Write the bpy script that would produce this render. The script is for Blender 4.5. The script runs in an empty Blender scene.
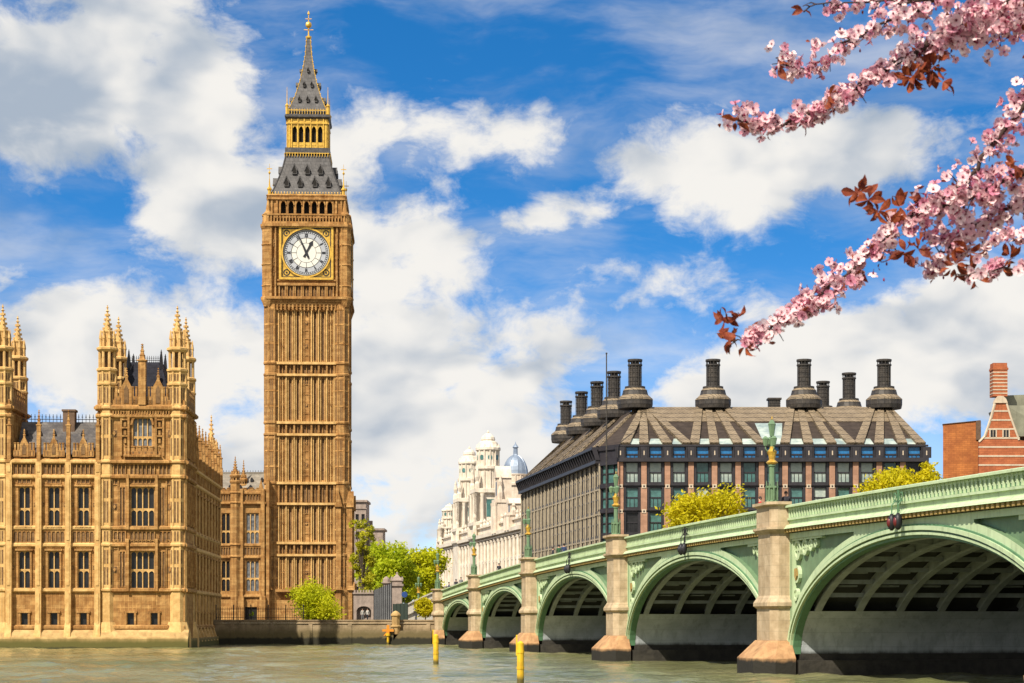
import bpy, bmesh, math, random
import numpy as np
from mathutils import Vector, Matrix, noise as mnoise

random.seed(7)
R = math.radians
PI = math.pi
sc = bpy.context.scene
COL = sc.collection

# ------------------------------------------------------------------ camera
HOR = 622.0          # picture row of the horizon
EYE = 3.00            # height of the eye above the river
F = 1950.0            # focal length in picture widths of 1024
cam = bpy.data.cameras.new('camera')
cam.sensor_width = 36.0
cam.lens = F / 1024 * 36.0
cam.shift_y = (HOR - 341.5) / 1024
cam.clip_start = 0.1
cam.clip_end = 6000
camo = bpy.data.objects.new('camera', cam)
COL.objects.link(camo)
camo.location = (0, 0, EYE)
camo.rotation_euler = (R(90), 0, 0)
sc.camera = camo
cam.dof.use_dof = True
cam.dof.focus_distance = 240
cam.dof.aperture_fstop = 22

# ------------------------------------------------------------------ light and exposure
SUN_H = Vector((-0.52, -0.854)).normalized()       # horizontal direction towards the sun
SUN_EL = R(48)
sun_dir = Vector((SUN_H.x * math.cos(SUN_EL), SUN_H.y * math.cos(SUN_EL), math.sin(SUN_EL)))
sl = bpy.data.lights.new('sun', 'SUN')
sl.energy = 5.0
sl.angle = R(0.6)
sl.color = (1.0, 0.91, 0.76)
so = bpy.data.objects.new('sun', sl)
COL.objects.link(so)
so.rotation_euler = sun_dir.to_track_quat('Z', 'Y').to_euler()
so.location = (-200, -150, 250)

vs = sc.view_settings
vs.view_transform = 'Standard'
vs.look = 'None'
vs.exposure = 0.52
vs.gamma = 1.0
vs.use_curve_mapping = False
try:
    sc.cycles.use_denoising = True
    sc.cycles.max_bounces = 6
    sc.cycles.transparent_max_bounces = 6
    sc.cycles.caustics_reflective = False
    sc.cycles.caustics_refractive = False
except Exception:
    pass

# ------------------------------------------------------------------ node helpers
class NT:
    def __init__(s, tree):
        s.t = tree
        s.n = tree.nodes
        s.l = tree.links
    def new(s, typ, **kw):
        nd = s.n.new(typ)
        for k, v in kw.items():
            setattr(nd, k, v)
        return nd
    def put(s, sock, v):
        if v is None:
            return
        if hasattr(v, 'is_output'):
            s.l.new(v, sock)
        else:
            if isinstance(v, (tuple, list)) and len(v) == 3 and sock.type == 'RGBA':
                v = (*v, 1)
            sock.default_value = v
    def math(s, op, a, b=None, c=None, clamp=False):
        nd = s.new('ShaderNodeMath', operation=op)
        nd.use_clamp = clamp
        for i, v in enumerate((a, b, c)):
            s.put(nd.inputs[i], v)
        return nd.outputs[0]
    def vmath(s, op, a, b=None, out=0):
        nd = s.new('ShaderNodeVectorMath', operation=op)
        s.put(nd.inputs[0], a)
        s.put(nd.inputs[1], b)
        return nd.outputs[out]
    def noise(s, vec, scale, detail=4, rough=0.55, dist=0.0, col=False):
        nd = s.new('ShaderNodeTexNoise')
        s.put(nd.inputs['Vector'], vec)
        nd.inputs['Scale'].default_value = scale
        nd.inputs['Detail'].default_value = detail
        nd.inputs['Roughness'].default_value = rough
        nd.inputs['Distortion'].default_value = dist
        return nd.outputs[1 if col else 0]
    def ramp(s, fac, a, b, va=0.0, vb=1.0, smooth=True):
        nd = s.new('ShaderNodeMapRange')
        nd.interpolation_type = 'SMOOTHSTEP' if smooth else 'LINEAR'
        s.put(nd.inputs[0], fac)
        for i, v in zip((1, 2, 3, 4), (a, b, va, vb)):
            nd.inputs[i].default_value = v
        return nd.outputs[0]
    def mix(s, fac, a, b, mode='MIX'):
        nd = s.new('ShaderNodeMix', data_type='RGBA', blend_type=mode)
        s.put(nd.inputs[0], fac)
        s.put(nd.inputs[6], a)
        s.put(nd.inputs[7], b)
        return nd.outputs[2]
    def scale(s, vec, v):
        return s.vmath('MULTIPLY', vec, v)

# ------------------------------------------------------------------ sky with clouds
world = bpy.data.worlds.new('World')
sc.world = world
world.use_nodes = True
w = NT(world.node_tree)
w.n.clear()
wout = w.new('ShaderNodeOutputWorld')
tc = w.new('ShaderNodeTexCoord').outputs['Generated']
sep = w.new('ShaderNodeSeparateXYZ')
w.l.new(tc, sep.inputs[0])
DX, DY, DZ = sep.outputs
sky = w.new('ShaderNodeTexSky', sky_type='NISHITA')
sky.sun_disc = False
sky.sun_elevation = SUN_EL
sky.sun_rotation = math.atan2(SUN_H.x, SUN_H.y)
sky.air_density = 1.0
sky.dust_density = 0.25
sky.ozone_density = 1.6
sky.altitude = 300
cmb = w.new('ShaderNodeCombineXYZ')
w.put(cmb.inputs[0], DX)
w.put(cmb.inputs[1], DY)
w.put(cmb.inputs[2], w.math('MULTIPLY_ADD', DZ, 2.3, 0.03))
w.l.new(w.vmath('NORMALIZE', cmb.outputs[0]), sky.inputs[0])
hs = w.new('ShaderNodeHueSaturation')
hs.inputs['Saturation'].default_value = 1.42
hs.inputs['Value'].default_value = 1.0
w.l.new(sky.outputs[0], hs.inputs['Color'])
skycol = hs.outputs[0]
bg1 = w.new('ShaderNodeBackground')
w.l.new(skycol, bg1.inputs[0])
bg1.inputs[1].default_value = 0.142

AZ = w.math('ARCTAN2', DX, DY)
EL = w.math('ARCSINE', DZ)
cu = w.new('ShaderNodeCombineXYZ')
w.put(cu.inputs[0], AZ)
w.put(cu.inputs[1], EL)
UV = cu.outputs[0]
def azel(px, py):
    return math.atan((px - 512) / F), math.atan((HOR - py) / F)
# cloud banks: centre, half sizes (in thousandths of a radian across / up), weight
BANKS = [
    (110, 70, 175, 100, .6), (40, 150, 75, 80, .45), (210, 110, 80, 60, .3),
    (215, 210, 135, 72, .62), (400, 270, 110, 85, .5), (330, 180, 60, 50, .25),
    (90, 345, 200, 75, .55), (250, 420, 250, 110, .35), (420, 400, 190, 100, .42), (300, 540, 340, 100, .4),
    (420, 150, 150, 42, .30), (500, 105, 110, 40, .24), (340, 130, 80, 50, .24), (560, 160, 70, 40, .16),
    (770, 160, 170, 62, .5), (660, 150, 60, 50, .2), (880, 165, 90, 50, .25), (720, 215, 70, 34, .25),
    (570, 215, 80, 30, .4), (640, 280, 110, 36, .28), (560, 330, 130, 40, .25), (540, 390, 120, 40, .18),
    (900, 370, 200, 95, .62), (980, 300, 110, 60, .35), (760, 400, 130, 60, .45), (600, 470, 170, 60, .3),
    (85, 215, 70, 34, -.30), (290, 300, 60, 40, -.2), (560, 40, 260, 60, -.25), (960, 200, 90, 60, -.15),
    (700, 310, 60, 40, -.1),
]
cov = None
for (px, py, rx, ry, wt) in BANKS:
    a, e = azel(px, py)
    d = w.vmath('SUBTRACT', UV, (a, e, 0))
    d = w.vmath('MULTIPLY', d, (F / rx / 1.25, F / ry / 1.25, 0))
    ln = w.vmath('LENGTH', d, out=1)
    m = w.ramp(ln, 0.15, 1.0, wt, 0.0)
    cov = m if cov is None else w.math('ADD', cov, m)
UVs = w.scale(UV, (1.0, 1.5, 1.0))
warp = w.noise(UVs, 14, 3, .5, col=True)
UVw = w.vmath('ADD', UVs, w.scale(w.vmath('SUBTRACT', warp, (.5, .5, .5)), (.035, .035, 0)))
n1 = w.noise(UVw, 13, 10, .62)
UVo = w.vmath('ADD', UVw, (-.014, .018, 0))
n2 = w.noise(UVo, 13, 6, .60)
dens = w.math('ADD', w.math('MULTIPLY', w.math('SUBTRACT', n1, .5), 1.5), w.math('MINIMUM', cov, .62))
dens = w.math('ADD', dens, w.ramp(DY, .45, -.1, 0.0, .5))  # extra unseen cloud behind the camera, added to fill the shadows
fine = w.noise(UVw, 42, 6, .6)
dens = w.math('ADD', dens, w.math('MULTIPLY', w.math('SUBTRACT', fine, .5), .55))
alpha = w.ramp(dens, 0.07, 0.46)
veil = w.math('MULTIPLY', w.ramp(w.noise(w.scale(UVw, (1, 2.2, 1)), 6, 6, .6), .40, .72), .48)
alpha = w.math('MAXIMUM', alpha, w.math('ADD', veil, w.ramp(EL, -.02, .19, .62, 0.0)))
m1 = w.noise(UVw, 11, 3.5, .5)
m2 = w.noise(UVo, 11, 3.5, .5)
lit = w.math('SUBTRACT', w.math('MULTIPLY_ADD', m1, .8, w.math('MULTIPLY', n1, .2)), w.math('MULTIPLY_ADD', m2, .8, w.math('MULTIPLY', n2, .2)))
thick = w.ramp(dens, .30, .85)
low = w.noise(UVs, 8.0, 3, .5)
# grey bellies in the upper left bank
ga, ge = azel(20, 175)
gd = w.vmath('LENGTH', w.vmath('MULTIPLY', w.vmath('SUBTRACT', UV, (ga, ge, 0)), (F / 130, F / 120, 0)), out=1)
grey = w.ramp(gd, 0.25, 1.1, 1.0, 0.0)
sh = w.math('ADD', w.math('MULTIPLY', w.math('SUBTRACT', low, .43), 2.0), w.math('MULTIPLY', lit, -3.8))
grey = w.math('MULTIPLY', grey, w.ramp(w.noise(UVw, 17, 5, .55), .30, .66, .35, 1.1))
sh = w.math('ADD', sh, grey)
sh = w.math('ADD', sh, w.math('MULTIPLY', thick, .10))
sh = w.ramp(sh, -.12, .95)
ccol = w.mix(sh, (1.0, .975, .93), (.44, .52, .63))
bg2 = w.new('ShaderNodeBackground')
w.l.new(ccol, bg2.inputs[0])
bg2.inputs[1].default_value = 0.64
mx = w.new('ShaderNodeMixShader')
w.l.new(alpha, mx.inputs[0])
w.l.new(bg1.outputs[0], mx.inputs[1])
w.l.new(bg2.outputs[0], mx.inputs[2])
w.l.new(mx.outputs[0], wout.inputs[0])

# ------------------------------------------------------------------ materials
MATS = {}
def base_mat(name):
    m = bpy.data.materials.new(name)
    m.use_nodes = True
    t = NT(m.node_tree)
    b = m.node_tree.nodes['Principled BSDF']
    MATS[name] = m
    return m, t, b

def mat(name, col, rough=.7, var=.25, scale=1.2, col2=None, metal=0.0, bump=0.0, bscale=6, spec=.4,
        streak=0.0, blocks=None, tide=None, big=.0, panels=None):
    """Procedural surface: tone noise, weather streaks, masonry joints, a tide mark on river walls."""
    m, t, b = base_mat(name)
    co = t.new('ShaderNodeTexCoord').outputs['Object']
    col2 = col2 or tuple(c * (1 - var) for c in col)
    f = t.noise(co, scale, 6, .65)
    c = t.mix(t.ramp(f, .32, .68), col2, col)
    if big:
        f2 = t.noise(co, scale * .13, 3, .5)
        c = t.mix(t.math('MULTIPLY', t.ramp(f2, .35, .7), big), c, tuple(x * .5 for x in col))
    if streak:
        fs = t.noise(t.scale(co, (1.0, 1.0, .06)), 2.6, 4, .6)
        c = t.mix(t.math('MULTIPLY', t.ramp(fs, .48, .75), streak), c, tuple(x * .34 for x in col))
    hgt = None
    if blocks:
        sp = t.new('ShaderNodeSeparateXYZ'); t.l.new(co, sp.inputs[0])
        cb = t.new('ShaderNodeCombineXYZ')
        t.put(cb.inputs[0], t.math('ADD', sp.outputs[0], sp.outputs[1]))
        t.put(cb.inputs[1], sp.outputs[2])
        br = t.new('ShaderNodeTexBrick')
        t.l.new(cb.outputs[0], br.inputs[0])
        br.inputs['Scale'].default_value = 1.0
        br.inputs['Brick Width'].default_value = blocks[0]
        br.inputs['Row Height'].default_value = blocks[1]
        br.inputs['Mortar Size'].default_value = blocks[2]
        br.inputs['Mortar Smooth'].default_value = .3
        br.inputs['Color1'].default_value = (1, 1, 1, 1)
        br.inputs['Color2'].default_value = (*(blocks[4] if len(blocks) > 4 else (.8, .78, .76)), 1)
        br.inputs['Mortar'].default_value = (*([blocks[3]] * 3), 1)
        c = t.mix(1.0, c, br.outputs[0], 'MULTIPLY')
    if panels:      # blind tracery: tall panels coloured darker as shade, thin mouldings lighter, plus relief
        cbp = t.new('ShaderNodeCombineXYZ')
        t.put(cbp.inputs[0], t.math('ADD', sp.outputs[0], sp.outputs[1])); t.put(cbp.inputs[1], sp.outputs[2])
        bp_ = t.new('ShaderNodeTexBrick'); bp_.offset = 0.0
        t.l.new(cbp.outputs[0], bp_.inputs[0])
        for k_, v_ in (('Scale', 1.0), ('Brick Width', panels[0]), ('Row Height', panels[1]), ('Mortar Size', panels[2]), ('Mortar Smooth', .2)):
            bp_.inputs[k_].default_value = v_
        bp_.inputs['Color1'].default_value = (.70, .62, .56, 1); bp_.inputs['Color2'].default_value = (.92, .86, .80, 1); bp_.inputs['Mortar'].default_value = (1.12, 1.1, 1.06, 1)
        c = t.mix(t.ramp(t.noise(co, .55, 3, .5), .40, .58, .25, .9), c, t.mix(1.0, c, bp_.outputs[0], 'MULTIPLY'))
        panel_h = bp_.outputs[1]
    if tide:
        sp2 = t.new('ShaderNodeSeparateXYZ'); t.l.new(co, sp2.inputs[0])
        wob = t.noise(t.scale(co, (1, 1, .5)), .9, 5, .7)
        zz = t.math('ADD', sp2.outputs[2], t.math('MULTIPLY', t.math('SUBTRACT', wob, .5), tide[2]))
        k = t.ramp(zz, tide[0], tide[1])
        c = t.mix(k, tide[3], c)
        if len(tide) > 4:
            k2 = t.ramp(zz, tide[4], tide[4] + .35)
            c = t.mix(k2, tide[5], c)
    t.put(b.inputs['Base Color'], c)
    b.inputs['Roughness'].default_value = rough
    b.inputs['Metallic'].default_value = metal
    b.inputs['Specular IOR Level'].default_value = spec
    if bump:
        bn = t.new('ShaderNodeBump')
        bn.inputs['Strength'].default_value = bump
        bn.inputs['Distance'].default_value = .1
        hgt_ = t.noise(co, bscale, 5, .6)
        if panels: hgt_ = t.math('ADD', hgt_, t.math('MULTIPLY', panel_h, 1.6))
        t.l.new(hgt_, bn.inputs['Height'])
        t.l.new(bn.outputs[0], b.inputs['Normal'])
    return m

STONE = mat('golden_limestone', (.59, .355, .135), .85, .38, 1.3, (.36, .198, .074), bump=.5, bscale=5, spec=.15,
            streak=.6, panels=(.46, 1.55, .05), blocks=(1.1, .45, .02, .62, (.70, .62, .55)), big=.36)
STONE_L = mat('pale_limestone', (.65, .425, .175), .85, .3, 1.3, (.46, .275, .10), bump=.3, bscale=5, spec=.15, streak=.42)
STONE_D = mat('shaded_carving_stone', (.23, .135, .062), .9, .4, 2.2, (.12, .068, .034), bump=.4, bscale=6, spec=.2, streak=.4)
STONE_P = mat('river_plinth_stone', (.54, .37, .16), .85, .3, .9, (.38, .24, .10), bump=.3, bscale=4, spec=.25, streak=.4,
              tide=(.55, 1.5, .6, (.10, .09, .025), -.1, (.03, .03, .018)), blocks=(1.4, .6, .02, .75))
WALL_R = mat('embankment_granite', (.40, .305, .19), .85, .4, .7, (.24, .18, .11), bump=.4, bscale=3, spec=.25,
             tide=(1.3, 2.5, .9, (.135, .105, .05), .75, (.03, .028, .018)), blocks=(1.6, .6, .02, .75), streak=.4)
GRANITE = mat('pier_granite', (.52, .41, .275), .8, .22, 1.4, (.37, .28, .175), bump=.25, bscale=5, spec=.3, streak=.45,
              blocks=(1.6, .62, .016, .74, (.90, .87, .84)))
GRANITE_B = mat('pier_foot_granite', (.46, .275, .135), .8, .35, 1.1, (.30, .16, .075), bump=.4, bscale=3, spec=.3,
                tide=(.72, 1.02, .5, (.022, .02, .016)), streak=.4)
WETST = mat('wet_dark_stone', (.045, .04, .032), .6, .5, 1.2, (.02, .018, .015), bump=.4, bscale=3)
GRANITE_W = mat('arch_lower_stone', (.50, .54, .57), .8, .25, .8, (.38, .42, .44), bump=.2, bscale=3, spec=.3, streak=.4,
                blocks=(2.2, .8, .014, .76, (.92, .92, .92)), tide=(1.1, 1.5, .5, (.03, .028, .022)))
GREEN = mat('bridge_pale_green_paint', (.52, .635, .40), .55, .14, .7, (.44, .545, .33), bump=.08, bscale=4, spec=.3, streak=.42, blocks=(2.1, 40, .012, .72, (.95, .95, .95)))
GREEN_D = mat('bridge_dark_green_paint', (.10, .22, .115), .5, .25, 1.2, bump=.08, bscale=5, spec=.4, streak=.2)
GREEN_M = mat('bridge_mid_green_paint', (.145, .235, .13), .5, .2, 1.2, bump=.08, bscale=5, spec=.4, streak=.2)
GILT_B = mat('bridge_gilt_moulding', (.42, .28, .09), .6, .35, 3, spec=.4)
RIBM = mat('bridge_rib_grey_paint', (.36, .395, .41), .65, .25, 1.0, spec=.3, streak=.3)
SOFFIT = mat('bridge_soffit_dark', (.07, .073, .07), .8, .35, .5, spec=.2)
ASPH = mat('asphalt', (.05, .05, .05), .9, .3, 2, bump=.2)
GILT = mat('gilded_metal', (.80, .50, .085), .38, .3, 2.5, (.50, .29, .05), metal=.45, spec=.5)
ROOFT = mat('tower_iron_roof', (.105, .100, .102), .6, .4, 1.8, (.055, .053, .057), metal=.1, blocks=(.7, .55, .05, .55, (.75, .73, .72)), streak=.2)
SLATE = mat('roof_slate', (.14, .125, .115), .7, .45, .9, (.055, .05, .055), blocks=(.6, .35, .03, .6, (.7, .68, .66)), streak=.25)
SLATE_N = mat('dark_blue_slate', (.028, .030, .045), .75, .4, 1.2, (.016, .016, .026), spec=.15, blocks=(.6, .35, .03, .6))
SLATE_S = mat('weathered_grey_roof', (.32, .285, .235), .75, .4, .5, (.20, .18, .15), streak=.35, blocks=(.8, .5, .04, .7))
IRON = mat('black_iron', (.025, .025, .03), .5, .3, 2, metal=.3)
DIALG = mat('grey_dial_glass', (.40, .42, .46), .35, .15, 3, spec=.5)
DIALW = mat('opal_dial_glass', (.66, .65, .60), .35, .08, 2, spec=.5)
DIALN = mat('dial_black_ironwork', (.012, .014, .022), .5, .2, 2)
DARKV = mat('dark_opening', (.014, .012, .011), .9, .3, 1)
def glass(name, col, rough=.08, spec=.6, var=.5, scale=.6):
    return mat(name, col, rough, var, scale, spec=spec)
GLASS = glass('window_glass_dark', (.028, .028, .030), .22, .3)
GLASS_B = glass('window_glass_blue', (.03, .20, .48), .2, .4)
GLASS_T = glass('window_glass_teal', (.085, .21, .20), .10, .5)
GLASS_P = mat('window_blind_pale', (.46, .52, .46), .3, .35, .45, (.20, .26, .25), spec=.6)
GLASS_G = mat('window_leaded_grey', (.20, .21, .22), .3, .5, 1.5, (.07, .075, .085), spec=.5)
NAVY = mat('portcullis_dark_frame', (.034, .031, .038), .5, .35, 1.0, metal=.1)
BRONZE = mat('bronze_roof_panel', (.060, .045, .036), .75, .35, .8, metal=.0, spec=.2, blocks=(1.2, .6, .03, .6))
BRONZE_L = mat('bronze_roof_rib', (.27, .21, .14), .65, .3, .7, (.19, .145, .095), metal=.0, blocks=(.62, .85, .06, .22, (.82, .80, .76)))
BRONZE_D = mat('dark_bronze_duct', (.070, .060, .052), .6, .4, 1.0, (.035, .032, .032), metal=.1, streak=.3, blocks=(.6, .55, .05, .5))
SANDP = mat('pale_sandstone_column', (.40, .335, .24), .8, .25, 1.2, streak=.4)
SANDT = mat('tan_sandstone_column', (.42, .235, .155), .8, .25, 1.0, streak=.2, blocks=(3, .7, .02, .75))
WSTONE = mat('cream_portland_stone', (.72, .65, .55), .85, .22, .5, (.56, .485, .395), bump=.2, bscale=2, streak=.5)
WSTONE2 = mat('pinkish_portland_stone', (.68, .59, .49), .85, .25, .5, (.52, .425, .34), streak=.5)
LEAD = mat('lead_dome_blue', (.30, .36, .45), .4, .3, .5, (.19, .24, .33), metal=.3, streak=.2)
REDB = mat('orange_brick', (.54, .19, .05), .85, .3, .5, (.38, .12, .035), bump=.1, blocks=(.9, .32, .03, .6, (.78, .74, .7)), big=.4, streak=.4)
REDB2 = mat('red_brick', (.50, .155, .06), .85, .3, .6, (.36, .10, .04), blocks=(.9, .32, .03, .6, (.8, .76, .72)), big=.3, streak=.3)
WHITEB = mat('white_stone_band', (.55, .45, .34), .8, .2, 1, streak=.3)
ROOFG = mat('grey_green_roof', (.23, .23, .17), .7, .3, .6, streak=.3)
PINKST = mat('grey_pink_stone', (.34, .27, .23), .85, .35, 1.2, streak=.35)
HOARD = mat('grey_hoarding_panel', (.22, .225, .235), .6, .3, .8, streak=.4)
YELLOW = mat('yellow_marine_paint', (.78, .50, .02), .5, .25, 1.5, (.55, .33, .02), streak=.25, tide=(.2, .5, .3, (.10, .08, .02)))
ORANGE = mat('orange_marine_paint', (.70, .25, .02), .5, .25, 1.5)
CHIM = mat('dark_brick_chimney', (.16, .10, .065), .85, .35, 1.5)
REDL = mat('red_signal_lens', (.13, .015, .015), .4, .3, 2)
BLUES = mat('blue_sign_enamel', (.02, .06, .22), .4, .2, 2)
WHITEP = mat('white_painted_parapet', (.62, .58, .50), .7, .2, .8, streak=.3)

def leafmat(name, c1, c2, c3, sc_=.35, tr=.52):
    m, t, b = base_mat(name)
    co = t.new('ShaderNodeTexCoord').outputs['Object']
    f = t.noise(co, sc_, 4, .6)
    g = t.noise(co, sc_ * 7, 2, .5)
    c = t.mix(t.ramp(f, .38, .62), c1, c2)
    c = t.mix(t.math('MULTIPLY', t.ramp(g, .45, .7), .65), c, c3)
    t.put(b.inputs['Base Color'], c)
    b.inputs['Roughness'].default_value = .6
    b.inputs['Specular IOR Level'].default_value = .25
    tl = t.new('ShaderNodeBsdfTranslucent')
    t.put(tl.inputs[0], c)
    ms = t.new('ShaderNodeMixShader')
    ms.inputs[0].default_value = tr
    t.l.new(b.outputs[0], ms.inputs[1])
    t.l.new(tl.outputs[0], ms.inputs[2])
    t.l.new(ms.outputs[0], m.node_tree.nodes['Material Output'].inputs[0])
    return m
LEAF_G = leafmat('spring_green_leaves', (.36, .46, .018), (.54, .60, .02), (.68, .66, .03))
LEAF_Y = leafmat('yellow_green_leaves', (.50, .455, .010), (.66, .575, .012), (.78, .68, .02))
LEAF_YG = leafmat('lime_leaves', (.46, .50, .012), (.60, .60, .014), (.72, .68, .02))
LEAF_D = leafmat('olive_sparse_leaves', (.32, .34, .02), (.50, .48, .02), (.64, .58, .03))
BARK = mat('grey_brown_bark', (.10, .075, .055), .9, .4, 3, bump=.5, bscale=8)
PETAL = leafmat('pink_petals', (.84, .45, .52), (.92, .62, .67), (.95, .78, .78), 9, .35)
PETAL2 = leafmat('pale_pink_petals', (.90, .62, .66), (.93, .74, .75), (.95, .84, .82), 9, .35)
PETAL3 = leafmat('deep_pink_petals', (.66, .24, .36), (.78, .36, .46), (.86, .52, .58), 9, .35)
PETALC = mat('crimson_flower_eye', (.22, .012, .05), .6, .3, 40)
LEAF_R = leafmat('maroon_leaves', (.16, .030, .018), (.26, .055, .02), (.36, .10, .03), 14, .3)
TWIG = mat('dark_cherry_bark', (.055, .028, .022), .8, .4, 30, bump=.3, bscale=60)
SKIN = mat('skin', (.52, .30, .21), .6, .1, 8)
def cloth(n, c): return mat(n, c, .85, .25, 6)
CL = {k: cloth(k + '_cloth', v) for k, v in dict(red=(.45, .03, .03), dark=(.03, .03, .04), navy=(.03, .05, .12), white=(.42, .40, .37),
      green=(.03, .09, .04), grey=(.2, .2, .21), brown=(.15, .08, .05)).items()}
HAIR = mat('dark_hair', (.03, .02, .015), .7, .3, 10)

# ------------------------------------------------------------------ mesh helpers
class MB:
    """Collects shapes in one frame and links them as ONE mesh object."""
    def __init__(s):
        s.v = []; s.f = []; s.mi = []; s.m = 0
        s.fr = None
    def frame(s, o=None, ux=(1, 0, 0), uy=(0, 1, 0), uz=(0, 0, 1)):
        s.fr = None if o is None else (Vector(o), Vector(ux), Vector(uy), Vector(uz))
        return s
    def add(s, vs, fs):
        o = len(s.v)
        if s.fr:
            O, a, b, c = s.fr
            for p in vs:
                q = O + a * p[0] + b * p[1] + c * p[2]
                s.v.append((q.x, q.y, q.z))
        else:
            s.v.extend([tuple(p) for p in vs])
        for f in fs:
            s.f.append([i + o for i in f]); s.mi.append(s.m)
    def box(s, x0, x1, y0, y1, z0, z1):
        s.add([(x0, y0, z0), (x1, y0, z0), (x1, y1, z0), (x0, y1, z0), (x0, y0, z1), (x1, y0, z1), (x1, y1, z1), (x0, y1, z1)],
              [(0, 3, 2, 1), (4, 5, 6, 7), (0, 1, 5, 4), (1, 2, 6, 5), (2, 3, 7, 6), (3, 0, 4, 7)])
    def hexa(s, p):
        s.add(p, [(0, 3, 2, 1), (4, 5, 6, 7), (0, 1, 5, 4), (1, 2, 6, 5), (2, 3, 7, 6), (3, 0, 4, 7)])
    def quad(s, a, b, c, d):
        s.add([a, b, c, d], [(0, 1, 2, 3)])
    def tri(s, a, b, c):
        s.add([a, b, c], [(0, 1, 2)])
    def loft(s, rings, cap=True, closed=True):
        n = len(rings[0]); vs = []; fs = []
        for r in rings: vs.extend(r)
        for k in range(len(rings) - 1):
            for i in range(n if closed else n - 1):
                j = (i + 1) % n
                fs.append((k * n + i, k * n + j, (k + 1) * n + j, (k + 1) * n + i))
        if cap:
            fs.append(tuple(range(n - 1, -1, -1)))
            fs.append(tuple((len(rings) - 1) * n + i for i in range(n)))
        s.add(vs, fs)
    def prism(s, pts, z0, z1, pts1=None):
        s.loft([[(x, y, z0) for x, y in pts], [(x, y, z1) for x, y in (pts1 or pts)]])
    def lathe(s, cx, cy, prof, n=8, rot=None, sq=False):
        rot = (PI / n) if rot is None else rot
        s.loft([[(cx + r * math.cos(rot + 2 * PI * i / n), cy + r * math.sin(rot + 2 * PI * i / n), z) for i in range(n)] for r, z in prof])
    def sq(s, cx, cy, prof):
        """square-plan stack: profile of (half width, z)"""
        s.loft([[(cx - h, cy - h, z), (cx + h, cy - h, z), (cx + h, cy + h, z), (cx - h, cy + h, z)] for h, z in prof])
    def tube(s, p, q, r0, r1=None, n=6):
        p = Vector(p); q = Vector(q); r1 = r0 if r1 is None else r1
        d = (q - p)
        if d.length < 1e-6: return
        d.normalize()
        a = d.orthogonal().normalized(); b = d.cross(a)
        s.loft([[tuple(c + a * (r * math.cos(2 * PI * i / n)) + b * (r * math.sin(2 * PI * i / n))) for i in range(n)] for c, r in ((p, r0), (q, r1))])
    def path(s, pts, rads, n=6):
        pts = [Vector(p) for p in pts]; rings = []
        a = None
        for k, p in enumerate(pts):
            d = (pts[min(k + 1, len(pts) - 1)] - pts[max(k - 1, 0)]).normalized()
            a = d.orthogonal().normalized() if a is None else (a - d * a.dot(d)).normalized()
            b = d.cross(a)
            rings.append([tuple(p + a * (rads[k] * math.cos(2 * PI * i / n)) + b * (rads[k] * math.sin(2 * PI * i / n))) for i in range(n)])
        s.loft(rings)
    def xz(s, pts, y0, y1):
        """polygon in the facade plane, extruded from y0 (front) to y1"""
        n = len(pts)
        s.loft([[(x, y0, z) for x, z in pts], [(x, y1, z) for x, z in pts]])
    def band(s, inner, outer, y0, y1):
        """strip between two curves of equal length in the facade plane"""
        for i in range(len(inner) - 1):
            a, b, c, d = inner[i], inner[i + 1], outer[i + 1], outer[i]
            s.hexa([(a[0], y0, a[1]), (b[0], y0, b[1]), (b[0], y1, b[1]), (a[0], y1, a[1]),
                    (d[0], y0, d[1]), (c[0], y0, c[1]), (c[0], y1, c[1]), (d[0], y1, d[1])])
    def ball(s, c, r, n=8, m=5, sz=1.0):
        prof = [(max(r * math.sin(PI * k / m), 1e-4), c[2] - r * sz * math.cos(PI * k / m)) for k in range(m + 1)]
        s.lathe(c[0], c[1], prof, n)
    def build(s, name, mats, parent=None, smooth=False, fix=True):
        me = bpy.data.meshes.new(name)
        me.from_pydata(s.v, [], s.f)
        mats = mats if isinstance(mats, (list, tuple)) else [mats]
        for m in mats: me.materials.append(m)
        if len(mats) > 1:
            me.polygons.foreach_set('material_index', s.mi)
        if fix:
            bm = bmesh.new(); bm.from_mesh(me)
            bmesh.ops.recalc_face_normals(bm, faces=bm.faces[:])
            bm.to_mesh(me); bm.free()
        if smooth:
            me.polygons.foreach_set('use_smooth', [True] * len(me.polygons))
        me.update()
        o = bpy.data.objects.new(name, me)
        COL.objects.link(o)
        if parent is not None: o.parent = parent
        return o

def tag(o, label=None, cat=None, group=None, kind=None):
    if label: o['label'] = label
    if cat: o['category'] = cat
    if group: o['group'] = group
    if kind: o['kind'] = kind
    return o
def thing(name, label, cat, loc=(0, 0, 0), rz=0.0, group=None):
    o = bpy.data.objects.new(name, None)
    COL.objects.link(o)
    o.empty_display_size = .5
    o.location = loc; o.rotation_euler = (0, 0, rz)
    return tag(o, label, cat, group)
def dup(o, parent, loc=None, rz=None):
    c = o.copy(); COL.objects.link(c); c.parent = parent
    if loc is not None: c.location = loc
    if rz is not None: c.rotation_euler = (0, 0, rz)
    return c
def copy_tree(o, parent=None):
    c = o.copy(); COL.objects.link(c); c.parent = parent
    for ch in list(o.children): copy_tree(ch, c)
    return c

def lat(px, Y): return (px - 512) * Y / F           # metres right of the eye, at distance Y
def hgt(py, Y): return EYE + (HOR - py) * Y / F   # metres above the river, at distance Y

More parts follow.
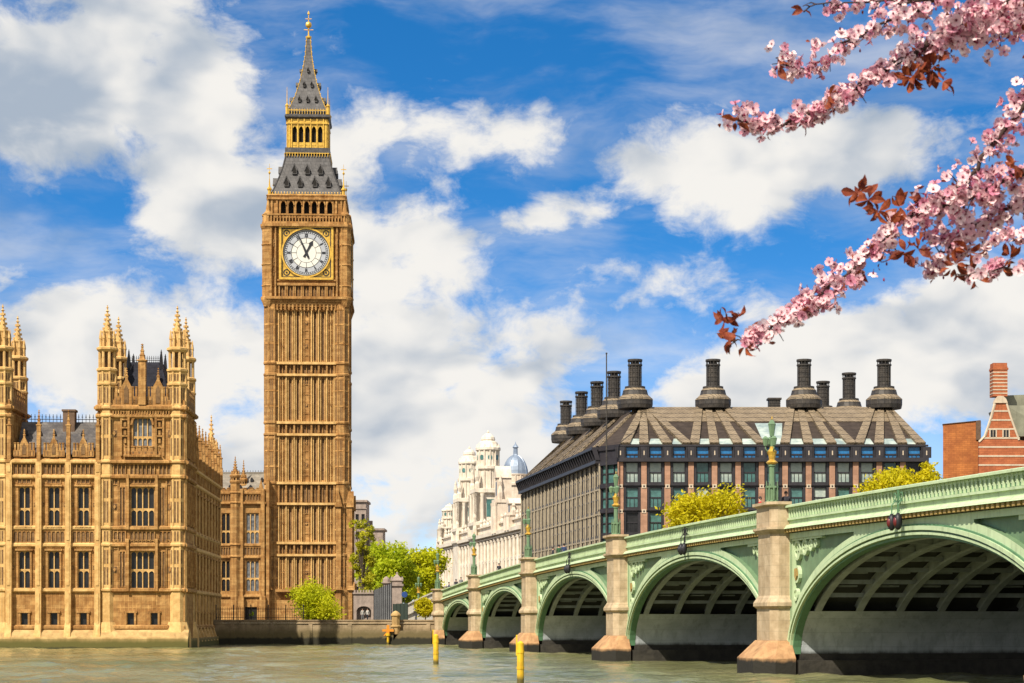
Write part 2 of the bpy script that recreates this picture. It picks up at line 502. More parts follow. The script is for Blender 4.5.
def wall(mb, x0, x1, z0, z1, holes, y=0.0, depth=.45):
    """wall sheet with rectangular openings and their reveals (holes: x0,x1,z0,z1)"""
    xs = sorted({x0, x1, *[h[0] for h in holes], *[h[1] for h in holes]})
    zs = sorted({z0, z1, *[h[2] for h in holes], *[h[3] for h in holes]})
    xs = [x for x in xs if x0 <= x <= x1]; zs = [z for z in zs if z0 <= z <= z1]
    for i in range(len(xs) - 1):
        for k in range(len(zs) - 1):
            cx = (xs[i] + xs[i + 1]) / 2; cz = (zs[k] + zs[k + 1]) / 2
            if any(h[0] < cx < h[1] and h[2] < cz < h[3] for h in holes): continue
            mb.quad((xs[i], y, zs[k]), (xs[i + 1], y, zs[k]), (xs[i + 1], y, zs[k + 1]), (xs[i], y, zs[k + 1]))
    for a, b, c, d in holes:
        mb.quad((a, y, c), (a, y, d), (a, y + depth, d), (a, y + depth, c))
        mb.quad((b, y, c), (b, y + depth, c), (b, y + depth, d), (b, y, d))
        mb.quad((a, y, c), (a, y + depth, c), (b, y + depth, c), (b, y, c))
        mb.quad((a, y, d), (b, y, d), (b, y + depth, d), (a, y + depth, d))

def arch_pts(w, zs, rise, n=8, pointed=True):
    """from left springing over the top to the right springing, half width w"""
    if pointed:
        pts = []
        for k in range(n + 1):
            t = k / n
            a = t * PI / 2
            pts.append((-w * math.cos(a) ** .9 if k < n else 0, zs + rise * math.sin(a) ** 1.15))
        return pts + [(-x, z) for x, z in reversed(pts[:-1])]
    return [(-w * math.cos(PI * k / n), zs + rise * math.sin(PI * k / n)) for k in range(n + 1)]

def make_window(w, h, lights, transoms, gl, st, parent, arched=True, depth=.32, bar=.11, name='window'):
    """glass at the back of the reveal with stone mullions, transoms and tracery in one frame mesh"""
    g = MB()
    g.box(-w / 2, w / 2, depth, depth + .04, 0, h)
    g.m = 1
    for i in range(lights + 1):
        x = -w / 2 + w * i / lights
        a = max(-w / 2, x - bar / 2); b = min(w / 2, x + bar / 2)
        g.box(a, b, depth - .16, depth - .005, 0, h)
    for tz in transoms:
        g.box(-w / 2, w / 2, depth - .14, depth - .006, h * tz - bar * .6, h * tz + bar * .6)
    lw = w / lights
    if arched:
        tops = [h] + [h * t - bar * .6 for t in transoms]
        for top in tops:
            for i in range(lights):
                cx = -w / 2 + lw * (i + .5)
                hw = lw / 2 - bar * .3
                ar = arch_pts(hw, top - lw * .75, lw * .6, 5)
                up = [(x, top) for x, z in ar]
                g.band([(cx + x, z) for x, z in ar], [(cx + x, z) for x, z in up], depth - .13, depth - .008)
    return g.build(name, [gl, st], parent)

def turret(mb, cx, cy, r, z0, z1, z2, z3, zt, crock=True):
    """octagonal turret: panelled shaft, slit lantern stage, ring of small pinnacles, crocketed spirelet"""
    mb.lathe(cx, cy, [(r, z0), (r, z1)])
    for z in (z1, z2):
        mb.lathe(cx, cy, [(r * .98, z - .35), (r * 1.2, z - .12), (r * 1.2, z + .1), (r * .98, z + .22)])
    mb.m = 1
    mb.lathe(cx, cy, [(r * .48, z1), (r * .48, z2)])
    mb.m = 0
    n8 = [(math.cos(PI / 8 + PI / 4 * i), math.sin(PI / 8 + PI / 4 * i)) for i in range(8)]
    H = zt - z3
    for c, s_ in n8:
        mb.lathe(cx + c * r * .84, cy + s_ * r * .84, [(r * .15, z1), (r * .15, z2)], 5)
        mb.lathe(cx + c * r * .78, cy + s_ * r * .78, [(r * .13, z2), (r * .12, z2 + (z3 - z2) * .55), (r * .18, z2 + (z3 - z2) * .6), (.02, z3 + H * .10)], 4)
    hz = (z1 + z2) / 2
    mb.lathe(cx, cy, [(r * .9, z2 - (z2 - z1) * .16), (r * .9, z2 - .2)])
    mb.lathe(cx, cy, [(r * .60, z2), (r * .56, z3 - .2), (r * .66, z3), (r * .66, z3 + .12), (r * .46, z3 + .2)])
    mb.lathe(cx, cy, [(r * .46, z3), (r * .25, z3 + H * .36), (r * .11, z3 + H * .62), (.05, z3 + H)])
    if crock:
        for k in range(4):
            t = .12 + k * .17
            rr = r * (.46 - .50 * t)
            for c, s_ in n8[::2]:
                q = r * .10
                x = cx + c * (rr + q * .4); y = cy + s_ * (rr + q * .4); z = z3 + H * t
                mb.box(x - q, x + q, y - q, y + q, z - q, z + q * 1.3)
    mb.lathe(cx, cy, [(.03, zt - H * .27), (r * .22, zt - H * .22), (.05, zt - H * .17)], 6)
    mb.lathe(cx, cy, [(.03, zt - H * .13), (r * .15, zt - H * .09), (.03, zt - H * .04)], 6)

def pinnacle(mb, cx, cy, hw, z0, z1, zt):
    mb.sq(cx, cy, [(hw, z0), (hw, z1), (hw * 1.3, z1 + .06), (hw * 1.3, z1 + .18), (hw * .75, z1 + .2), (hw * .12, zt - .2), (hw * .4, zt - .15), (.02, zt)])
    for k in (.25, .5, .72):
        z = z1 + .2 + (zt - z1) * k; q = hw * .8 * (1 - k) + .04
        mb.box(cx - q, cx + q, cy - q, cy + q, z - .05, z + .06)

# ------------------------------------------------------------------ river and banks
def make_river():
    def axis(lo, hi, a, b, fine, coarse):
        xs = list(np.arange(lo, a, coarse)) + list(np.arange(a, b, fine)) + list(np.arange(b, hi + coarse, coarse))
        return np.array(xs)
    xs = axis(-500, 500, -85, 75, .5, 12)
    ys = axis(4, 600, 88, 275, .42, 12)
    X, Y = np.meshgrid(xs, ys)
    Z = np.zeros_like(X)
    rng = np.random.RandomState(3)
    for k in range(34):
        lam = 1.1 * (1.13 ** k) if k < 17 else 1.3 * (1.16 ** (k - 17))
        th = rng.uniform(-.9, .9) + (PI / 2 if k % 3 else 0.3)
        A = .0100 * lam ** .62
        p = rng.uniform(0, 6.28)
        wob = .6 * np.sin(X * .05 + p) + .5 * np.sin(Y * .06 + 2 * p)
        Z += A * np.sin((X * math.cos(th) + Y * math.sin(th)) * 2 * PI / lam + p + wob)
    gust = .75 + .35 * np.sin(X * .07 + Y * .03) * np.sin(Y * .05 - X * .02 + 1)
    Z *= gust * .9
    ny, nx = X.shape
    V = np.stack([X, Y, Z], -1).reshape(-1, 3)
    i = np.arange(ny * nx).reshape(ny, nx)
    Fq = np.stack([i[:-1, :-1], i[:-1, 1:], i[1:, 1:], i[1:, :-1]], -1).reshape(-1, 4)
    me = bpy.data.meshes.new('river')
    me.vertices.add(len(V)); me.vertices.foreach_set('co', V.ravel())
    me.loops.add(len(Fq) * 4); me.loops.foreach_set('vertex_index', Fq.ravel())
    me.polygons.add(len(Fq)); me.polygons.foreach_set('loop_start', np.arange(0, len(Fq) * 4, 4))
    me.update(calc_edges=True)
    me.polygons.foreach_set('use_smooth', [True] * len(Fq))
    m, t, b = base_mat('river_water')
    co = t.new('ShaderNodeTexCoord').outputs['Object']
    f = t.noise(co, .05, 4, .55)
    t.put(b.inputs['Base Color'], t.mix(t.ramp(f, .35, .65), (.115, .125, .048), (.205, .20, .10)))
    b.inputs['Roughness'].default_value = .07
    b.inputs['IOR'].default_value = 1.33
    b.inputs['Specular IOR Level'].default_value = .5
    bn = t.new('ShaderNodeBump')
    bn.inputs['Strength'].default_value = .8
    bn.inputs['Distance'].default_value = .16
    t.l.new(t.noise(t.scale(co, (.55, .9, 1)), 2.4, 5, .62), bn.inputs['Height'])
    t.l.new(bn.outputs[0], b.inputs['Normal'])
    me.materials.append(m)
    o = bpy.data.objects.new('river', me); COL.objects.link(o)
    tag(o, kind='structure')
make_river()

GZ = 3.2
BO = Vector((-8.99, 255.55, 0))                 # west end of the bridge's upstream face
BD = Vector((.1669, -.98597, 0)); BN = Vector((.98597, .1669, 0))
def bpt(s, y, z): return BO + BD * s + BN * y + Vector((0, 0, z))
PAL_O = Vector((lat(185, 224), 224, 0)); PAL_RZ = math.atan2(.05, .9987)
TW0 = Vector((-40.2, 258, 0)); TW1 = bpt(-1.0, -.5, 0)

g = MB()
pts = [(-600, 195), (-38.2, 226), TW0.xy + Vector((0, .3)), TW1.xy + Vector((0, .4)), (bpt(-.5, 30, 0)).xy, (600, 385), (3000, 3000), (-3000, 3000), (-3000, 190)]
g.add([(p[0], p[1], GZ) for p in pts], [tuple(range(len(pts)))])
go = g.build('far_bank_ground', mat('paved_ground', (.16, .15, .13), .9, .3, .4, bump=.2), None)
tag(go, kind='structure')
g = MB()
e0 = bpt(252, 0, 0) - BN * 400; e1 = bpt(252, 26, 0) + BN * 400
g.prism([(e0.x, e0.y), (e0.x, -400), (e1.x, -400), (e1.x, e1.y)][::-1], -3, 1.4)
tag(g.build('near_bank_ground', mat('riverside_paving', (.20, .19, .17), .9, .3, .6, bump=.2, blocks=(1.2, .8, .02, .7)), None), kind='structure')

# ------------------------------------------------------------------ the bridge
def zcop(s):
    return 9.62 - 2.4 * ((s - 130) / 130) ** 2
SPANS = [(0, 28.9), (32.9, 64.6), (68.6, 103.5), (107.5, 144.1), (148.1, 183), (187, 218.7), (222.7, 251.6)]
PIERS = [-1.6, 30.9, 66.6, 105.5, 146.1, 185, 220.7, 253.2]
ZSP = 1.2
ZH = 3.6
PK = .92               # parapet heights
BW = 26.0

bridge = thing('bridge', 'long pale green iron arch bridge on granite piers crossing the river', 'bridge', BO, math.atan2(BD.y, BD.x))
bridge['label'] = 'pale green iron arch bridge on stone piers across the river'

def ell(c, a, b, t0=0.0, t1=PI, n=48):
    return [(c - a * math.cos(t0 + (t1 - t0) * k / n), ZSP + b * math.sin(t0 + (t1 - t0) * k / n)) for k in range(n + 1)]

for k, (s0, s1) in enumerate(SPANS):
    c = (s0 + s1) / 2; a = (s1 - s0) / 2; b = zcop(c) - 2.47 - ZSP
    # face sheet, recessed corner panels, both sides of the bridge
    for side in (0, 1):
        f = MB(); tr = MB(); ring = MB()
        fr = None if side == 0 else ((0, BW, 0), (1, 0, 0), (0, -1, 0), (0, 0, 1))
        for mb in (f, tr, ring):
            if fr: mb.frame(*fr)
        OUT = .62
        ao, bo = a + OUT, b + OUT
        def zr(s):
            q = 1 - ((s - c) / ao) ** 2
            return ZSP + bo * math.sqrt(max(q, 0))
        N = 96
        A = min(ao, a + 2.0)
        ss = [c - (a + 1.9) + (2 * a + 3.8) * i / N for i in range(N + 1)]
        def panel(s):
            """(bottom, top) of the sunk panel at s, or None"""
            edge = (a + .62) - abs(s - c)
            if edge < 0.25 or abs(s - c) < a * .30: return None
            zb = zr(s) + .38; zt = zcop(s) - 1.9
            return (zb, zt) if zt - zb > .12 else None
        for i in range(N):
            p, q = ss[i], ss[i + 1]
            zp0, zq0 = (zr(p) if abs(p - c) < ao else ZSP), (zr(q) if abs(q - c) < ao else ZSP)
            tp, tq = zcop(p) - 1.62 * PK, zcop(q) - 1.62 * PK
            pm = panel((p + q) / 2)
            P, Q = panel(p), panel(q)
            if pm and P and Q:
                D = .30
                f.quad((p, 0, zp0), (q, 0, zq0), (q, 0, Q[0]), (p, 0, P[0]))
                f.quad((p, 0, P[1]), (q, 0, Q[1]), (q, 0, tq), (p, 0, tp))
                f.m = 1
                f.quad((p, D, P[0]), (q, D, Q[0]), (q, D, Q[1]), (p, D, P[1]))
                f.quad((p, 0, P[0]), (q, 0, Q[0]), (q, D, Q[0]), (p, D, P[0]))
                f.quad((p, 0, P[1]), (p, D, P[1]), (q, D, Q[1]), (q, 0, Q[1]))
                for (x, xx, oth) in ((p, P, panel(ss[i - 1]) if i else None), (q, Q, panel(ss[i + 2]) if i + 2 <= N else None)):
                    if oth is None:
                        f.quad((x, 0, xx[0]), (x, D, xx[0]), (x, D, xx[1]), (x, 0, xx[1]))
                f.m = 0
            else:
                f.quad((p, 0, zp0), (q, 0, zq0), (q, 0, tq), (p, 0, tp))
        # tracery in the sunk corners: frame bars, roundels, a small shield
        trs = {}
        for sg in (-1, 1):
            tr = trs[sg] = MB()
            if fr: tr.frame(*fr)
            xs = c + sg * (a + .25)
            zt = zcop(xs) - 1.9
            for j, (dx, dz, rr) in enumerate(((.82, .66, .58), (.70, 2.0, .50), (2.15, .54, .46), (.56, 3.15, .36), (3.2, .46, .34), (4.0, .38, .25))):
                cx = xs - sg * dx; cz = zt - dz
                if cz - rr < zr(cx) + .30: continue
                circ = [(cx + rr * math.cos(2 * PI * i / 14), cz + rr * math.sin(2 * PI * i / 14)) for i in range(15)]
                cin = [(cx + rr * .72 * math.cos(2 * PI * i / 14), cz + rr * .72 * math.sin(2 * PI * i / 14)) for i in range(15)]
                tr.m = 0
                tr.band(cin, circ, .10, .29)
                if j == 1:
                    tr.m = 1
                    tr.xz([(cx - .2, cz + .32), (cx + .2, cz + .32), (cx + .2, cz - .1), (cx, cz - .36), (cx - .2, cz - .1)], .04, .28)
                else:
                    tr.box(cx - .05, cx + .05, .12, .29, cz - rr, cz + rr)
                    tr.box(cx - rr, cx + rr, .13, .288, cz - .05, cz + .05)
            tr.m = 0
            zb = zr(xs - sg * .12) + .5
            tr.box(min(xs, xs - sg * .13), max(xs, xs - sg * .13), .05, .291, zb, zt)
            tr.box(min(xs - sg * .13, xs - sg * 5.2), max(xs - sg * .13, xs - sg * 5.2), .06, .292, zt - .13, zt + .10)
        # arch ring: stepped mouldings
        for (o0, o1, y0, mi) in ((-.02, .12, .06, 1), (.12, .24, -.10, 0), (.24, .34, -.02, 1), (.34, .54, -.16, 0), (.54, .63, -.08, 1)):
            ring.m = mi
            ring.band(ell(c, a + o0, b + o0), ell(c, a + o1, b + o1), y0, .5)
        sp = f.build('spandrel', [GREEN, GREEN_M], bridge)
        ring.build('arch_ring', [GREEN, GREEN_D], sp)
        for sg in trs: trs[sg].build('tracery', [GREEN, GILT_B], sp)
    # underside: pale lower walls, ribs, cross members, dark plates above
    t0 = math.asin((ZH - ZSP) / b)
    for sg in (0, 1):
        lo = MB()
        e = ell(c, a, b, 0, t0, 10) if sg == 0 else ell(c, a, b, PI - t0, PI, 10)
        for i in range(10):
            lo.quad((e[i][0], .5, e[i][1]), (e[i + 1][0], .5, e[i + 1][1]), (e[i + 1][0], BW - .5, e[i + 1][1]), (e[i][0], BW - .5, e[i][1]))
        x = e[-1][0] if sg == 0 else e[0][0]
        x2 = c - (a + .9) if sg == 0 else c + a + .9
        lo.quad((x, .5, ZH), (x2, .5, ZH), (x2, BW - .5, ZH), (x, BW - .5, ZH))
        lo.build('arch_base_wall', GRANITE_W, bridge)
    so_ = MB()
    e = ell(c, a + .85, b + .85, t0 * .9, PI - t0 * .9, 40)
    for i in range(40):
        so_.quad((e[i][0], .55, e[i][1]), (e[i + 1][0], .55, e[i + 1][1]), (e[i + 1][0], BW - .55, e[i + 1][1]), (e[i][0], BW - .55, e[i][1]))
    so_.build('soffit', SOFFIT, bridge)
    if k < 6:
        for r in range(11):
            rb = MB(); y = 1.0 + 2.4 * r
            rb.band(ell(c, a, b, t0, PI - t0, 40), ell(c, a + .72, b + .72, t0, PI - t0, 40), y - .06, y + .06)
            rb.band(ell(c, a - .02, b - .02, t0, PI - t0, 40), ell(c, a + .12, b + .12, t0, PI - t0, 40), y - .20, y + .20)
            rb.build('rib', RIBM, bridge)
        cr = MB()
        for i in range(1, 16):
            t = t0 + (PI - 2 * t0) * i / 16
            x = c - (a + .30) * math.cos(t); z = ZSP + (b + .30) * math.sin(t)
            cr.box(x - .09, x + .09, .9, BW - .9, z - .12, z + .12)
            x = c - (a + .62) * math.cos(t + .06); z = ZSP + (b + .62) * math.sin(t + .06)
            for r in range(10):
                y = 1.0 + 2.4 * r
                cr.box(x - .35, x + .35, y + .7, y + 1.7, z - .05, z + .05)
        cr.build('cross_brace', RIBM, bridge)

# parapets, cornice and dentils follow the curve of the deck
def sweep(mb, s0, s1, prof, step=1.2):
    n = max(1, int((s1 - s0) / step)); rings = []
    for i in range(n + 1):
        s = s0 + (s1 - s0) * i / n
        rings.append([(s, y, zcop(s) + dz * PK) for y, dz in prof])
    mb.loft(rings)
for side in (0, 1):
    fr = None if side == 0 else ((0, BW, 0), (1, 0, 0), (0, -1, 0), (0, 0, 1))
    pp = MB(); pp.frame(*fr) if fr else None
    S0, S1 = (-3.2 if side == 0 else -22), 275
    sweep(pp, S0, S1, [(-.30, -.16), (-.30, -.04), (-.12, .02), (.22, .02), (.30, -.06), (.30, -.16)])       # coping
    sweep(pp, S0, S1, [(-.04, -1.3), (-.04, -.16), (.22, -.16), (.22, -1.3)])
    sweep(pp, S0, S1, [(-.16, -.93), (-.16, -.80), (-.042, -.80), (-.042, -.93)])
    sweep(pp, S0, S1, [(-.36, -1.38), (-.20, -1.22), (-.041, -1.20), (-.041, -1.38)])
    par = pp.build('parapet', GREEN, bridge)
    fz = MB(); fz.frame(*fr) if fr else None
    s = S0 + .2
    while s < S1 - .3:                                     # pierced frieze: little trefoil arches between stubs
        z = zcop(s + .2)
        fz.box(s, s + .13, -.13, -.043, z - .72, z - .157)
        fz.box(s + .13, s + .46, -.10, -.044, z - .28, z - .157)
        fz.box(s + .25, s + .34, -.085, -.0445, z - .56, z - .28)
        s += .46
    fz.build('frieze', GREEN, par)
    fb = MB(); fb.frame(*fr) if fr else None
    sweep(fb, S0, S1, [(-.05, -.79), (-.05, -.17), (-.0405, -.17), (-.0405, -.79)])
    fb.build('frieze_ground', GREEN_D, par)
    cn = MB(); cn.frame(*fr) if fr else None
    sweep(cn, S0, S1, [(-.42, -1.46), (-.36, -1.385), (.2, -1.385), (.2, -1.46)])
    cn.m = 1
    sweep(cn, S0, S1, [(-.06, -1.72), (-.06, -1.462), (.2, -1.462), (.2, -1.72)])
    s = S0
    while s < S1:
        z = zcop(s)
        cn.m = 2
        cn.box(s, s + .26, -.34, -.062, z - 1.68 * PK, z - 1.47 * PK)
        s += .52
    cn.build('cornice', [GREEN, DARKV, GILT_B], par)
dk = MB()
sweep(dk, -22, 275, [(.25, -1.75), (.25, -.95), (4.2, -.95), (4.2, -1.1), (BW - 4.2, -1.1), (BW - 4.2, -.95), (BW - .25, -.95), (BW - .25, -1.75)], 3)
dk.build('deck', ASPH, bridge)
ap = MB()
ap.box(-24, -.2, .3, BW - .3, GZ - .3, 5.2)
ap.build('abutment', GRANITE, bridge)

def pier_plan(h, y, ch):
    return [(-h, .04), (-h, -(y - ch)), (-(h - ch), -y), (h - ch, -y), (h, -(y - ch)), (h, .04)]
for k, p in enumerate(PIERS):
    zt = zcop(p)
    for side in (0, 1):
        fr = (p, 0, 0), (1, 0, 0), (0, 1, 0), (0, 0, 1)
        if side: fr = (p, BW, 0), (-1, 0, 0), (0, -1, 0), (0, 0, 1)
        ft = MB().frame(*fr)
        ft.prism(pier_plan(2.6, 2.15, 1.0), -3, .95)
        ft.prism(pier_plan(2.6, 2.15, 1.0), .95, 1.95, pier_plan(1.72, 1.17, .45))
        sh = MB().frame(*fr)
        def lay(h, y, ch, z0, z1): sh.prism(pier_plan(h, y, ch), z0, z1)
        lay(1.62, 1.07, .40, 1.955, 3.75)
        sh.prism(pier_plan(1.62, 1.07, .4), 3.75, 3.9, pier_plan(1.80, 1.25, .45)); lay(1.80, 1.25, .45, 3.902, 4.1)
        sh.prism(pier_plan(1.80, 1.25, .45), 4.102, 4.5, pier_plan(1.56, 1.01, .4))
        lay(1.56, 1.01, .4, 4.502, zt - 1.60)
        sh.prism(pier_plan(1.56, 1.01, .4), zt - 1.598, zt - 1.36, pier_plan(1.82, 1.28, .46)); lay(1.82, 1.28, .46, zt - 1.358, zt - 1.22)
        lay(1.64, 1.09, .4, zt - 1.218, zt - .06)
        sh.prism(pier_plan(1.64, 1.09, .4), zt - .058, zt + .04, pier_plan(1.84, 1.3, .46)); lay(1.84, 1.3, .46, zt + .042, zt + .2)
        po = sh.build('pier_shaft', GRANITE, bridge)
        ft.build('pier_foot', GRANITE_B, po)
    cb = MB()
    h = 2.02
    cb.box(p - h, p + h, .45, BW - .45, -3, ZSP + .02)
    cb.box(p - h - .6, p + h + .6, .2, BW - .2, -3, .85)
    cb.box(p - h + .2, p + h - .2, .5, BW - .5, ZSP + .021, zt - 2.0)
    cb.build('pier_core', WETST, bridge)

# ------------------------------------------------------------------ lamps on the bridge
def lantern(mb, x, y, z, r, h):
    mb.lathe(x, y, [(r * .55, z), (r, z + h * .7), (r * 1.08, z + h * .72), (r * .5, z + h * .95), (r * .12, z + h)], 6)
def bridge_lamp_mesh():
    root = thing('bridge_lamp', None, 'street lamp', group='green lamps on the bridge piers')
    b_ = MB()
    b_.lathe(0, 0, [(.48, 0), (.48, .12), (.36, .2), (.36, 1.0), (.46, 1.05), (.46, 1.18)], 8)
    for i in range(8):
        t = PI / 4 * i
        b_.lathe(.40 * math.cos(t), .40 * math.sin(t), [(.06, .2), (.06, 1.0), (.01, 1.55)], 4)
    b_.build('base', GREEN_M, root)
    c_ = MB()
    c_.lathe(0, 0, [(.24, 1.18), (.20, 1.6), (.20, 2.5), (.27, 2.55), (.27, 2.65)], 8)
    c_.lathe(0, 0, [(.11, 2.6), (.11, 4.6)], 8)
    for sx in (-1, 1):
        c_.path([(0, 0, 3.5), (sx * .28, 0, 3.55), (sx * .46, 0, 3.75), (sx * .46, 0, 3.95)], [.05] * 4, 5)
    c_.path([(0, 0, 3.5), (0, -.3, 3.55), (0, -.46, 3.75), (0, -.46, 3.95)], [.05] * 4, 5)
    c_.build('column', GREEN_M, root)
    gd = MB()
    gd.lathe(0, 0, [(.25, 2.651), (.42, 2.8), (.20, 3.0), (.26, 3.3), (.36, 3.55), (.16, 3.75), (.14, 3.9)], 8)
    gd.build('gilt_collar', GILT, root)
    gd = MB(); gd.lathe(0, 0, [(.02, 5.75), (.06, 5.8), (.02, 6.0)], 5); gd.build('finial', GILT, root)
    for (x, y, z, r, h) in ((-.46, 0, 3.95, .22, .66), (.46, 0, 3.95, .22, .66), (0, -.46, 3.95, .22, .66), (0, 0, 4.6, .27, 1.15)):
        l_ = MB(); lantern(l_, x, y, z, r, h)
        l_.build('lantern', [GREEN_M], root)
    return root
def place_lamp(o, s, y, lab):
    p = bpt(s, y, zcop(s) + .2)
    o.scale = (.83, .83, .83)
    o.location = p; o.rotation_euler = (0, 0, math.atan2(BD.y, BD.x)); o['label'] = lab
L0 = bridge_lamp_mesh()
LABS = {146.1: 'tall green triple lamp with gilt collar on the nearest bridge pier',
        105.5: 'green triple lamp on the second nearest bridge pier, before the office corner',
        66.6: 'green triple lamp on the third pier, before the office flank',
        30.9: 'small green triple lamp on the fourth pier before the cream building',
        -1.6: 'smallest green triple lamp, at the abutment end of the bridge'}
for i, (s, lab) in enumerate(LABS.items()):
    o = L0 if i == 0 else copy_tree(L0)
    place_lamp(o, s, -.55, lab)

# signal lamps hung from the parapet over each arch crown
def signal(s, lab, red):
    root = thing('navigation_light', lab, 'signal lamp', bpt(s, -.3, zcop(s)), math.atan2(BD.y, BD.x), 'signal lamps over the arch crowns')
    br = MB()
    br.box(-.05, .05, -.10, -.02, -1.6, -.2)
    br.box(-.55, .55, -.10, -.03, -.75, -.68)
    for x in (-.42, .42):
        br.path([(x, -.06, -.7), (x, -.22, -.9), (x, -.22, -1.3)], [.035] * 3, 5)
        circ = [(x + .2 * math.cos(2 * PI * i / 12), -.5 + .2 * math.sin(2 * PI * i / 12)) for i in range(13)]
        cin = [(x + .15 * math.cos(2 * PI * i / 12), -.5 + .15 * math.sin(2 * PI * i / 12)) for i in range(13)]
        br.band(cin, circ, -.08, -.05)
    br.build('bracket', GREEN_D if red else IRON, root)
    for x in (-.42, .42):
        b_ = MB()
        b_.lathe(x, -.22, [(.05, -2.1), (.15, -2.0), (.20, -1.75), (.18, -1.5), (.06, -1.3)], 8)
        bo_ = b_.build('lamp_body', IRON, root, smooth=True)
        l_ = MB()
        l_.frame((x, -.25, -1.72), (1, 0, 0), (0, 1, 0), (0, 0, 1))
        l_.ball((0, -.08, 0), .14, 8, 6, 1.8)
        l_.build('lens', REDL if red else IRON, bo_, smooth=True)
signal(165.5, 'pair of red signal lamps on a green bracket over the nearest arch', True)
signal(125.8, 'pair of dark signal lamps over the crown of the second nearest arch', False)
signal(86.05, 'pair of small dark signal lamps over the third nearest arch', False)

# ------------------------------------------------------------------ river wall, steps and posts
tw = MB()
d = (TW1 - TW0); L = d.length; ux = d / L; uy = Vector((-ux.y, ux.x, 0))
tw.frame(TW0, ux, uy)
tw.box(-1, L, 0, 1.2, -3, 2.75)
tw.box(-1, L, -.12, 1.2, 2.752, 2.9)
tw.box(-1, L, .15, .75, 2.902, 3.15)
tw.box(-1, L, .05, .85, 3.152, 3.3)
for x in np.arange(3, L, 5.2):
    tw.box(x, x + .5, -.10, .01, 0, 2.74)
o = tw.build('river_wall', WALL_R); tag(o, 'long granite river wall stained dark by the tide below the clock tower', 'river wall')
st = MB(); st.frame(TW0, ux, uy)
xs0 = L - 5.8
for i in range(9):
    st.box(xs0 + i * .12, L - .7, -2.6 - .0 * i + i * .06, -.13, -3 if i == 0 else .5 + .17 * (i - 1) + .001, .5 + .17 * i)
st.hexa([(xs0 - 1.9, -1.6, -3), (xs0 - .02, -1.6, -3), (xs0 - .02, -.13, -3), (xs0 - 1.9, -.13, -3),
         (xs0 - 1.9, -1.4, .5), (xs0 - .02, -1.4, 2.3), (xs0 - .02, -.13, 2.3), (xs0 - 1.9, -.13, .5)])
o = st.build('river_steps', WALL_R); tag(o, 'worn stone landing steps against the river wall beside the bridge', 'steps')
sp = MB()
q = TW0 + ux * (L - 5.6) + uy * -.55
sp.lathe(0, 0, [(.62, 1.4), (.62, 2.3), (.74, 2.35), (.74, 2.5), (.55, 2.6), (.55, 3.7), (.68, 3.8), (.68, 3.98), (.5, 4.2), (.25, 4.4), (.04, 4.48)], 8)
o = sp.build('stone_post', STONE_P, smooth=False); o.location = (q.x, q.y, 0)
tag(o, 'round topped pale stone post at the head of the landing steps', 'post')

def yellow_post(px, Y, top, lab, r):
    root = thing('marker_post', lab, 'marker post', (lat(px, Y), Y, 0), 0, 'yellow posts in the river')
    a_ = MB(); a_.lathe(0, 0, [(r, -3), (r, top - .5), (r * .95, top - .1), (r * .3, top)], 10)
    a_.build('pile', YELLOW, root, smooth=False)
    b_ = MB()
    for z in (top * .35, top * .72):
        b_.lathe(0, 0, [(r * 1.12, z), (r * 1.12, z + .12)], 10)
    b_.box(-r * 1.25, -r * .85, -.05, .05, top - .7, top + .3)
    b_.build('collar', YELLOW, root)
yellow_post(436, 136, hgt(634, 136), 'smaller yellow post in the river in front of the bridge abutment', .19)
yellow_post(520.5, 94, hgt(641, 94), 'large yellow post nearest the viewer, rising from the open river', .175)
root = thing('river_marker', 'small orange and yellow cross shaped marker standing by the river wall', 'marker', (lat(388, 255), 255, 0))
a_ = MB(); a_.lathe(0, 0, [(.16, -2), (.16, 1.1), (.3, 1.2), (.3, 1.5)], 8); a_.build('post', YELLOW, root)
a_ = MB(); a_.box(-.75, .75, -.08, .08, 1.75, 2.05); a_.box(-.18, .18, -.09, .09, 1.5, 2.6)
a_.hexa([(-.6, -.07, 1.2), (-.4, -.07, 1.2), (-.4, .07, 1.2), (-.6, .07, 1.2), (-.1, -.07, 1.75), (.1, -.07, 1.75), (.1, .07, 1.75), (-.1, .07, 1.75)])
a_.build('cross_board', ORANGE, root)

# ------------------------------------------------------------------ the riverside palace
PS = F / 224.0
def px(x): return (x - 185) / PS              # along the front, from the pavilion's right corner
def pz(y): return EYE + (HOR - y) / PS
palace = thing('palace', 'long golden gothic stone palace with pinnacled corner towers, standing in the river', 'palace', PAL_O, PAL_RZ)

ZL = dict(base=1.9, low0=pz(628), str1=pz(590), str2=pz(545), str3=pz(528), frz0=pz(477), frz1=pz(462), par=pz(440), cor=pz(408), top=pz(388))

# shared window meshes
def row(mesh_holder, w, h, lights, trs, gl, nm='window', arched=True):
    o = make_window(w, h, lights, trs, gl, STONE_L, palace, arched, name=nm)
    mesh_holder.append(o)
    return o

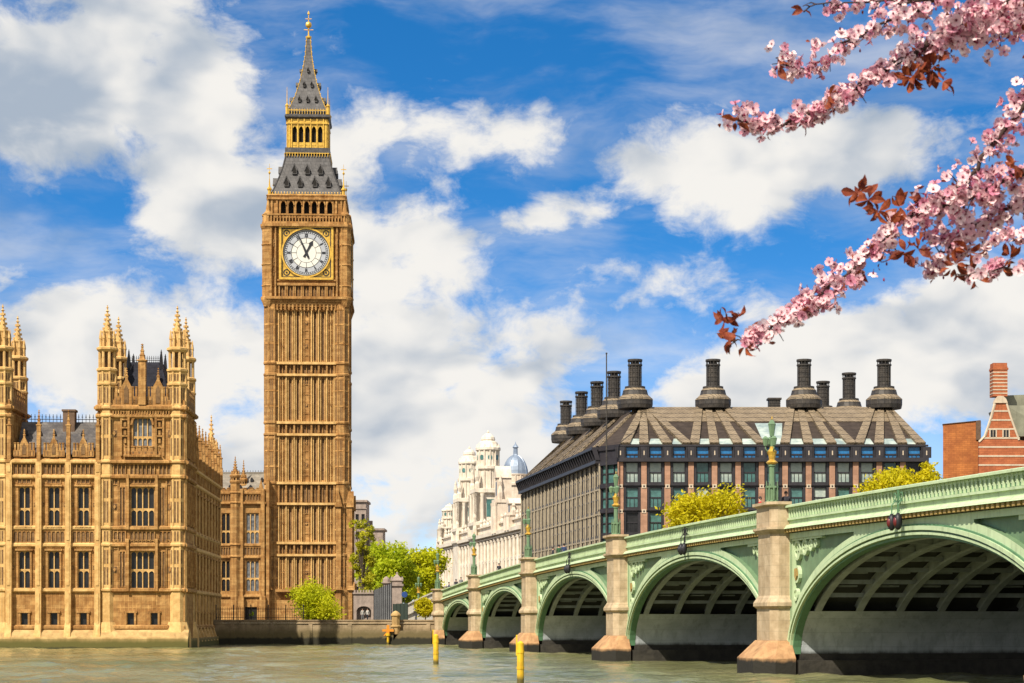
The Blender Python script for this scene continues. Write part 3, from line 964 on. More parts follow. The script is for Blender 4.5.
def buttress(mb, x, w, d, z0, z1, fade=True):
    """stepped buttress with weathered set-offs"""
    cut = [z for z in (z0, ZL['str1'], ZL['str2'], ZL['frz0'], z1) if z0 <= z <= z1]
    for i in range(len(cut) - 1):
        dd = d * (1 - .13 * i)
        mb.m = 2  # paler stone slot: the sunlit look of the buttresses is put into colour
        mb.box(x - w / 2, x + w / 2, -dd, 0.0, cut[i] + .001 * i, cut[i + 1])
        mb.box(x - w * .25, x + w * .25, -dd - .07, -dd + .001, cut[i] + .5, cut[i + 1] - .35)
    mb.hexa([(x - w * .62, -d - .75, z0 - 1.4), (x + w * .62, -d - .75, z0 - 1.4), (x + w * .62, 0, z0 - 1.4), (x - w * .62, 0, z0 - 1.4),
             (x - w * .5, -d, z0 + .9), (x + w * .5, -d, z0 + .9), (x + w * .5, 0, z0 + .9), (x - w * .5, 0, z0 + .9)])
    mb.m = 0

def string(mb, x0, x1, z, d=.28, h=.3):
    mb.box(x0, x1, -d, -.001, z - h * .5, z + h * .3)
    mb.hexa([(x0, -d * .5, z - h), (x1, -d * .5, z - h), (x1, -.001, z - h), (x0, -.001, z - h),
             (x0, -d, z - h * .5), (x1, -d, z - h * .5), (x1, -.001, z - h * .5), (x0, -.001, z - h * .5)])
    mb.hexa([(x0, -d, z + h * .3), (x1, -d, z + h * .3), (x1, -.001, z + h * .3), (x0, -.001, z + h * .3),
             (x0, -d * .4, z + h * .75), (x1, -d * .4, z + h * .75), (x1, -.001, z + h * .75), (x0, -.001, z + h * .75)])

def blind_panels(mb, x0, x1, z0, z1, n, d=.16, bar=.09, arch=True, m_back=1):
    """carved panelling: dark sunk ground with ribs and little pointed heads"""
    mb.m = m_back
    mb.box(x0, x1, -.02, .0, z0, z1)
    mb.m = 0
    wd = (x1 - x0) / n
    for i in range(n + 1):
        x = x0 + wd * i
        mb.box(x - bar / 2, x + bar / 2, -d, -.021, z0, z1)
    mb.box(x0, x1, -d * .8, -.022, z1 - bar, z1)
    mb.box(x0, x1, -d * .8, -.022, z0, z0 + bar)
    if arch:
        for i in range(n):
            cx = x0 + wd * (i + .5); hw = wd / 2 - bar / 2
            rise = min(hw * 1.3, (z1 - z0) * .4)
            ar = arch_pts(hw, z1 - bar - rise, rise, 4)
            mb.band([(cx + x, z) for x, z in ar], [(cx + x, z1 - bar * .5) for x, z in ar], -d * .7, -.023)

def battlement(mb, x0, x1, z0, z1, step=.9, d=.25):
    mb.box(x0, x1, -.1, d, z0, z0 + (z1 - z0) * .5)
    n = max(2, int((x1 - x0) / step)); w_ = (x1 - x0) / n
    for i in range(n):
        x = x0 + w_ * (i + .5)
        mb.box(x - w_ * .28, x + w_ * .28, -.1, d, z0 + (z1 - z0) * .5, z1)
        mb.box(x - w_ * .34, x + w_ * .34, -.16, d + .06, z1, z1 + .12)
        mb.m = 1
        mb.box(x - w_ * .14, x + w_ * .14, -.125, -.101, z0 + .15, z0 + (z1 - z0) * .42)
        mb.m = 0

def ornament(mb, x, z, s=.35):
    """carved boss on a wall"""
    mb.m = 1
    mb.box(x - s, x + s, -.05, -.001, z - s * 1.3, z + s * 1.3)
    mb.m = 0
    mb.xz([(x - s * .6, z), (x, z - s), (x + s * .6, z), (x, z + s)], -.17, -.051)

def scatter_carving(mb, x0, x1, z0, z1, rng, n):
    for _ in range(n):
        x = rng.uniform(x0 + .3, x1 - .3); z = rng.uniform(z0 + .3, z1 - .3)
        ornament(mb, x, z, rng.uniform(.14, .24))

WIN = {}
def put_window(kind, x, z, fr=None, parent=None):
    """a copy of the window of that kind at x, z on the facade frame"""
    src = WIN[kind]
    o = src.copy(); COL.objects.link(o); o.parent = parent or palace
    if fr is None:
        o.location = (x, 0, z); o.rotation_euler = (0, 0, 0)
    else:
        O, u, r = fr
        o.location = (O[0] + u[0] * x, O[1] + u[1] * x, z); o.rotation_euler = (0, 0, r)
    return o
h2 = pz(551) - pz(588.5); h1 = pz(487) - pz(527); hs_ = 1.55
def proto_windows():
    WIN['w_low'] = make_window(1.30, h2, 2, (.5,), GLASS, STONE_L, palace)
    WIN['w_up'] = make_window(1.30, h1, 2, (.45,), GLASS, STONE_L, palace)
    WIN['small'] = make_window(.85, 1.5, 1, (), GLASS, STONE_L, palace, False)
    WIN['big_low'] = make_window(2.7, h2, 4, (.5,), GLASS, STONE_L, palace)
    WIN['big_up'] = make_window(2.7, h1, 4, (.45,), GLASS, STONE_L, palace)
    WIN['arch'] = make_window(2.2, pz(414) - pz(446), 4, (.28,), GLASS_G, STONE_L, palace)
    WIN['fl_low'] = make_window(1.55, h2, 3, (.5,), GLASS, STONE_L, palace)
    WIN['fl_up'] = make_window(1.55, h1, 3, (.45,), GLASS, STONE_L, palace)
proto_windows()
used = set()
def first_or_copy(kind, x, z, fr=None):
    if kind in used: return put_window(kind, x, z, fr)
    used.add(kind)
    o = WIN[kind]
    if fr is None: o.location = (x, 0, z)
    else:
        O, u, r = fr
        o.location = (O[0] + u[0] * x, O[1] + u[1] * x, z); o.rotation_euler = (0, 0, r)
    return o

rng = random.Random(5)
def front_wing(xl, xr, bays, fr=None, lowk='w_low', upk='w_up', half=True, frame=None, butw=.66, pinn=False, butd=.7):
    """wall of a wing between two pavilions, in its own facade frame"""
    mb = MB()
    if frame: mb.frame(*frame)
    holes = []
    W = (xr - xl) / bays
    ww = 1.30 if lowk == 'w_low' else 1.55
    for i in range(bays):
        cx = xl + W * (i + .5)
        holes.append((cx - ww / 2, cx + ww / 2, pz(588.5), pz(588.5) + h2))
        holes.append((cx - ww / 2, cx + ww / 2, pz(527), pz(527) + h1))
        holes.append((cx - .42, cx + .42, pz(626), pz(626) + 1.5))
        first_or_copy(lowk, cx, pz(588.5), fr); first_or_copy(upk, cx, pz(527), fr); first_or_copy('small', cx, pz(626), fr)
    wall(mb, xl, xr, 0, ZL['frz1'] + .4, holes)
    for i in range(bays):
        cx = xl + W * (i + .5); a, b = cx - W / 2 + .45, cx + W / 2 - .45
        blind_panels(mb, a, b, ZL['str2'] + .25, ZL['str3'] - .35, 5, .14)
        blind_panels(mb, a, b, ZL['frz0'] + .2, ZL['frz1'] - .15, 5, .2)
        # hood over the openings and panel strips beside them
        for (z0, hh) in ((pz(588.5), h2), (pz(527), h1)):
            mb.box(cx - ww / 2 - .22, cx - ww / 2, -.16, .0, z0, z0 + hh)
            mb.box(cx + ww / 2, cx + ww / 2 + .22, -.16, .0, z0, z0 + hh)
            mb.box(cx - ww / 2 - .35, cx + ww / 2 + .35, -.28, .0, z0 + hh, z0 + hh + .22)
            mb.box(cx - ww / 2 - .3, cx + ww / 2 + .3, -.25, .0, z0 - .22, z0)
            blind_panels(mb, cx - ww / 2 - .1, cx + ww / 2 + .1, z0 + hh + .28, z0 + hh + 1.0, 3, .12)
            sw = (b - a - ww) / 2 - .3
            if sw > .4:
                for sg in (-1, 1):
                    xa = cx + sg * (ww / 2 + .26); xb = xa + sg * sw
                    blind_panels(mb, min(xa, xb), max(xa, xb), z0 + .1, z0 + hh * .48, 2, .13, .07)
                    blind_panels(mb, min(xa, xb), max(xa, xb), z0 + hh * .56, z0 + hh + .9, 2, .13, .07)
            for sg in (-1, 1):
                xo = cx + sg * (ww / 2 + .62)
                ornament(mb, xo, z0 + hh * .55, .16)
                mb.box(xo - .04, xo + .04, -.1, -.001, z0 + hh * .65, z0 + hh + .9)
        mb.box(cx - .75, cx + .75, -.22, 0, pz(626) + 1.5, pz(626) + 1.74); mb.box(cx - .7, cx + .7, -.2, 0, pz(626) - .2, pz(626))
        mb.box(cx - .64, cx - .42, -.16, 0, pz(626), pz(626) + 1.5); mb.box(cx + .42, cx + .64, -.16, 0, pz(626), pz(626) + 1.5)
        # little gable on the parapet
        zt = ZL['par']
        battlement(mb, a, cx - .5, ZL['frz1'] + .55, zt - .5, .6); battlement(mb, cx + .5, b, ZL['frz1'] + .55, zt - .5, .8)
        mb.xz([(cx - .5, ZL['frz1'] + .5), (cx + .5, ZL['frz1'] + .5), (cx + .5, zt - .6), (cx, zt + .4), (cx - .5, zt - .6)], -.15, .2)
        mb.m = 1; mb.xz([(cx - .22, ZL['frz1'] + .8), (cx + .22, ZL['frz1'] + .8), (cx + .22, zt - .9), (cx, zt - .4), (cx - .22, zt - .9)], -.2, -.151); mb.m = 0
        pinnacle(mb, cx, .02, .10, zt + .1, zt + .4, zt + 1.1)
    for i in range(bays + 1):
        x = xl + W * i
        buttress(mb, x, butw, butd, ZL['low0'] - .3, ZL['frz1'])
        mb.m = 0
        mb.box(x - butw * .32, x + butw * .32, -.45, .3, ZL['frz1'], ZL['par'] + .2)
        if pinn: pinnacle(mb, x, -.1, .26, ZL['par'] + .2, ZL['par'] + 1.4, ZL['par'] + 3.4)
        else:
            pinnacle(mb, x, -.1, .22, ZL['par'] + .2, ZL['par'] + 1.5, ZL['par'] + 3.4)
    mb.m = 2
    for z, dd in ((ZL['str1'], .3), (ZL['str2'], .25), (ZL['str3'], .25), (ZL['frz0'], .34), (ZL['frz1'], .42)):
        string(mb, xl, xr, z, dd)
    mb.m = 0
    string(mb, xl, xr, ZL['low0'] + .1, .35, .35)
    return mb

# corner pavilion, built twice along the front
def pavilion(xr):
    W = px(185) - px(98.5)
    mb = MB(); mb.frame((xr, 0, 0))
    c = -W * .5 + .12
    zw2, zw1, za = pz(588.5), pz(527), pz(446)
    ha = pz(414) - pz(446)
    holes = [(c - 1.35, c + 1.35, zw2, zw2 + h2), (c - 1.35, c + 1.35, zw1, zw1 + h1), (c - 1.1, c + 1.1, za, za + ha)]
    for sx in (-1.35, 1.35):
        holes.append((c + sx - .42, c + sx + .42, pz(626), pz(626) + 1.5)); first_or_copy('small', xr + c + sx, pz(626))
        for (q0, q1, q2, q3) in ((-.75, .75, 1.5, 1.74), (-.7, .7, -.2, 0), (-.64, -.42, 0, 1.5), (.42, .64, 0, 1.5)):
            mb.box(c + sx + q0, c + sx + q1, -.2, -.001, pz(626) + q2, pz(626) + q3)
    wall(mb, -W, 0, 0, ZL['cor'], holes)
    first_or_copy('big_low', xr + c, zw2); first_or_copy('big_up', xr + c, zw1); first_or_copy('arch', xr + c, za)
    # spandrels over the arched window
    ar = arch_pts(1.1, za + ha - 1.3, 1.25, 6)
    mb.band([(c + x, z) for x, z in ar], [(c + x, za + ha) for x, z in ar], -.02, .3)
    ao = arch_pts(1.35, za + ha - 1.3, 1.55, 6)
    mb.band([(c + x, z) for x, z in ar], [(c + x, z) for x, z in ao], -.25, -.021)
    # other three sides
    for (o, u, n_) in (((xr, 0, 0), (0, 1, 0), (-1, 0, 0)), ((xr - W, W, 0), (0, -1, 0), (1, 0, 0)), ((xr, W, 0), (-1, 0, 0), (0, -1, 0))):
        mb.frame(o, u, n_)
        wall(mb, 0, W, 0, ZL['cor'], [])
        for z, dd in ((ZL['frz0'], .34), (ZL['frz1'], .42), (ZL['cor'], .45), (ZL['str1'], .3), (ZL['str2'], .25), (ZL['str3'], .25)):
            string(mb, 0, W, z, dd)
        for q in range(4):
            x = W * (q + .5) / 4 
            blind_panels(mb, x - .8, x + .8, ZL['frz0'] + .2, ZL['frz1'] - .15, 4, .2)
            blind_panels(mb, x - .8, x + .8, ZL['frz1'] + .6, ZL['cor'] - .6, 2, .2)
            blind_panels(mb, x - .8, x + .8, ZL['str3'] + .4, ZL['frz0'] - .6, 2, .25)
            blind_panels(mb, x - .8, x + .8, ZL['str1'] + .4, ZL['str2'] - .6, 2, .25)
        battlement(mb, 1, W - 1, ZL['cor'] + .3, ZL['top'], .9)
    mb.frame((xr, 0, 0))
    # front carving
    for z0, hh in ((zw2, h2), (zw1, h1)):
        for sg in (-1, 1):
            xo = c + sg * 1.65
            mb.box(xo - .16, xo + .16, -.5, 0, z0 - .3, z0 + hh + 1.4)
            blind_panels(mb, min(xo + sg * .25, xo + sg * .95), max(xo + sg * .25, xo + sg * .95), z0 + .1, z0 + hh, 2, .15, m_back=1)
            ornament(mb, c + sg * 3.15, z0 + hh * .5, .26)
            mb.box(c + sg * 2.75 - .06, c + sg * 2.75 + .06, -.14, -.001, z0 - .2, z0 + hh + 1.2)
            mb.box(c + sg * 3.6 - .06, c + sg * 3.6 + .06, -.14, -.001, z0 - .2, z0 + hh + 1.2)
        mb.box(c - 1.55, c + 1.55, -.32, 0, z0 + hh, z0 + hh + .25)
        mb.box(c - 1.6, c + 1.6, -.36, 0, z0 - .3, z0)
        blind_panels(mb, c - 1.4, c + 1.4, z0 + hh + .3, z0 + hh + 1.25, 6, .16)
        blind_panels(mb, c - 3.6, c - 2.7, z0 + hh + .2, z0 + hh + 1.3, 2, .12); blind_panels(mb, c + 2.7, c + 3.6, z0 + hh + .2, z0 + hh + 1.3, 2, .12)
    for x0, x1, n_ in ((c - 3.7, c - 1.9, 4), (c - 1.4, c + 1.4, 6), (c + 1.9, c + 3.7, 4)):
        blind_panels(mb, x0, x1, ZL['str2'] + .25, ZL['str3'] - .35, n_, .16)
        blind_panels(mb, x0, x1, ZL['frz0'] + .2, ZL['frz1'] - .2, n_, .2)
    for sg in (-1, 1):
        for j in range(4):                               # niches beside the arched window
            z = za + .3 + j * .95
            mb.m = 1; mb.box(c + sg * 1.95 - .26, c + sg * 1.95 + .26, -.03, -.001, z, z + .7); mb.m = 0
            mb.box(c + sg * 1.95 - .34, c + sg * 1.95 + .34, -.3, -.03, z + .7, z + .88)
            mb.box(c + sg * 1.95 - .13, c + sg * 1.95 + .13, -.2, -.031, z, z + .5)
        mb.box(c + sg * 1.55 - .12, c + sg * 1.55 + .12, -.32, 0, za - 1.2, ZL['cor'] - .4)
        mb.box(c + sg * 2.4 - .1, c + sg * 2.4 + .1, -.25, 0, za - 1.2, ZL['cor'] - .4)
        ornament(mb, c + sg * 3.2, za + 1.4, .3); ornament(mb, c + sg * 3.2, za + 3.9, .2)
        mb.box(c + sg * 3.72 - .08, c + sg * 3.72 + .08, -.2, 0, ZL['frz1'] + .3, ZL['cor'] - .4)
    battlement(mb, c - 2.1, c + 2.1, za - 1.05, za - .15, .6, .0)          # balcony
    mb.box(c - 2.1, c + 2.1, -.55, -.11, za - 1.3, za - 1.06)
    for z, dd in ((ZL['str1'], .34), (ZL['str2'], .3), (ZL['str3'], .3), (ZL['frz0'], .40), (ZL['frz1'], .5)):
        string(mb, -W, 0, z, dd)
    string(mb, -W, 0, ZL['low0'] + .1, .35, .35)
    mb.m = 1; mb.box(-W + 1.7, -1.7, -.06, -.001, ZL['cor'] - .75, ZL['cor'] - .3); mb.m = 0
    for i in range(22):
        x = -W + 1.8 + (W - 3.6) * i / 21
        mb.box(x - .07, x + .07, -.34, -.061, ZL['cor'] - .8, ZL['cor'] - .3)
    string(mb, -W - .2, .2, ZL['cor'], .5, .4); string(mb, -W - .2, .2, ZL['cor'] - .95, .35, .3)
    for a, b in ((-W + 1.9, c - 2.3), (c - 1.3, c - .5), (c + .5, c + 1.3), (c + 2.3, -1.9)):
        battlement(mb, a, b, ZL['cor'] + .3, ZL['top'], .75)
    mb.box(-W, 0, -.1, .3, ZL['cor'], ZL['cor'] + .9)
    for sg in (-1, 1):
        x = c + sg * 1.8
        z = ZL['top']
        mb.xz([(x - .62, ZL['cor'] + .3), (x + .62, ZL['cor'] + .3), (x + .62, z), (x, z + 1.2), (x - .62, z)], -.2, .2)
        mb.m = 1; mb.xz([(x - .26, ZL['cor'] + .5), (x + .26, ZL['cor'] + .5), (x + .26, z - .2), (x, z + .3), (x - .26, z - .2)], -.26, -.201); mb.m = 0
        pinnacle(mb, x, 0, .14, z + .8, z + 1.2, z + 2.3)
    pinnacle(mb, c, -.1, .42, ZL['cor'] + .3, pz(362), pz(344))
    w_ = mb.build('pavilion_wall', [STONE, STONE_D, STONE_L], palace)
    # corner turrets
    zc, z1, z2, z3, zt = ZL['cor'], pz(370), pz(349), pz(332), pz(305)
    r = 1.06
    for (tx, ty) in ((-W + r - .05, .62), (-r + .12, .62), (-W + r - .05, W - .9), (-r + .12, W - .9)):
        t = MB(); t.frame((xr, 0, 0))
        turret(t, tx, ty, r, 0, z1, z2, z3, zt)
        for z in (ZL['str1'], ZL['str2'], ZL['str3'], ZL['frz0'], ZL['frz1'], ZL['cor'] - .95, ZL['cor'], ZL['top'] + .4):
            t.lathe(tx, ty, [(r * 1.0, z - .22), (r * 1.17, z - .1), (r * 1.17, z + .1), (r * 1.0, z + .25)])
        t.lathe(tx, ty, [(r * 1.55, 0), (r * 1.5, 1.7), (r * 1.12, 3.0), (r * 1.12, ZL['low0'] + .3), (r, ZL['low0'] + .6)])
        # carved panels on each face of the turret
        for (zz0, zz1) in ((ZL['str1'] + .5, ZL['str2'] - .5), (ZL['str3'] + .5, ZL['frz0'] - .6), (ZL['frz1'] + .6, ZL['cor'] - 1.4), (ZL['cor'] + .5, ZL['top']), (ZL['top'] + .8, z1 - .5)):
            for i in range(8):
                t.lathe(tx + r * math.cos(PI / 8 + PI / 4 * i), ty + r * math.sin(PI / 8 + PI / 4 * i), [(.13, zz0 - .3), (.13, zz1 + .3)], 4)
        t.m = 1
        ap_ = r * math.cos(PI / 8)
        for i in range(8):
            q = PI / 4 * i
            t.frame(Vector((xr + tx + math.cos(q) * ap_, ty + math.sin(q) * ap_, 0)), (-math.sin(q), math.cos(q), 0), (-math.cos(q), -math.sin(q), 0), (0, 0, 1))
            for (q0, q1) in ((ZL['str1'] + .6, ZL['str1'] + 2.6), (ZL['str1'] + 3.0, ZL['str2'] - .6), (ZL['str2'] + .4, ZL['str3'] - .4), (ZL['str3'] + .6, ZL['str3'] + 3.0), (ZL['str3'] + 3.4, ZL['frz0'] - .5), (ZL['frz1'] + .7, ZL['frz1'] + 2.7), (ZL['frz1'] + 3.1, ZL['cor'] - 1.4), (ZL['cor'] + .5, ZL['top']), (ZL['top'] + .8, z1 - .5)):
                t.box(-.25, -.06, -.02, 0, q0, q1); t.box(.06, .25, -.02, 0, q0, q1)
        t.frame(None); t.m = 0
        t.build('turret', [STONE_L, STONE_D], palace)
    rf = MB(); rf.frame((xr, 0, 0))
    b0, b1 = 1.55, 3.1
    zb, zr = ZL['cor'] + .2, pz(359)
    rf.loft([[(-W + b0, b0, zb), (-b0, b0, zb), (-b0, W - b0, zb), (-W + b0, W - b0, zb)],
             [(-W + b0 + .75, b0 + .75, zb + 2.2), (-b0 - .75, b0 + .75, zb + 2.2), (-b0 - .75, W - b0 - .75, zb + 2.2), (-W + b0 + .75, W - b0 - .75, zb + 2.2)],
             [(-W + b1, b1, zr), (-b1, b1, zr), (-b1, W - b1, zr), (-W + b1, W - b1, zr)]])
    ro = rf.build('pavilion_roof', SLATE_N, palace)
    for y in (b1, W - b1):
        cr = MB(); cr.frame((xr, 0, 0))
        for x in (-W + b1, -b1):
            cr.lathe(x, y, [(.30, zr - .8), (.18, zr + .6), (.03, zr + 1.5)], 5)
            cr.lathe(x, y, [(.02, zr + 1.1), (.14, zr + 1.2), (.02, zr + 1.3)], 5)
        for i in range(15):
            x = -W + b1 + (W - 2 * b1) * (i + .5) / 15
            cr.box(x - .025, x + .025, y - .02, y + .02, zr, zr + .75)
            cr.box(x - .09, x + .09, y - .02, y + .02, zr + .45, zr + .52)
        cr.box(-W + b1, -b1, y - .03, y + .03, zr + .2, zr + .27)
        cr.build('roof_cresting', IRON, ro)
    for (tx, ty) in ((-W + r - .05, .62), (-r + .12, .62)):
        pass
pavilion(0.0)
PV2 = px(12)
pavilion(PV2)
Wp = px(185) - px(98.5)
xl, xr = PV2 - .05, -Wp + .05
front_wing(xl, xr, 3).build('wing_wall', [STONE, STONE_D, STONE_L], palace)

def wing_roof(x0, x1, y0, y1, ze, zr, name='wing_roof', parent=None, m=SLATE, crest=True):
    rf = MB()
    ym = (y0 + y1) / 2
    rf.loft([[(x0, y0, ze), (x0, ym, zr), (x0, y1, ze)], [(x1, y0, ze), (x1, ym, zr), (x1, y1, ze)]])
    for i in range(int((x1 - x0) / 1.6)):
        x = x0 + .8 + i * 1.6
        for t in (.28, .6):
            z = ze + (zr - ze) * t; y = y0 + (ym - y0) * t
            rf.m = 1
            rf.xz([(x - .22, z), (x + .22, z), (x, z + .55)], y - .25, y + .35)
            rf.m = 0
    o = rf.build(name, [m, IRON], parent or palace)
    if crest:
        c = MB()
        n = int((x1 - x0) / .42)
        for i in range(n):
            x = x0 + (x1 - x0) * (i + .5) / n
            c.box(x - .03, x + .03, ym - .02, ym + .02, zr - .1, zr + .9)
            c.box(x - .1, x + .1, ym - .02, ym + .02, zr + .55, zr + .63)
        c.box(x0, x1, ym - .03, ym + .03, zr + .28, zr + .36)
        c.build('roof_cresting', IRON, o)
    return o
wing_roof(xl + .6, xr - .6, .8, 7.6, ZL['frz1'] + .8, pz(419))
cm = MB()
cx = px(65)
cm.box(cx - .68, cx + .68, 3.2, 4.6, pz(430), pz(409)); cm.box(cx - .8, cx + .8, 3.1, 4.7, pz(409), pz(407))
cm.build('chimney', CHIM, palace)

# flank running back from the right-hand pavilion
FL = 33.2
ffr = ((-.35, 0, 0), (0, 1, 0), (-1, 0, 0))
wfr = ((-.35, 0), (0, 1), PI / 2)
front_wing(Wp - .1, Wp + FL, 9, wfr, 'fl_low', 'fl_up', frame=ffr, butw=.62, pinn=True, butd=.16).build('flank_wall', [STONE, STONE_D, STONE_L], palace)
t = MB()
turret(t, -1.5, Wp + FL + .4, .95, 0, 24.4, 26.6, 27.7, 31.4)
for z in (ZL['str1'], ZL['str2'], ZL['str3'], ZL['frz0'], ZL['frz1']):
    t.lathe(-1.5, Wp + FL + .4, [(1.0, z - .22), (1.17, z - .1), (1.17, z + .1), (1.0, z + .25)])
t.build('turret', [STONE_L, STONE_D], palace)
bk = MB()
bk.box(PV2 - Wp - 40, -1.2, 1.5, Wp + FL, 0, ZL['frz1'] + .3)
bk.build('rear_block', STONE, palace)
# rest of the front to the left of the picture
lb = front_wing(PV2 - Wp - 14, PV2 - Wp + .05, 4)
lb.build('wing_wall', [STONE, STONE_D, STONE_L], palace)
wing_roof(PV2 - Wp - 14, PV2 - Wp - .6, .8, 7.6, ZL['frz1'] + .8, pz(419))
# river plinth under the whole front
pl = MB()
for (a, b) in ((PV2 - Wp - 14, .5),):
    pl.loft([[(a, -1.6, -3), (b, -1.6, -3), (b, .3, -3), (a, .3, -3)], [(a, -1.5, 1.1), (b, -1.5, 1.1), (b, .3, 1.1), (a, .3, 1.1)],
             [(a, -1.1, 1.35), (b, -1.1, 1.35), (b, .3, 1.35), (a, .3, 1.35)], [(a, -.9, 1.75), (b, -.9, 1.75), (b, .3, 1.75), (a, .3, 1.75)],
             [(a, -.35, 2.1), (b, -.35, 2.1), (b, .3, 2.1), (a, .3, 2.1)]])
    pl.box(b - .4, b, -1.45, 40, -3, 1.1)
pl.build('plinth', STONE_P, palace)

# ------------------------------------------------------------------ link wing between palace and clock tower
LY = 301.5
LS = F / LY
lx0, lx1 = lat(215, LY), lat(266, LY)
LO = Vector((lx0, LY, GZ))
link = thing('palace_wing', 'shaded stone wing with pale grey roof joining palace and clock tower', 'building', LO)
def lz(y): return hgt(y, LY) - GZ
def lxx(x): return lat(x, LY) - lx0
mb = MB()
W = lx1 - lx0
holes = []
for (a, b) in ((246, 259), (221.5, 230)):
    for (t_, b_) in ((513, 544), (560.5, 591)):
        holes.append((lxx(a), lxx(b), lz(b_), lz(t_)))
        make_window(lxx(b) - lxx(a), lz(t_) - lz(b_), 3 if a > 230 else 2, (.42,), GLASS if a < 230 else GLASS_G, STONE_L, link).location = ((lxx(a) + lxx(b)) / 2, 0, lz(b_))
holes.append((lxx(245), lxx(257), 0, lz(607)))
wall(mb, 0, W, 0, lz(489), holes)
dr = MB(); dr.box(lxx(245) + .01, lxx(257) - .01, .3, .36, 0, lz(607)); dr.box((lxx(245) + lxx(257)) / 2 - .05, (lxx(245) + lxx(257)) / 2 + .05, .24, .3, 0, lz(607)); dr.build('door', DARKV, link)
for y, dd in ((545, .3), (557, .3), (596, .3), (503, .5), (493, .3)):
    string(mb, 0, W, lz(y), dd)
for a, b, n in ((221, 231, 4), (241.5, 262, 7)):
    blind_panels(mb, lxx(a), lxx(b), lz(555.5), lz(547), n, .2)
    blind_panels(mb, lxx(a), lxx(b), lz(501), lz(494.5), n, .2)
    battlement(mb, lxx(a), lxx(b), lz(492), lz(488.5), .8)
for x in (241.5, 263):
    mb.box(lxx(x) - .3, lxx(x) + .3, -.55, 0, 0, lz(489))
    mb.box(lxx(x) - .45, lxx(x) + .45, -.75, -.0, 0, lz(596))
mb.box(W, W + .5, -.2, 1, 0, lz(480))
mb.xz([(lxx(258), lz(492)), (lxx(264), lz(492)), (lxx(261), lz(479))], -.15, .15)
bo = MB(); 
mb.box(0, W, 1.0, 16, 0, lz(490))
mb.build('wall', [STONE, STONE_D], link)
t = MB()
turret(t, lxx(235.5), -.3, .74, 0, lz(482), lz(476), lz(472), lz(456.5))
for y in (545, 557, 503, 493):
    t.lathe(lxx(235.5), -.3, [(.74, lz(y) - .2), (.9, lz(y)), (.74, lz(y) + .25)])
t.build('turret', [STONE, STONE_D], link)
t = MB(); turret(t, lxx(240.5), 3.5, .55, lz(500), lz(484), lz(478), lz(474), lz(458)); t.build('turret', [STONE, STONE_D], link)
rf = MB()
ym = 8.5
rf.loft([[(-2, 1.2, lz(494)), (-2, ym - 3, lz(470.5)), (-2, ym + 3, lz(470.5)), (-2, 16, lz(494))], [(W, 1.2, lz(494)), (W, ym - 3, lz(470.5)), (W, ym + 3, lz(470.5)), (W, 16, lz(494))]])
rf.box(-2, W, ym - 3.1, ym + 3.1, lz(470.5), lz(469.3))
rf.m = 1
for x in np.arange(2.0, W - .5, 1.6):
    for t_ in (.28, .62):
        z = lz(494) + (lz(470.5) - lz(494)) * t_; y = 1.2 + (ym - 4.2) * t_
        rf.xz([(x - .22, z - .1), (x + .22, z - .1), (x + .22, z + .35), (x, z + .6), (x - .22, z + .35)], y - .3, y + .3)
rf.m = 2
for x in np.arange(-2, W, .42):
    rf.box(x - .03, x + .03, ym - 3, ym - 2.95, lz(469.3), lz(467.5))
rf.build('roof', [SLATE_S, IRON, IRON], link)

# ------------------------------------------------------------------ the clock tower
TY = 303.0
TH = 6.53
TO = Vector((lat(308.6, TY + TH), TY + TH, GZ))
tower = thing('clock_tower', 'tall golden gothic clock tower with white dial and iron spire', 'clock tower', TO, PAL_RZ)
def tz(y, Y=TY): return hgt(y, Y) - GZ
SIDES = [((0, 0, 0), (math.cos(a), math.sin(a), 0), (-math.sin(a), math.cos(a), 0)) for a in (0, PI / 2, PI, -PI / 2)]
def side_frame(k, h):
    """facade frame of side k whose plane lies h from the axis; outwards is -y"""
    o, u, n_ = SIDES[k]
    return (Vector(n_) * -h, u, n_)
sec = [(tz(590), tz(555)), (tz(543), tz(503.7)), (tz(483), tz(434.4)), (tz(422.6), tz(374.6)), (tz(363), tz(305))]
bands = [(tz(555), tz(543)), (tz(503.7), tz(483)), (tz(434.4), tz(422.6)), (tz(374.6), tz(363))]
sh = MB()
FH = 5.75
ribs = (-4.3, -3.15, -1.9, -.78, .78, 1.9, 3.15, 4.3)
slots = (-2.52, -1.34, 1.34, 2.52)
pan = (-3.72, 0, 3.72)
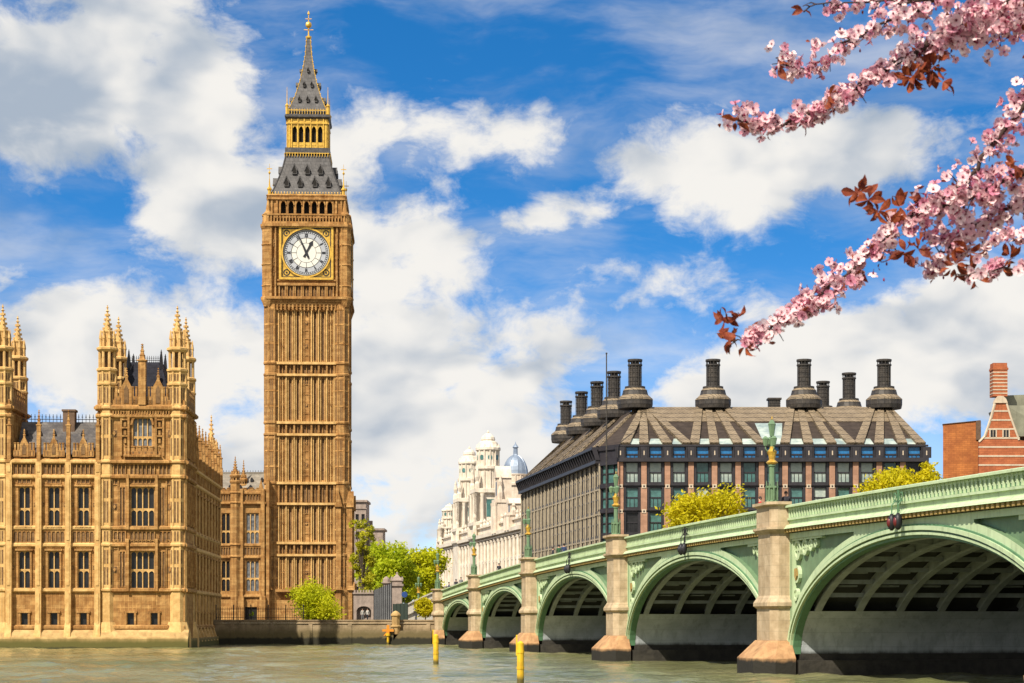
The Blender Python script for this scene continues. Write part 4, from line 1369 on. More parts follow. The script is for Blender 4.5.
for k in range(4):
    sh.frame(*side_frame(k, FH))
    hl = []
    for (a, b) in sec:
        for x in slots: hl.append((x - .20, x + .20, a + .5, b - .5))
    wall(sh, -4.8, 4.8, 0, tz(305), hl, 0, .22)
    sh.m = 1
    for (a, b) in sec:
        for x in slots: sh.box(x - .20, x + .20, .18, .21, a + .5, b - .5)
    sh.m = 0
    for (a, b) in sec:
        H = b - a
        sh.m = 2
        for x in ribs:
            sh.box(x - .13, x + .13, -.30, 0, a, b)
            sh.box(x - .06, x + .06, -.40, -.301, a, b)
        for x in (-3.72, -2.2, -1.62, -.40, .40, 1.62, 2.2, 3.72, -2.86, 2.86, -1.06, 1.06):
            sh.box(x - .055, x + .055, -.16, -.0012, a, b)
        sh.m = 0
        nz2 = int((b - a) / 1.25)
        for q in range(1, nz2):
            z = a + (b - a) * q / nz2
            for x0, x1 in ((-4.15, -3.3), (-.65, .65), (3.3, 4.15)):
                sh.box(x0, x1, -.09, -.0014, z - .06, z + .06)
        for x in (-1.93, 1.93):
            sh.box(x - .1, x + .1, -.3, -.001, a, b)
        for x in pan:
            wd = .5 if x else .68
            for j in range(max(2, int(H / 1.7))):
                z = a + (j + .5) * H / max(2, int(H / 1.7))
                if j % 2: ornament(sh, x, z, .22)
            for dx in (-wd * .55, wd * .55):
                sh.box(x + dx - .06, x + dx + .06, -.2, -.001, a, b - .6)
            sh.m = 1; sh.box(x - wd, x + wd, -.03, -.0005, b - 1.5, b - .35); sh.m = 0
            for dx in (-wd * .5, 0, wd * .5):
                sh.box(x + dx - .05, x + dx + .05, -.15, -.031, b - 1.5, b - .3)
        for x in slots:
            ar = arch_pts(.20, b - .9, .35, 4)
            sh.band([(x + u_, z) for u_, z in ar], [(x + u_, b - .5) for u_, z in ar], .03, .17)
        # cornice head of the section
        sh.box(-4.5, 4.5, -.35, 0, b - .3, b)
    for (a, b) in bands:
        sh.m = 2; sh.box(-4.6, 4.6, -.62, 0, a - .18, a + .18); sh.box(-4.6, 4.6, -.66, 0, b - .18, b + .2); sh.m = 0
        for x in ribs:
            sh.box(x - .13, x + .13, -.5, 0, a + .18, b - .18)
        for i in range(7):
            x0, x1 = ribs[i] + .15, ribs[i + 1] - .15
            sh.m = 1; sh.box(x0 + .1, x1 - .1, -.05, -.001, a + .3, b - .35); sh.m = 0
            sh.box((x0 + x1) / 2 - .05, (x0 + x1) / 2 + .05, -.25, -.051, a + .2, b - .2)
    # base
    sh.box(-4.8, 4.8, -.75, 0, 0, tz(600)); sh.box(-4.8, 4.8, -.95, 0, tz(592), tz(589)); sh.box(-4.8, 4.8, -.85, -.751, 0, 1.2)
    # wide lower strip with gabled buttresses
    for x in (-5.9, 5.0):
        pass
sh.frame(None)
for sx in (-1, 1):
    for sy in (-1, 1):
        x, y = sx * 5.38, sy * 5.38
        r = 1.24
        sh.lathe(x, y, [(r * 1.2, 0), (r * 1.2, tz(592)), (r * 1.05, tz(588)), (r, tz(586)), (r, tz(303))], 8)
        for (a, b) in bands:
            for z in (a, b):
                sh.lathe(x, y, [(r, z - .25), (r * 1.13, z - .12), (r * 1.13, z + .14), (r, z + .3)], 8)
        for (a, b) in sec:
            for i in range(8):
                t_ = PI / 8 + PI / 4 * i
                sh.lathe(x + r * math.cos(t_), y + r * math.sin(t_), [(.11, a), (.11, b)], 4)
            sh.m = 1
            for i in range(8):
                t_ = PI / 4 * i; ap_ = r * math.cos(PI / 8)
                sh.frame((x + math.cos(t_) * ap_, y + math.sin(t_) * ap_, 0), (-math.sin(t_), math.cos(t_), 0), (-math.cos(t_), -math.sin(t_), 0), (0, 0, 1))
                for q0, q1 in ((.04, .32), (.37, .64), (.69, .92)):
                    sh.box(-.20, -.06, -.02, .0, a + (b - a) * q0, a + (b - a) * q1); sh.box(.06, .20, -.02, .0, a + (b - a) * q0, a + (b - a) * q1)
            sh.frame(None); sh.m = 0
            sh.lathe(x, y, [(r, b - .9), (r * 1.07, b - .7), (r * 1.07, b - .5), (r, b - .35)], 8)
            for zz in (.33, .66):
                z = a + (b - a) * zz
                sh.lathe(x, y, [(r, z - .12), (r * 1.05, z), (r, z + .12)], 8)
# gabled buttress strips in the lowest stages
for k in range(4):
    sh.frame(*side_frame(k, TH + .05))
    for x in (-5.85, 5.0):
        z0, z1 = 0, tz(503.7)
        sh.box(x - .38, x + .38, -.5, .6, z0, z1)
        sh.xz([(x - .6, z1 - .5), (x + .6, z1 - .5), (x, z1 + 2.0)], -.75, .4)
        sh.box(x - .55, x + .55, -.7, .3, tz(590), tz(587))
        sh.xz([(x - .7, tz(590)), (x + .7, tz(590)), (x, tz(582))], -.9, .2)
        sh.lathe(x, -.2, [(.1, z1 + 1.8), (.02, z1 + 2.9)], 4)
sh.frame(None)
sh.box(-FH + .4, FH - .4, -FH + .4, FH - .4, 0, tz(300))
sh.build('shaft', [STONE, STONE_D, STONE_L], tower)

# clock stage
ck = MB()
zc0, zc1 = tz(303), tz(227)
CH = 6.35
for k in range(4):
    ck.frame(*side_frame(k, CH))
    wall(ck, -6.0, 6.0, zc0 + .5, zc1, [], 0)
    # corbelled cornice under the stage
    for i in range(5):
        ck.box(-5.4 - .12 * i, 5.4 + .12 * i, .35 - .18 * i, 1.2, zc0 - 1.2 + .34 * i, zc0 - 1.2 + .34 * i + .335)
    for i in range(18):
        x = -5.1 + 10.2 * i / 17
        ck.box(x - .12, x + .12, -.15, .5, zc0 - 1.1, zc0 - .1)
    ck.box(-6.2, 6.2, -.72, 0, zc0 + .55, zc0 + .95)
    z0, z1 = tz(297.3), tz(286.5)
    for i in range(7):
        x = -3.7 + 7.4 * i / 6
        ck.m = 1; ck.box(x - .36, x + .36, -.04, -.001, z0, z1); ck.m = 0
        ck.box(x - .58, x - .40, -.38, 0, z0 - .2, z1 + .1); ck.box(x + .40, x + .58, -.38, 0, z0 - .2, z1 + .1)
        ck.box(x - .04, x + .04, -.2, -.041, z0, z1)
        if i % 2: ornament(ck, x, (z0 + z1) / 2, .2)
    ck.box(-4.5, 4.5, -.5, 0, z1 + .1, z1 + .5); ck.box(-4.5, 4.5, -.45, 0, z0 - .5, z0 - .2)
    ck.box(-4.6, 4.6, -.3, 0, tz(281), tz(279.5))
    for x in (-4.75, -5.45, 4.75, 5.45):
        ck.box(x - .1, x + .1, -.55, 0, zc0 + 1, zc1)
    for x in (-5.1, 5.1):
        for z in (tz(243), tz(262), tz(272)):
            ck.m = 1; ck.box(x - .24, x + .24, -.05, -.001, z - .6, z + .6); ck.m = 0
            ck.box(x - .05, x + .05, -.18, -.051, z - .6, z + .6); ck.box(x - .24, x + .24, -.16, -.052, z - .05, z + .05)
    # cornice and open balustrade over the stage
    ck.box(-6.4, 6.4, -.75, .6, zc1, zc1 + .45)
    ck.box(-6.3, 6.3, -.55, .3, zc1 + .45, zc1 + .8)
    for i in range(26):
        x = -5.9 + 11.8 * i / 25
        ck.box(x - .09, x + .09, -.48, -.2, zc1 + .8, zc1 + 1.75)
    ck.box(-6.1, 6.1, -.55, -.12, zc1 + 1.75, zc1 + 2.0)
ck.frame(None)
ck.box(-CH + .3, CH - .3, -CH + .3, CH - .3, zc0, zc1 - .01)
for sx in (-1, 1):
    for sy in (-1, 1):
        x, y = sx * 5.95, sy * 5.95
        ck.lathe(x, y, [(.7, zc0 - .6), (1.12, zc0 + .5), (1.12, zc0 + .9), (.98, zc0 + 1), (.98, zc1 - .4), (1.2, zc1), (1.2, zc1 + .4), (.75, zc1 + .5), (.75, zc1 + 1.9), (.85, zc1 + 2.0), (.4, zc1 + 2.5), (.1, zc1 + 4.6), (.02, zc1 + 5.2)], 8)
        for z in (tz(286), tz(265), tz(245)):
            ck.lathe(x, y, [(.98, z - .2), (1.1, z), (.98, z + .2)], 8)
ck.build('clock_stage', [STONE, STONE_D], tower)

def clock_face(k):
    zc = tz(252.8)
    fr = side_frame(k, CH)
    s_ = MB().frame(*fr)
    B = 4.2
    s_.box(-B, B, -.10, -.005, zc - B + .05, zc + B - .05)                 # gilded ground
    for (a, b, c, d_) in ((-B, B, zc - B, zc - B + .35), (-B, B, zc + B - .35, zc + B), (-B, -B + .35, zc - B + .35, zc + B - .35), (B - .35, B, zc - B + .35, zc + B - .35)):
        s_.box(a, b, -.45, -.101, c, d_)
    s_.m = 1
    for (a, b, c, d_) in ((-B + .36, B - .36, zc - B + .36, zc - B + .50), (-B + .36, B - .36, zc + B - .50, zc + B - .36), (-B + .36, -B + .50, zc - B + .5, zc + B - .5), (B - .50, B - .36, zc - B + .5, zc + B - .5)):
        s_.box(a, b, -.3, -.102, c, d_)
    for sx in (-1, 1):
        for sz in (-1, 1):
            cx, cz = sx * 3.05, zc + sz * 3.05
            for rr in (.52,):
                c1 = [(cx + rr * math.cos(2 * PI * i / 12), cz + rr * math.sin(2 * PI * i / 12)) for i in range(13)]
                c0 = [(cx + rr * .7 * math.cos(2 * PI * i / 12), cz + rr * .7 * math.sin(2 * PI * i / 12)) for i in range(13)]
                s_.band(c0, c1, -.16, -.103)
            s_.box(cx - .12, cx + .12, -.18, -.104, cz - .12, cz + .12)
    s_.m = 0
    ring = lambda r, n=48: [(r * math.sin(2 * PI * i / n), zc + r * math.cos(2 * PI * i / n)) for i in range(n + 1)]
    s_.band(ring(3.62), ring(3.86), -.42, -.105)
    s_.m = 1
    s_.band(ring(3.50), ring(3.615), -.38, -.106)
    so2 = s_.build('clock_surround', [GILT, DIALN], tower)
    d = MB().frame(*fr)
    d.xz(ring(3.5, 48)[:-1], -.18, -.107)
    di = d.build('clock_dial', DIALW, tower)
    n = MB().frame(*fr); n.band(ring(2.37), ring(3.29), -.1805, -.1801)
    n.build('numeral_ring', DIALG, di)
    n = MB().frame(*fr)
    n.band(ring(3.30), ring(3.38), -.20, -.181); n.band(ring(2.28), ring(2.36), -.20, -.1815); n.band(ring(3.05), ring(3.09), -.20, -.182)
    n.band(ring(1.5), ring(1.54), -.2, -.1825)
    for i in range(60):
        a = 2 * PI * i / 60
        u = (math.sin(a), math.cos(a)); v = (math.cos(a), -math.sin(a))
        P = lambda rr, ss: (u[0] * rr + v[0] * ss, zc + u[1] * rr + v[1] * ss)
        q = [P(3.1, -.05), P(3.1, .05), P(3.3, .05), P(3.3, -.05)]
        n.xz(q, -.20, -.1835)
        if i % 5 == 0:
            numeral = ['XII', 'I', 'II', 'III', 'IV', 'V', 'VI', 'VII', 'VIII', 'IX', 'X', 'XI'][i // 5]
            wds = {'I': .13, 'V': .27, 'X': .27}
            tot = sum(wds[c_] for c_ in numeral); s0 = -tot / 2
            for c_ in numeral:
                w_ = wds[c_]; m_ = s0 + w_ / 2
                if c_ == 'I': strokes = [((m_, 0), (m_, 1))]
                elif c_ == 'V': strokes = [((m_ - .1, 1), (m_, 0)), ((m_ + .1, 1), (m_, 0))]
                else: strokes = [((m_ - .1, 1), (m_ + .1, 0)), ((m_ + .1, 1), (m_ - .1, 0))]
                for (p, q_) in strokes:
                    th = .055
                    n.xz([P(2.42 + .56 * p[1], p[0] - th), P(2.42 + .56 * p[1], p[0] + th), P(2.42 + .56 * q_[1], q_[0] + th), P(2.42 + .56 * q_[1], q_[0] - th)], -.205, -.1838)
                s0 += w_
            n.xz([P(1.54, -.035), P(1.54, .035), P(2.28, .035), P(2.28, -.035)], -.2, -.184)
    n.build('numerals', DIALN, di)
    for nm, ang, ln, wd, yy in (('minute_hand', 2 * PI * 56 / 60, 3.3, .24, -.34), ('hour_hand', 2 * PI * (56 / 60) / 12, 2.15, .26, -.27)):
        hnd = MB().frame(*fr)
        u = (math.sin(ang), math.cos(ang)); v = (math.cos(ang), -math.sin(ang))
        P = lambda rr, ss: (u[0] * rr + v[0] * ss, zc + u[1] * rr + v[1] * ss)
        if nm == 'hour_hand':
            pts = [P(-.75, -.2), P(-.75, .2), P(-.2, .12), P(ln * .6, wd * .7), P(ln * .72, wd * 1.3), P(ln, 0), P(ln * .72, -wd * 1.3), P(ln * .6, -wd * .7), P(-.2, -.12)]
        else:
            pts = [P(-.9, -.15), P(-.9, .15), P(0, wd * .8), P(ln, .06), P(ln, -.06), P(0, -wd * .8)]
        hnd.xz(pts, yy, yy + .05)
        hnd.xz([P(.22 * math.cos(2 * PI * i / 10), .22 * math.sin(2 * PI * i / 10)) for i in range(10)], yy - .01, yy + .06)
        hnd.build(nm, DIALN, di)
for k in range(4): clock_face(k)

# belfry with seven open arches a side
bf = MB()
zb0, zb1 = tz(227) + .4, tz(195.5)
BH = 5.8
hw_ = .40
for k in range(4):
    bf.frame(*side_frame(k, BH))
    za, zt_ = tz(215.5), tz(200)
    hl = [(x - hw_, x + hw_, za, zt_) for x in (-3.6 + 1.2 * i for i in range(7))]
    wall(bf, -BH, BH, zb0, zb1, hl, 0, .8)
    bf.m = 1
    bf.box(-4.6, 4.6, .82, .9, zb0, zb1)
    bf.m = 0
    for (a, b, c, d_) in hl:
        cx = (a + b) / 2
        ar = arch_pts(hw_, d_ - .75, .7, 5)
        bf.band([(cx + x, z) for x, z in ar], [(cx + x, d_) for x, z in ar], -.02, .6)
        bf.box(a - .2, a, -.22, 0, za - .2, d_ + .1)
        ao = arch_pts(hw_ + .15, d_ - .6, .85, 5)
        bf.band([(cx + x, z) for x, z in ar], [(cx + x, z) for x, z in ao], -.2, -.021)
    bf.box(hl[-1][1], hl[-1][1] + .2, -.22, 0, za - .2, hl[-1][3] + .1)
    bf.box(-BH, BH, -.3, 0, za - .6, za - .25)
    bf.box(-BH - .2, BH + .2, -.4, 0, zb1 - .55, zb1 - .2)
    for x in (-5.4, -4.6, 4.6, 5.4):
        bf.box(x - .14, x + .14, -.25, 0, zb0, zb1 - .5)
bf.frame(None)
bf.sq(0, 0, [(BH + .3, zb1 - .2), (BH + .45, zb1 + .1), (BH + .2, zb1 + .3)])
bf.build('belfry', [STONE, DARKV], tower)
# lower iron roof, concave, with lucarnes
def rz_(py, Y): return hgt(py, Y) - GZ
roofp = [(5.62, tz(195.3)), (5.52, tz(193)), (5.0, tz(185)), (4.35, tz(174)), (3.8, tz(163)), (3.45, tz(153)), (3.4, tz(150))]
rf = MB(); rf.sq(0, 0, roofp)
for sx in (-1, 1):
    for sy in (-1, 1):
        for i in range(len(roofp) - 1):
            (a, z0), (b, z1) = roofp[i], roofp[i + 1]
            rf.tube((sx * a, sy * a, z0), (sx * b, sy * b, z1), .12, .12, 5)
lr = rf.build('lower_roof', ROOFT, tower)
def roof_h(z, prof):
    for (a, z0), (b, z1) in zip(prof, prof[1:]):
        if z0 <= z <= z1: return a + (b - a) * (z - z0) / (z1 - z0)
    return prof[-1][0]
def lucarne_mesh(w_, h_, dp, name, parent, prof, z, x, k):
    m_ = MB()
    hh = roof_h(z, prof)
    m_.frame(*side_frame(k, hh))
    y0 = -.32
    m_.xz([(x - w_, z - .1), (x + w_, z - .1), (x + w_, z + h_ * .5), (x, z + h_), (x - w_, z + h_ * .5)], y0, dp)
    m_.hexa([(x - w_ * 1.35, y0 - .12, z + h_ * .35), (x - w_ * 1.2, y0 - .12, z + h_ * .3), (x - w_ * 1.2, dp, z + h_ * .3), (x - w_ * 1.35, dp, z + h_ * .35),
             (x - .05, y0 - .12, z + h_ * 1.2), (x + .05, y0 - .12, z + h_ * 1.08), (x + .05, dp, z + h_ * 1.08), (x - .05, dp, z + h_ * 1.2)])
    m_.hexa([(x + w_ * 1.2, y0 - .12, z + h_ * .3), (x + w_ * 1.35, y0 - .12, z + h_ * .35), (x + w_ * 1.35, dp, z + h_ * .35), (x + w_ * 1.2, dp, z + h_ * .3),
             (x - .05, y0 - .12, z + h_ * 1.08), (x + .05, y0 - .12, z + h_ * 1.2), (x + .05, dp, z + h_ * 1.2), (x - .05, dp, z + h_ * 1.08)])
    m_.m = 1
    m_.xz([(x - w_ * .7, z + .05), (x + w_ * .7, z + .05), (x + w_ * .7, z + h_ * .45), (x, z + h_ * .82), (x - w_ * .7, z + h_ * .45)], y0 - .03, y0 - .001)
    m_.build(name, [ROOFT, DARKV], parent)
for k in range(4):
    for x in (-3.15, -1.05, 1.25, 3.35): lucarne_mesh(.36, 1.3, 1.2, 'lucarne', lr, roofp, tz(184), x, k)
    for x in (-1.95, .05, 2.1): lucarne_mesh(.36, 1.3, 1.2, 'lucarne', lr, roofp, tz(170.5), x, k)
gx = MB()
for k in range(4):
    gx.frame(*side_frame(k, 5.55))
    for i in range(24):
        x = -5.3 + 10.6 * i / 23
        gx.box(x - .05, x + .05, -.2, -.08, tz(196), tz(192))
        gx.lathe(x, -.14, [(.02, tz(192)), (.1, tz(191.5)), (.02, tz(190.6))], 4)
    gx.box(-5.5, 5.5, -.22, -.06, tz(193.6), tz(193))
    gx.frame(*side_frame(k, 3.42))
    for i in range(16):
        x = -3.2 + 6.4 * i / 15
        gx.box(x - .05, x + .05, -.2, -.08, tz(152), tz(148))
    gx.box(-3.4, 3.4, -.22, -.06, tz(149), tz(148.3))
gx.frame(None)
for sx in (-1, 1):
    for sy in (-1, 1):
        x, y = sx * 5.75, sy * 5.75
        gx.lathe(x, y, [(.28, tz(197)), (.28, tz(190)), (.42, tz(189)), (.42, tz(188)), (.16, tz(186)), (.07, tz(178))], 6)
        gx.lathe(x, y, [(.03, tz(174)), (.22, tz(172)), (.03, tz(170))], 6)
        gx.lathe(x, y, [(.05, tz(178)), (.03, tz(163))], 5)
        gx.box(x - .4, x + .4, y - .03, y + .03, tz(168.4), tz(167.6))
gx.build('roof_cresting', GILT, tower)
# gilded lantern stage
ln = MB()
z0, z1 = rz_(152, 306.4), rz_(119, 306.4)
ln.sq(0, 0, [(3.5, z0 - .2), (3.5, z0 + .6)])
LH = 3.12
ln.m = 1
for k in range(4):
    ln.frame(*side_frame(k, LH))
    za, zt_ = z0 + 1.0, z1 - 1.1
    xs_ = [-2.0 + 1.0 * i for i in range(5)]
    hl = [(x - .34, x + .34, za, zt_) for x in xs_]
    wall(ln, -LH, LH, z0 + .6, z1, hl, 0, .5)
    for (a, b, c, d_) in hl:
        cx = (a + b) / 2
        ar = arch_pts(.34, d_ - .75, .7, 5)
        ln.band([(cx + x, z) for x, z in ar], [(cx + x, d_) for x, z in ar], -.02, .4)
        ln.box(a - .24, a - .08, -.2, 0, z0 + .6, z1)
        ln.box(a, b, -.05, .3, za, za + .5)
    ln.box(2.34 + .08, 2.34 + .24, -.2, 0, z0 + .6, z1)
    ln.box(-LH, LH, -.25, 0, z1 - .8, z1 - .55)
    ln.m = 2
    ln.box(-2.5, 2.5, .52, .56, za, zt_)
    ln.m = 1
    for sx in (-1, 1):
        ln.lathe(sx * 2.85, .28, [(.38, z0 + .6), (.38, z1)], 8)
ln.frame(None)
ln.m = 0
ln.sq(0, 0, [(3.3, z1), (3.55, z1 + .25), (3.55, z1 + .55), (3.1, z1 + .75)])
ln.build('lantern_stage', [ROOFT, GILT, DARKV], tower)
# spire
zz = lambda y: rz_(y, 308)
spp = [(3.0, z1 + .74), (2.9, zz(111)), (2.02, zz(97)), (1.34, zz(82)), (.86, zz(67.5)), (.50, zz(53)), (.30, zz(36))]
sp = MB(); sp.sq(0, 0, spp)
so3 = sp.build('spire', ROOFT, tower)
for k in range(4):
    for x in (-1.3, 0, 1.3): lucarne_mesh(.2, .75, .6, 'lucarne', so3, spp, zz(103), x, k)
    for x in (-.6, .6): lucarne_mesh(.18, .7, .5, 'lucarne', so3, spp, zz(86.5), x, k)
    lucarne_mesh(.16, .6, .4, 'lucarne', so3, spp, zz(71), 0, k)
se = MB()
for sx in (-1, 1):
    for sy in (-1, 1):
        for i in range(len(spp) - 1):
            (a, p), (b, q) = spp[i], spp[i + 1]
            se.tube((sx * a, sy * a, p), (sx * b, sy * b, q), .06, .05, 5)
            for j in range(3):
                t_ = (j + .5) / 3; h_ = a + (b - a) * t_ + .05; z = p + (q - p) * t_
                se.box(sx * h_ - .07, sx * h_ + .07, sy * h_ - .07, sy * h_ + .07, z - .06, z + .10)
        x, y = sx * 3.2, sy * 3.2
        se.lathe(x, y, [(.26, z1 + .7), (.26, z1 + 1.9), (.36, z1 + 2.0), (.1, z1 + 2.4), (.03, z1 + 5.0)], 6)
for k in range(4):
    se.frame(*side_frame(k, 3.2))
    for i in range(15):
        x = -2.9 + 5.8 * i / 14
        se.box(x - .04, x + .04, -.06, .03, z1 + .75, z1 + 1.6)
    se.box(-3, 3, -.08, .05, z1 + 1.3, z1 + 1.42)
se.frame(None)
se.build('spire_cresting', GILT, tower)
fn = MB()
zf = zz(36)
fn.lathe(0, 0, [(.30, zf - .1), (.5, zf + .1), (.5, zf + .35), (.14, zf + .5), (.09, zf + 1.6)], 8)
fn.ball((0, 0, zz(22)), .52, 10, 6)
fn.lathe(0, 0, [(.09, zf + 1.5), (.07, zz(12)), (.22, zz(11)), (.05, zz(8))], 6)
for a in (0, PI / 2):
    fn.tube((-.75 * math.cos(a), -.75 * math.sin(a), zz(27)), (.75 * math.cos(a), .75 * math.sin(a), zz(27)), .07, .07, 5)
    fn.tube((-.5 * math.cos(a), -.5 * math.sin(a), zz(16)), (.5 * math.cos(a), .5 * math.sin(a), zz(16)), .06, .06, 5)
fn.build('finial', GILT, tower)

# ------------------------------------------------------------------ the dark office block with bronze chimneys
PY = 300.0
POX = lat(620.3, PY)
office = thing('office_building', 'dark office block with tall bronze chimneys and a ribbed bronze roof', 'building', (POX, PY, GZ))
def oz(y, Y=PY): return hgt(y, Y) - GZ
def ox(x, Y=PY): return lat(x, Y) - POX
def opt(x, Y): return Vector((lat(x, Y) - POX, Y - PY, 0))
BAY = ox(643.8)
NB = 13
FW = BAY * NB
zE, zA, zLd = oz(446.5), oz(458), oz(462)
rows_ = [(oz(482), oz(463)), (oz(507), oz(488)), (oz(532), oz(513)), (oz(557), oz(538)), (oz(582), oz(563))]
LF = opt(600, 304); LB = opt(522, 378); FR = Vector((FW, 0, 0)); FLc = Vector((0, 0, 0))
BRr = FR + Vector((-12.5, 78, 0))
wl = MB()
holes = []
wW = 1.95
for i in range(NB):
    cx = BAY * (i + .5)
    for (a, b) in rows_: holes.append((cx - wW / 2, cx + wW / 2, a, b))
    holes.append((cx - wW / 2, cx + wW / 2, oz(457.5), oz(447.3)))
wall(wl, 0, FW, 0, zE, holes, 0, .35)
for i in range(NB):
    cx = BAY * (i + .5)
    for (a, b) in rows_:
        wl.box(cx - wW / 2 - .35, cx - wW / 2, -.22, 0, a - .5, b + .1)
        wl.box(cx + wW / 2, cx + wW / 2 + .35, -.22, 0, a - .5, b + .1)
        wl.box(cx - wW / 2 - .3, cx + wW / 2 + .3, -.30, 0, a - .55, a - .2)
wl.box(-.3, FW + .3, -.9, 0, zLd + .002, zA)
wl.box(-.3, FW + .3, -.45, 0, zE - .02, zE + .25)
wl.m = 1
for j in range(NB + 1):
    x = BAY * j
    for r in range(5):                                       # tan stone piers, thinner towards the top
        a = rows_[r][0] - .55; b = rows_[r][1] + .12
        if r == 0: b = zLd
        hw = .42 + .05 * r
        wl.box(x - hw, x + hw, -.42, 0, a, b - .02)
    wl.m = 2
    for r in range(1, 5):
        z = rows_[r][1] + .25
        wl.box(x - .34, x + .34, -.50, -.421, z - .3, z + .3)
        wl.m = 0; wl.box(x - .12, x + .12, -.54, -.501, z - .12, z + .12); wl.m = 2
    wl.m = 0
    wl.box(x - .55, x + .55, -.6, 0, zA, zE - .1)
    wl.box(x - .75, x - .6, -.5, 0, zA, zE - .1); wl.box(x + .6, x + .75, -.5, 0, zA, zE - .1)
    wl.m = 2; wl.box(x - .08, x + .08, -.64, -.601, zA + .4, zE - .7)
    wl.m = 1
wl.m = 0
# corner bay
cdir = (FLc - LF); cl = cdir.length; cu_ = cdir / cl; cn_ = Vector((-cu_.y, cu_.x, 0))
wl.frame(LF, cu_, cn_)
chl = [(.35, cl - .35, a, b) for a, b in rows_]
wall(wl, 0, cl, 0, oz(444), chl, 0, .4)
for z in (oz(447), oz(462), oz(485), oz(510)):
    wl.box(-.1, cl + .1, -.25, 0, z - .3, z + .3)
for x in (cl * .34, cl * .67):
    wl.box(x - .07, x + .07, .05, .3, 0, oz(462))
# flank
ldir = (LF - LB); LL = ldir.length; lu = ldir / LL; ln_ = Vector((-lu.y, lu.x, 0))
wl.frame(LB, lu, ln_)
NL = 20; LBAY = LL / NL
lh = []
lw_ = LBAY - 1.0
for i in range(NL):
    cx = LBAY * (i + .5)
    for (a, b) in rows_: lh.append((cx - lw_ / 2, cx + lw_ / 2, a - .3, b + .2))
wall(wl, 0, LL, 0, zE, lh, 0, .14)
wl.box(0, LL, -.75, 0, zA - .5, zA)
wl.box(0, LL, -1.3, 0, zE - .15, zE + .25)
wl.m = 3
for j in range(NL + 1):
    x = LBAY * j
    wl.box(x - .26, x + .26, -.20, 0, 0, zA - .55)
    wl.box(x - .36, x + .36, -.26, 0, rows_[1][0] - 1.1, rows_[1][0] - .5)
    if j < NL:
        c = x + LBAY / 2
        wl.box(c - .09, c + .09, -.10, .1, 0, zA - .55)
        for (a, b) in rows_:
            wl.m = 0; wl.box(c - LBAY / 2 + .27, c + LBAY / 2 - .27, -.06, 0, a - .75, a - .35); wl.m = 3; wl.box(c - LBAY / 2 + .34, c + LBAY / 2 - .34, -.12, 0, a - .98, a - .76)
wl.m = 0
for j in range(NL * 2 + 1):
    x = LBAY * j / 2
    wl.hexa([(x - .12, -.7, zA), (x + .12, -.7, zA), (x + .12, 0, zA), (x - .12, 0, zA), (x - .12, -1.25, zE - .16), (x + .12, -1.25, zE - .16), (x + .12, -.5, zE - .16), (x - .12, -.5, zE - .16)])
wl.frame(None)
for (p, q) in ((FR, BRr), (BRr, LB)):
    wl.quad((p.x, p.y, 0), (q.x, q.y, 0), (q.x, q.y, zE), (p.x, p.y, zE))
wl.build('wall', [NAVY, SANDT, WHITEB, SANDP], office)
def office_window(w_, h_, gl, nm='window', split=.5):
    m_ = MB()
    m_.box(-w_ / 2, w_ / 2, .28, .32, 0, h_)
    m_.m = 1
    m_.box(-w_ / 2, w_ / 2, .16, .279, h_ * split - .09, h_ * split + .09)
    for x in (-w_ / 2 + .05, 0, w_ / 2 - .05) if True else ():
        if x: m_.box(x - .05, x + .05, .15, .278, 0, h_)
    for x in (-w_ * .17, w_ * .17):
        m_.box(x - .035, x + .035, .17, .277, 0, h_ * split)
    return m_.build(nm, [gl, NAVY], office)
rw = random.Random(11)
oh = rows_[0][1] - rows_[0][0]
protos = {}
def place_office(kind, gl, w_, h_, loc, rz=0.0, split=.5):
    if kind not in protos:
        protos[kind] = o = office_window(w_, h_, gl, split=split)
    else:
        o = dup(protos[kind], office)
    o.location = loc; o.rotation_euler = (0, 0, rz)
for i in range(NB):
    cx = BAY * (i + .5)
    for r, (a, b) in enumerate(rows_[:3]):
        q = rw.random()
        if 5 <= i <= 6 and r < 2: g_, kd = GLASS_T, 'teal'
        elif q < .62 - .18 * r: g_, kd = GLASS_P, 'pale'
        elif q < .8: g_, kd = GLASS_T, 'teal'
        else: g_, kd = GLASS, 'dark'
        place_office(kd, g_, wW, oh, (cx, 0, a))
    place_office('attic', GLASS_B, wW, oz(447.3) - oz(457.5), (cx, -.2, oz(457.5)), 0, .3)
crz = math.atan2(cu_.y, cu_.x)
for r, (a, b) in enumerate(rows_[:4]):
    place_office('corner', GLASS_T, cl - .7, oh, LF + cu_ * (cl / 2) + Vector((0, 0, a)), crz)
lrz = math.atan2(lu.y, lu.x)
for i in range(NL - 1, NL - 12, -1):
    for r, (a, b) in enumerate(rows_[:4]):
        place_office('flank', GLASS, lw_, oh + .5, LB + lu * (LBAY * (i + .5)) - ln_ * .2 + Vector((0, 0, a - .3)), lrz)
om = MB(); om.frame(LB, lu, ln_)
for i in range(NL):
    for r, (a, b) in enumerate(rows_):
        if i >= NL - 11 and r < 4: continue
        cx = LBAY * (i + .5)
        om.box(cx - lw_ / 2, cx + lw_ / 2, .08, .12, a - .3, b + .2)
om.frame(None)
for i in range(NB):
    for (a, b) in rows_[3:]:
        om.box(BAY * (i + .5) - wW / 2, BAY * (i + .5) + wW / 2, .25, .29, a, b)
om.frame(LF, cu_, cn_)
om.box(.35, cl - .35, .3, .34, *rows_[4])
o = om.build('windows', GLASS, office); tag(o, kind='stuff')
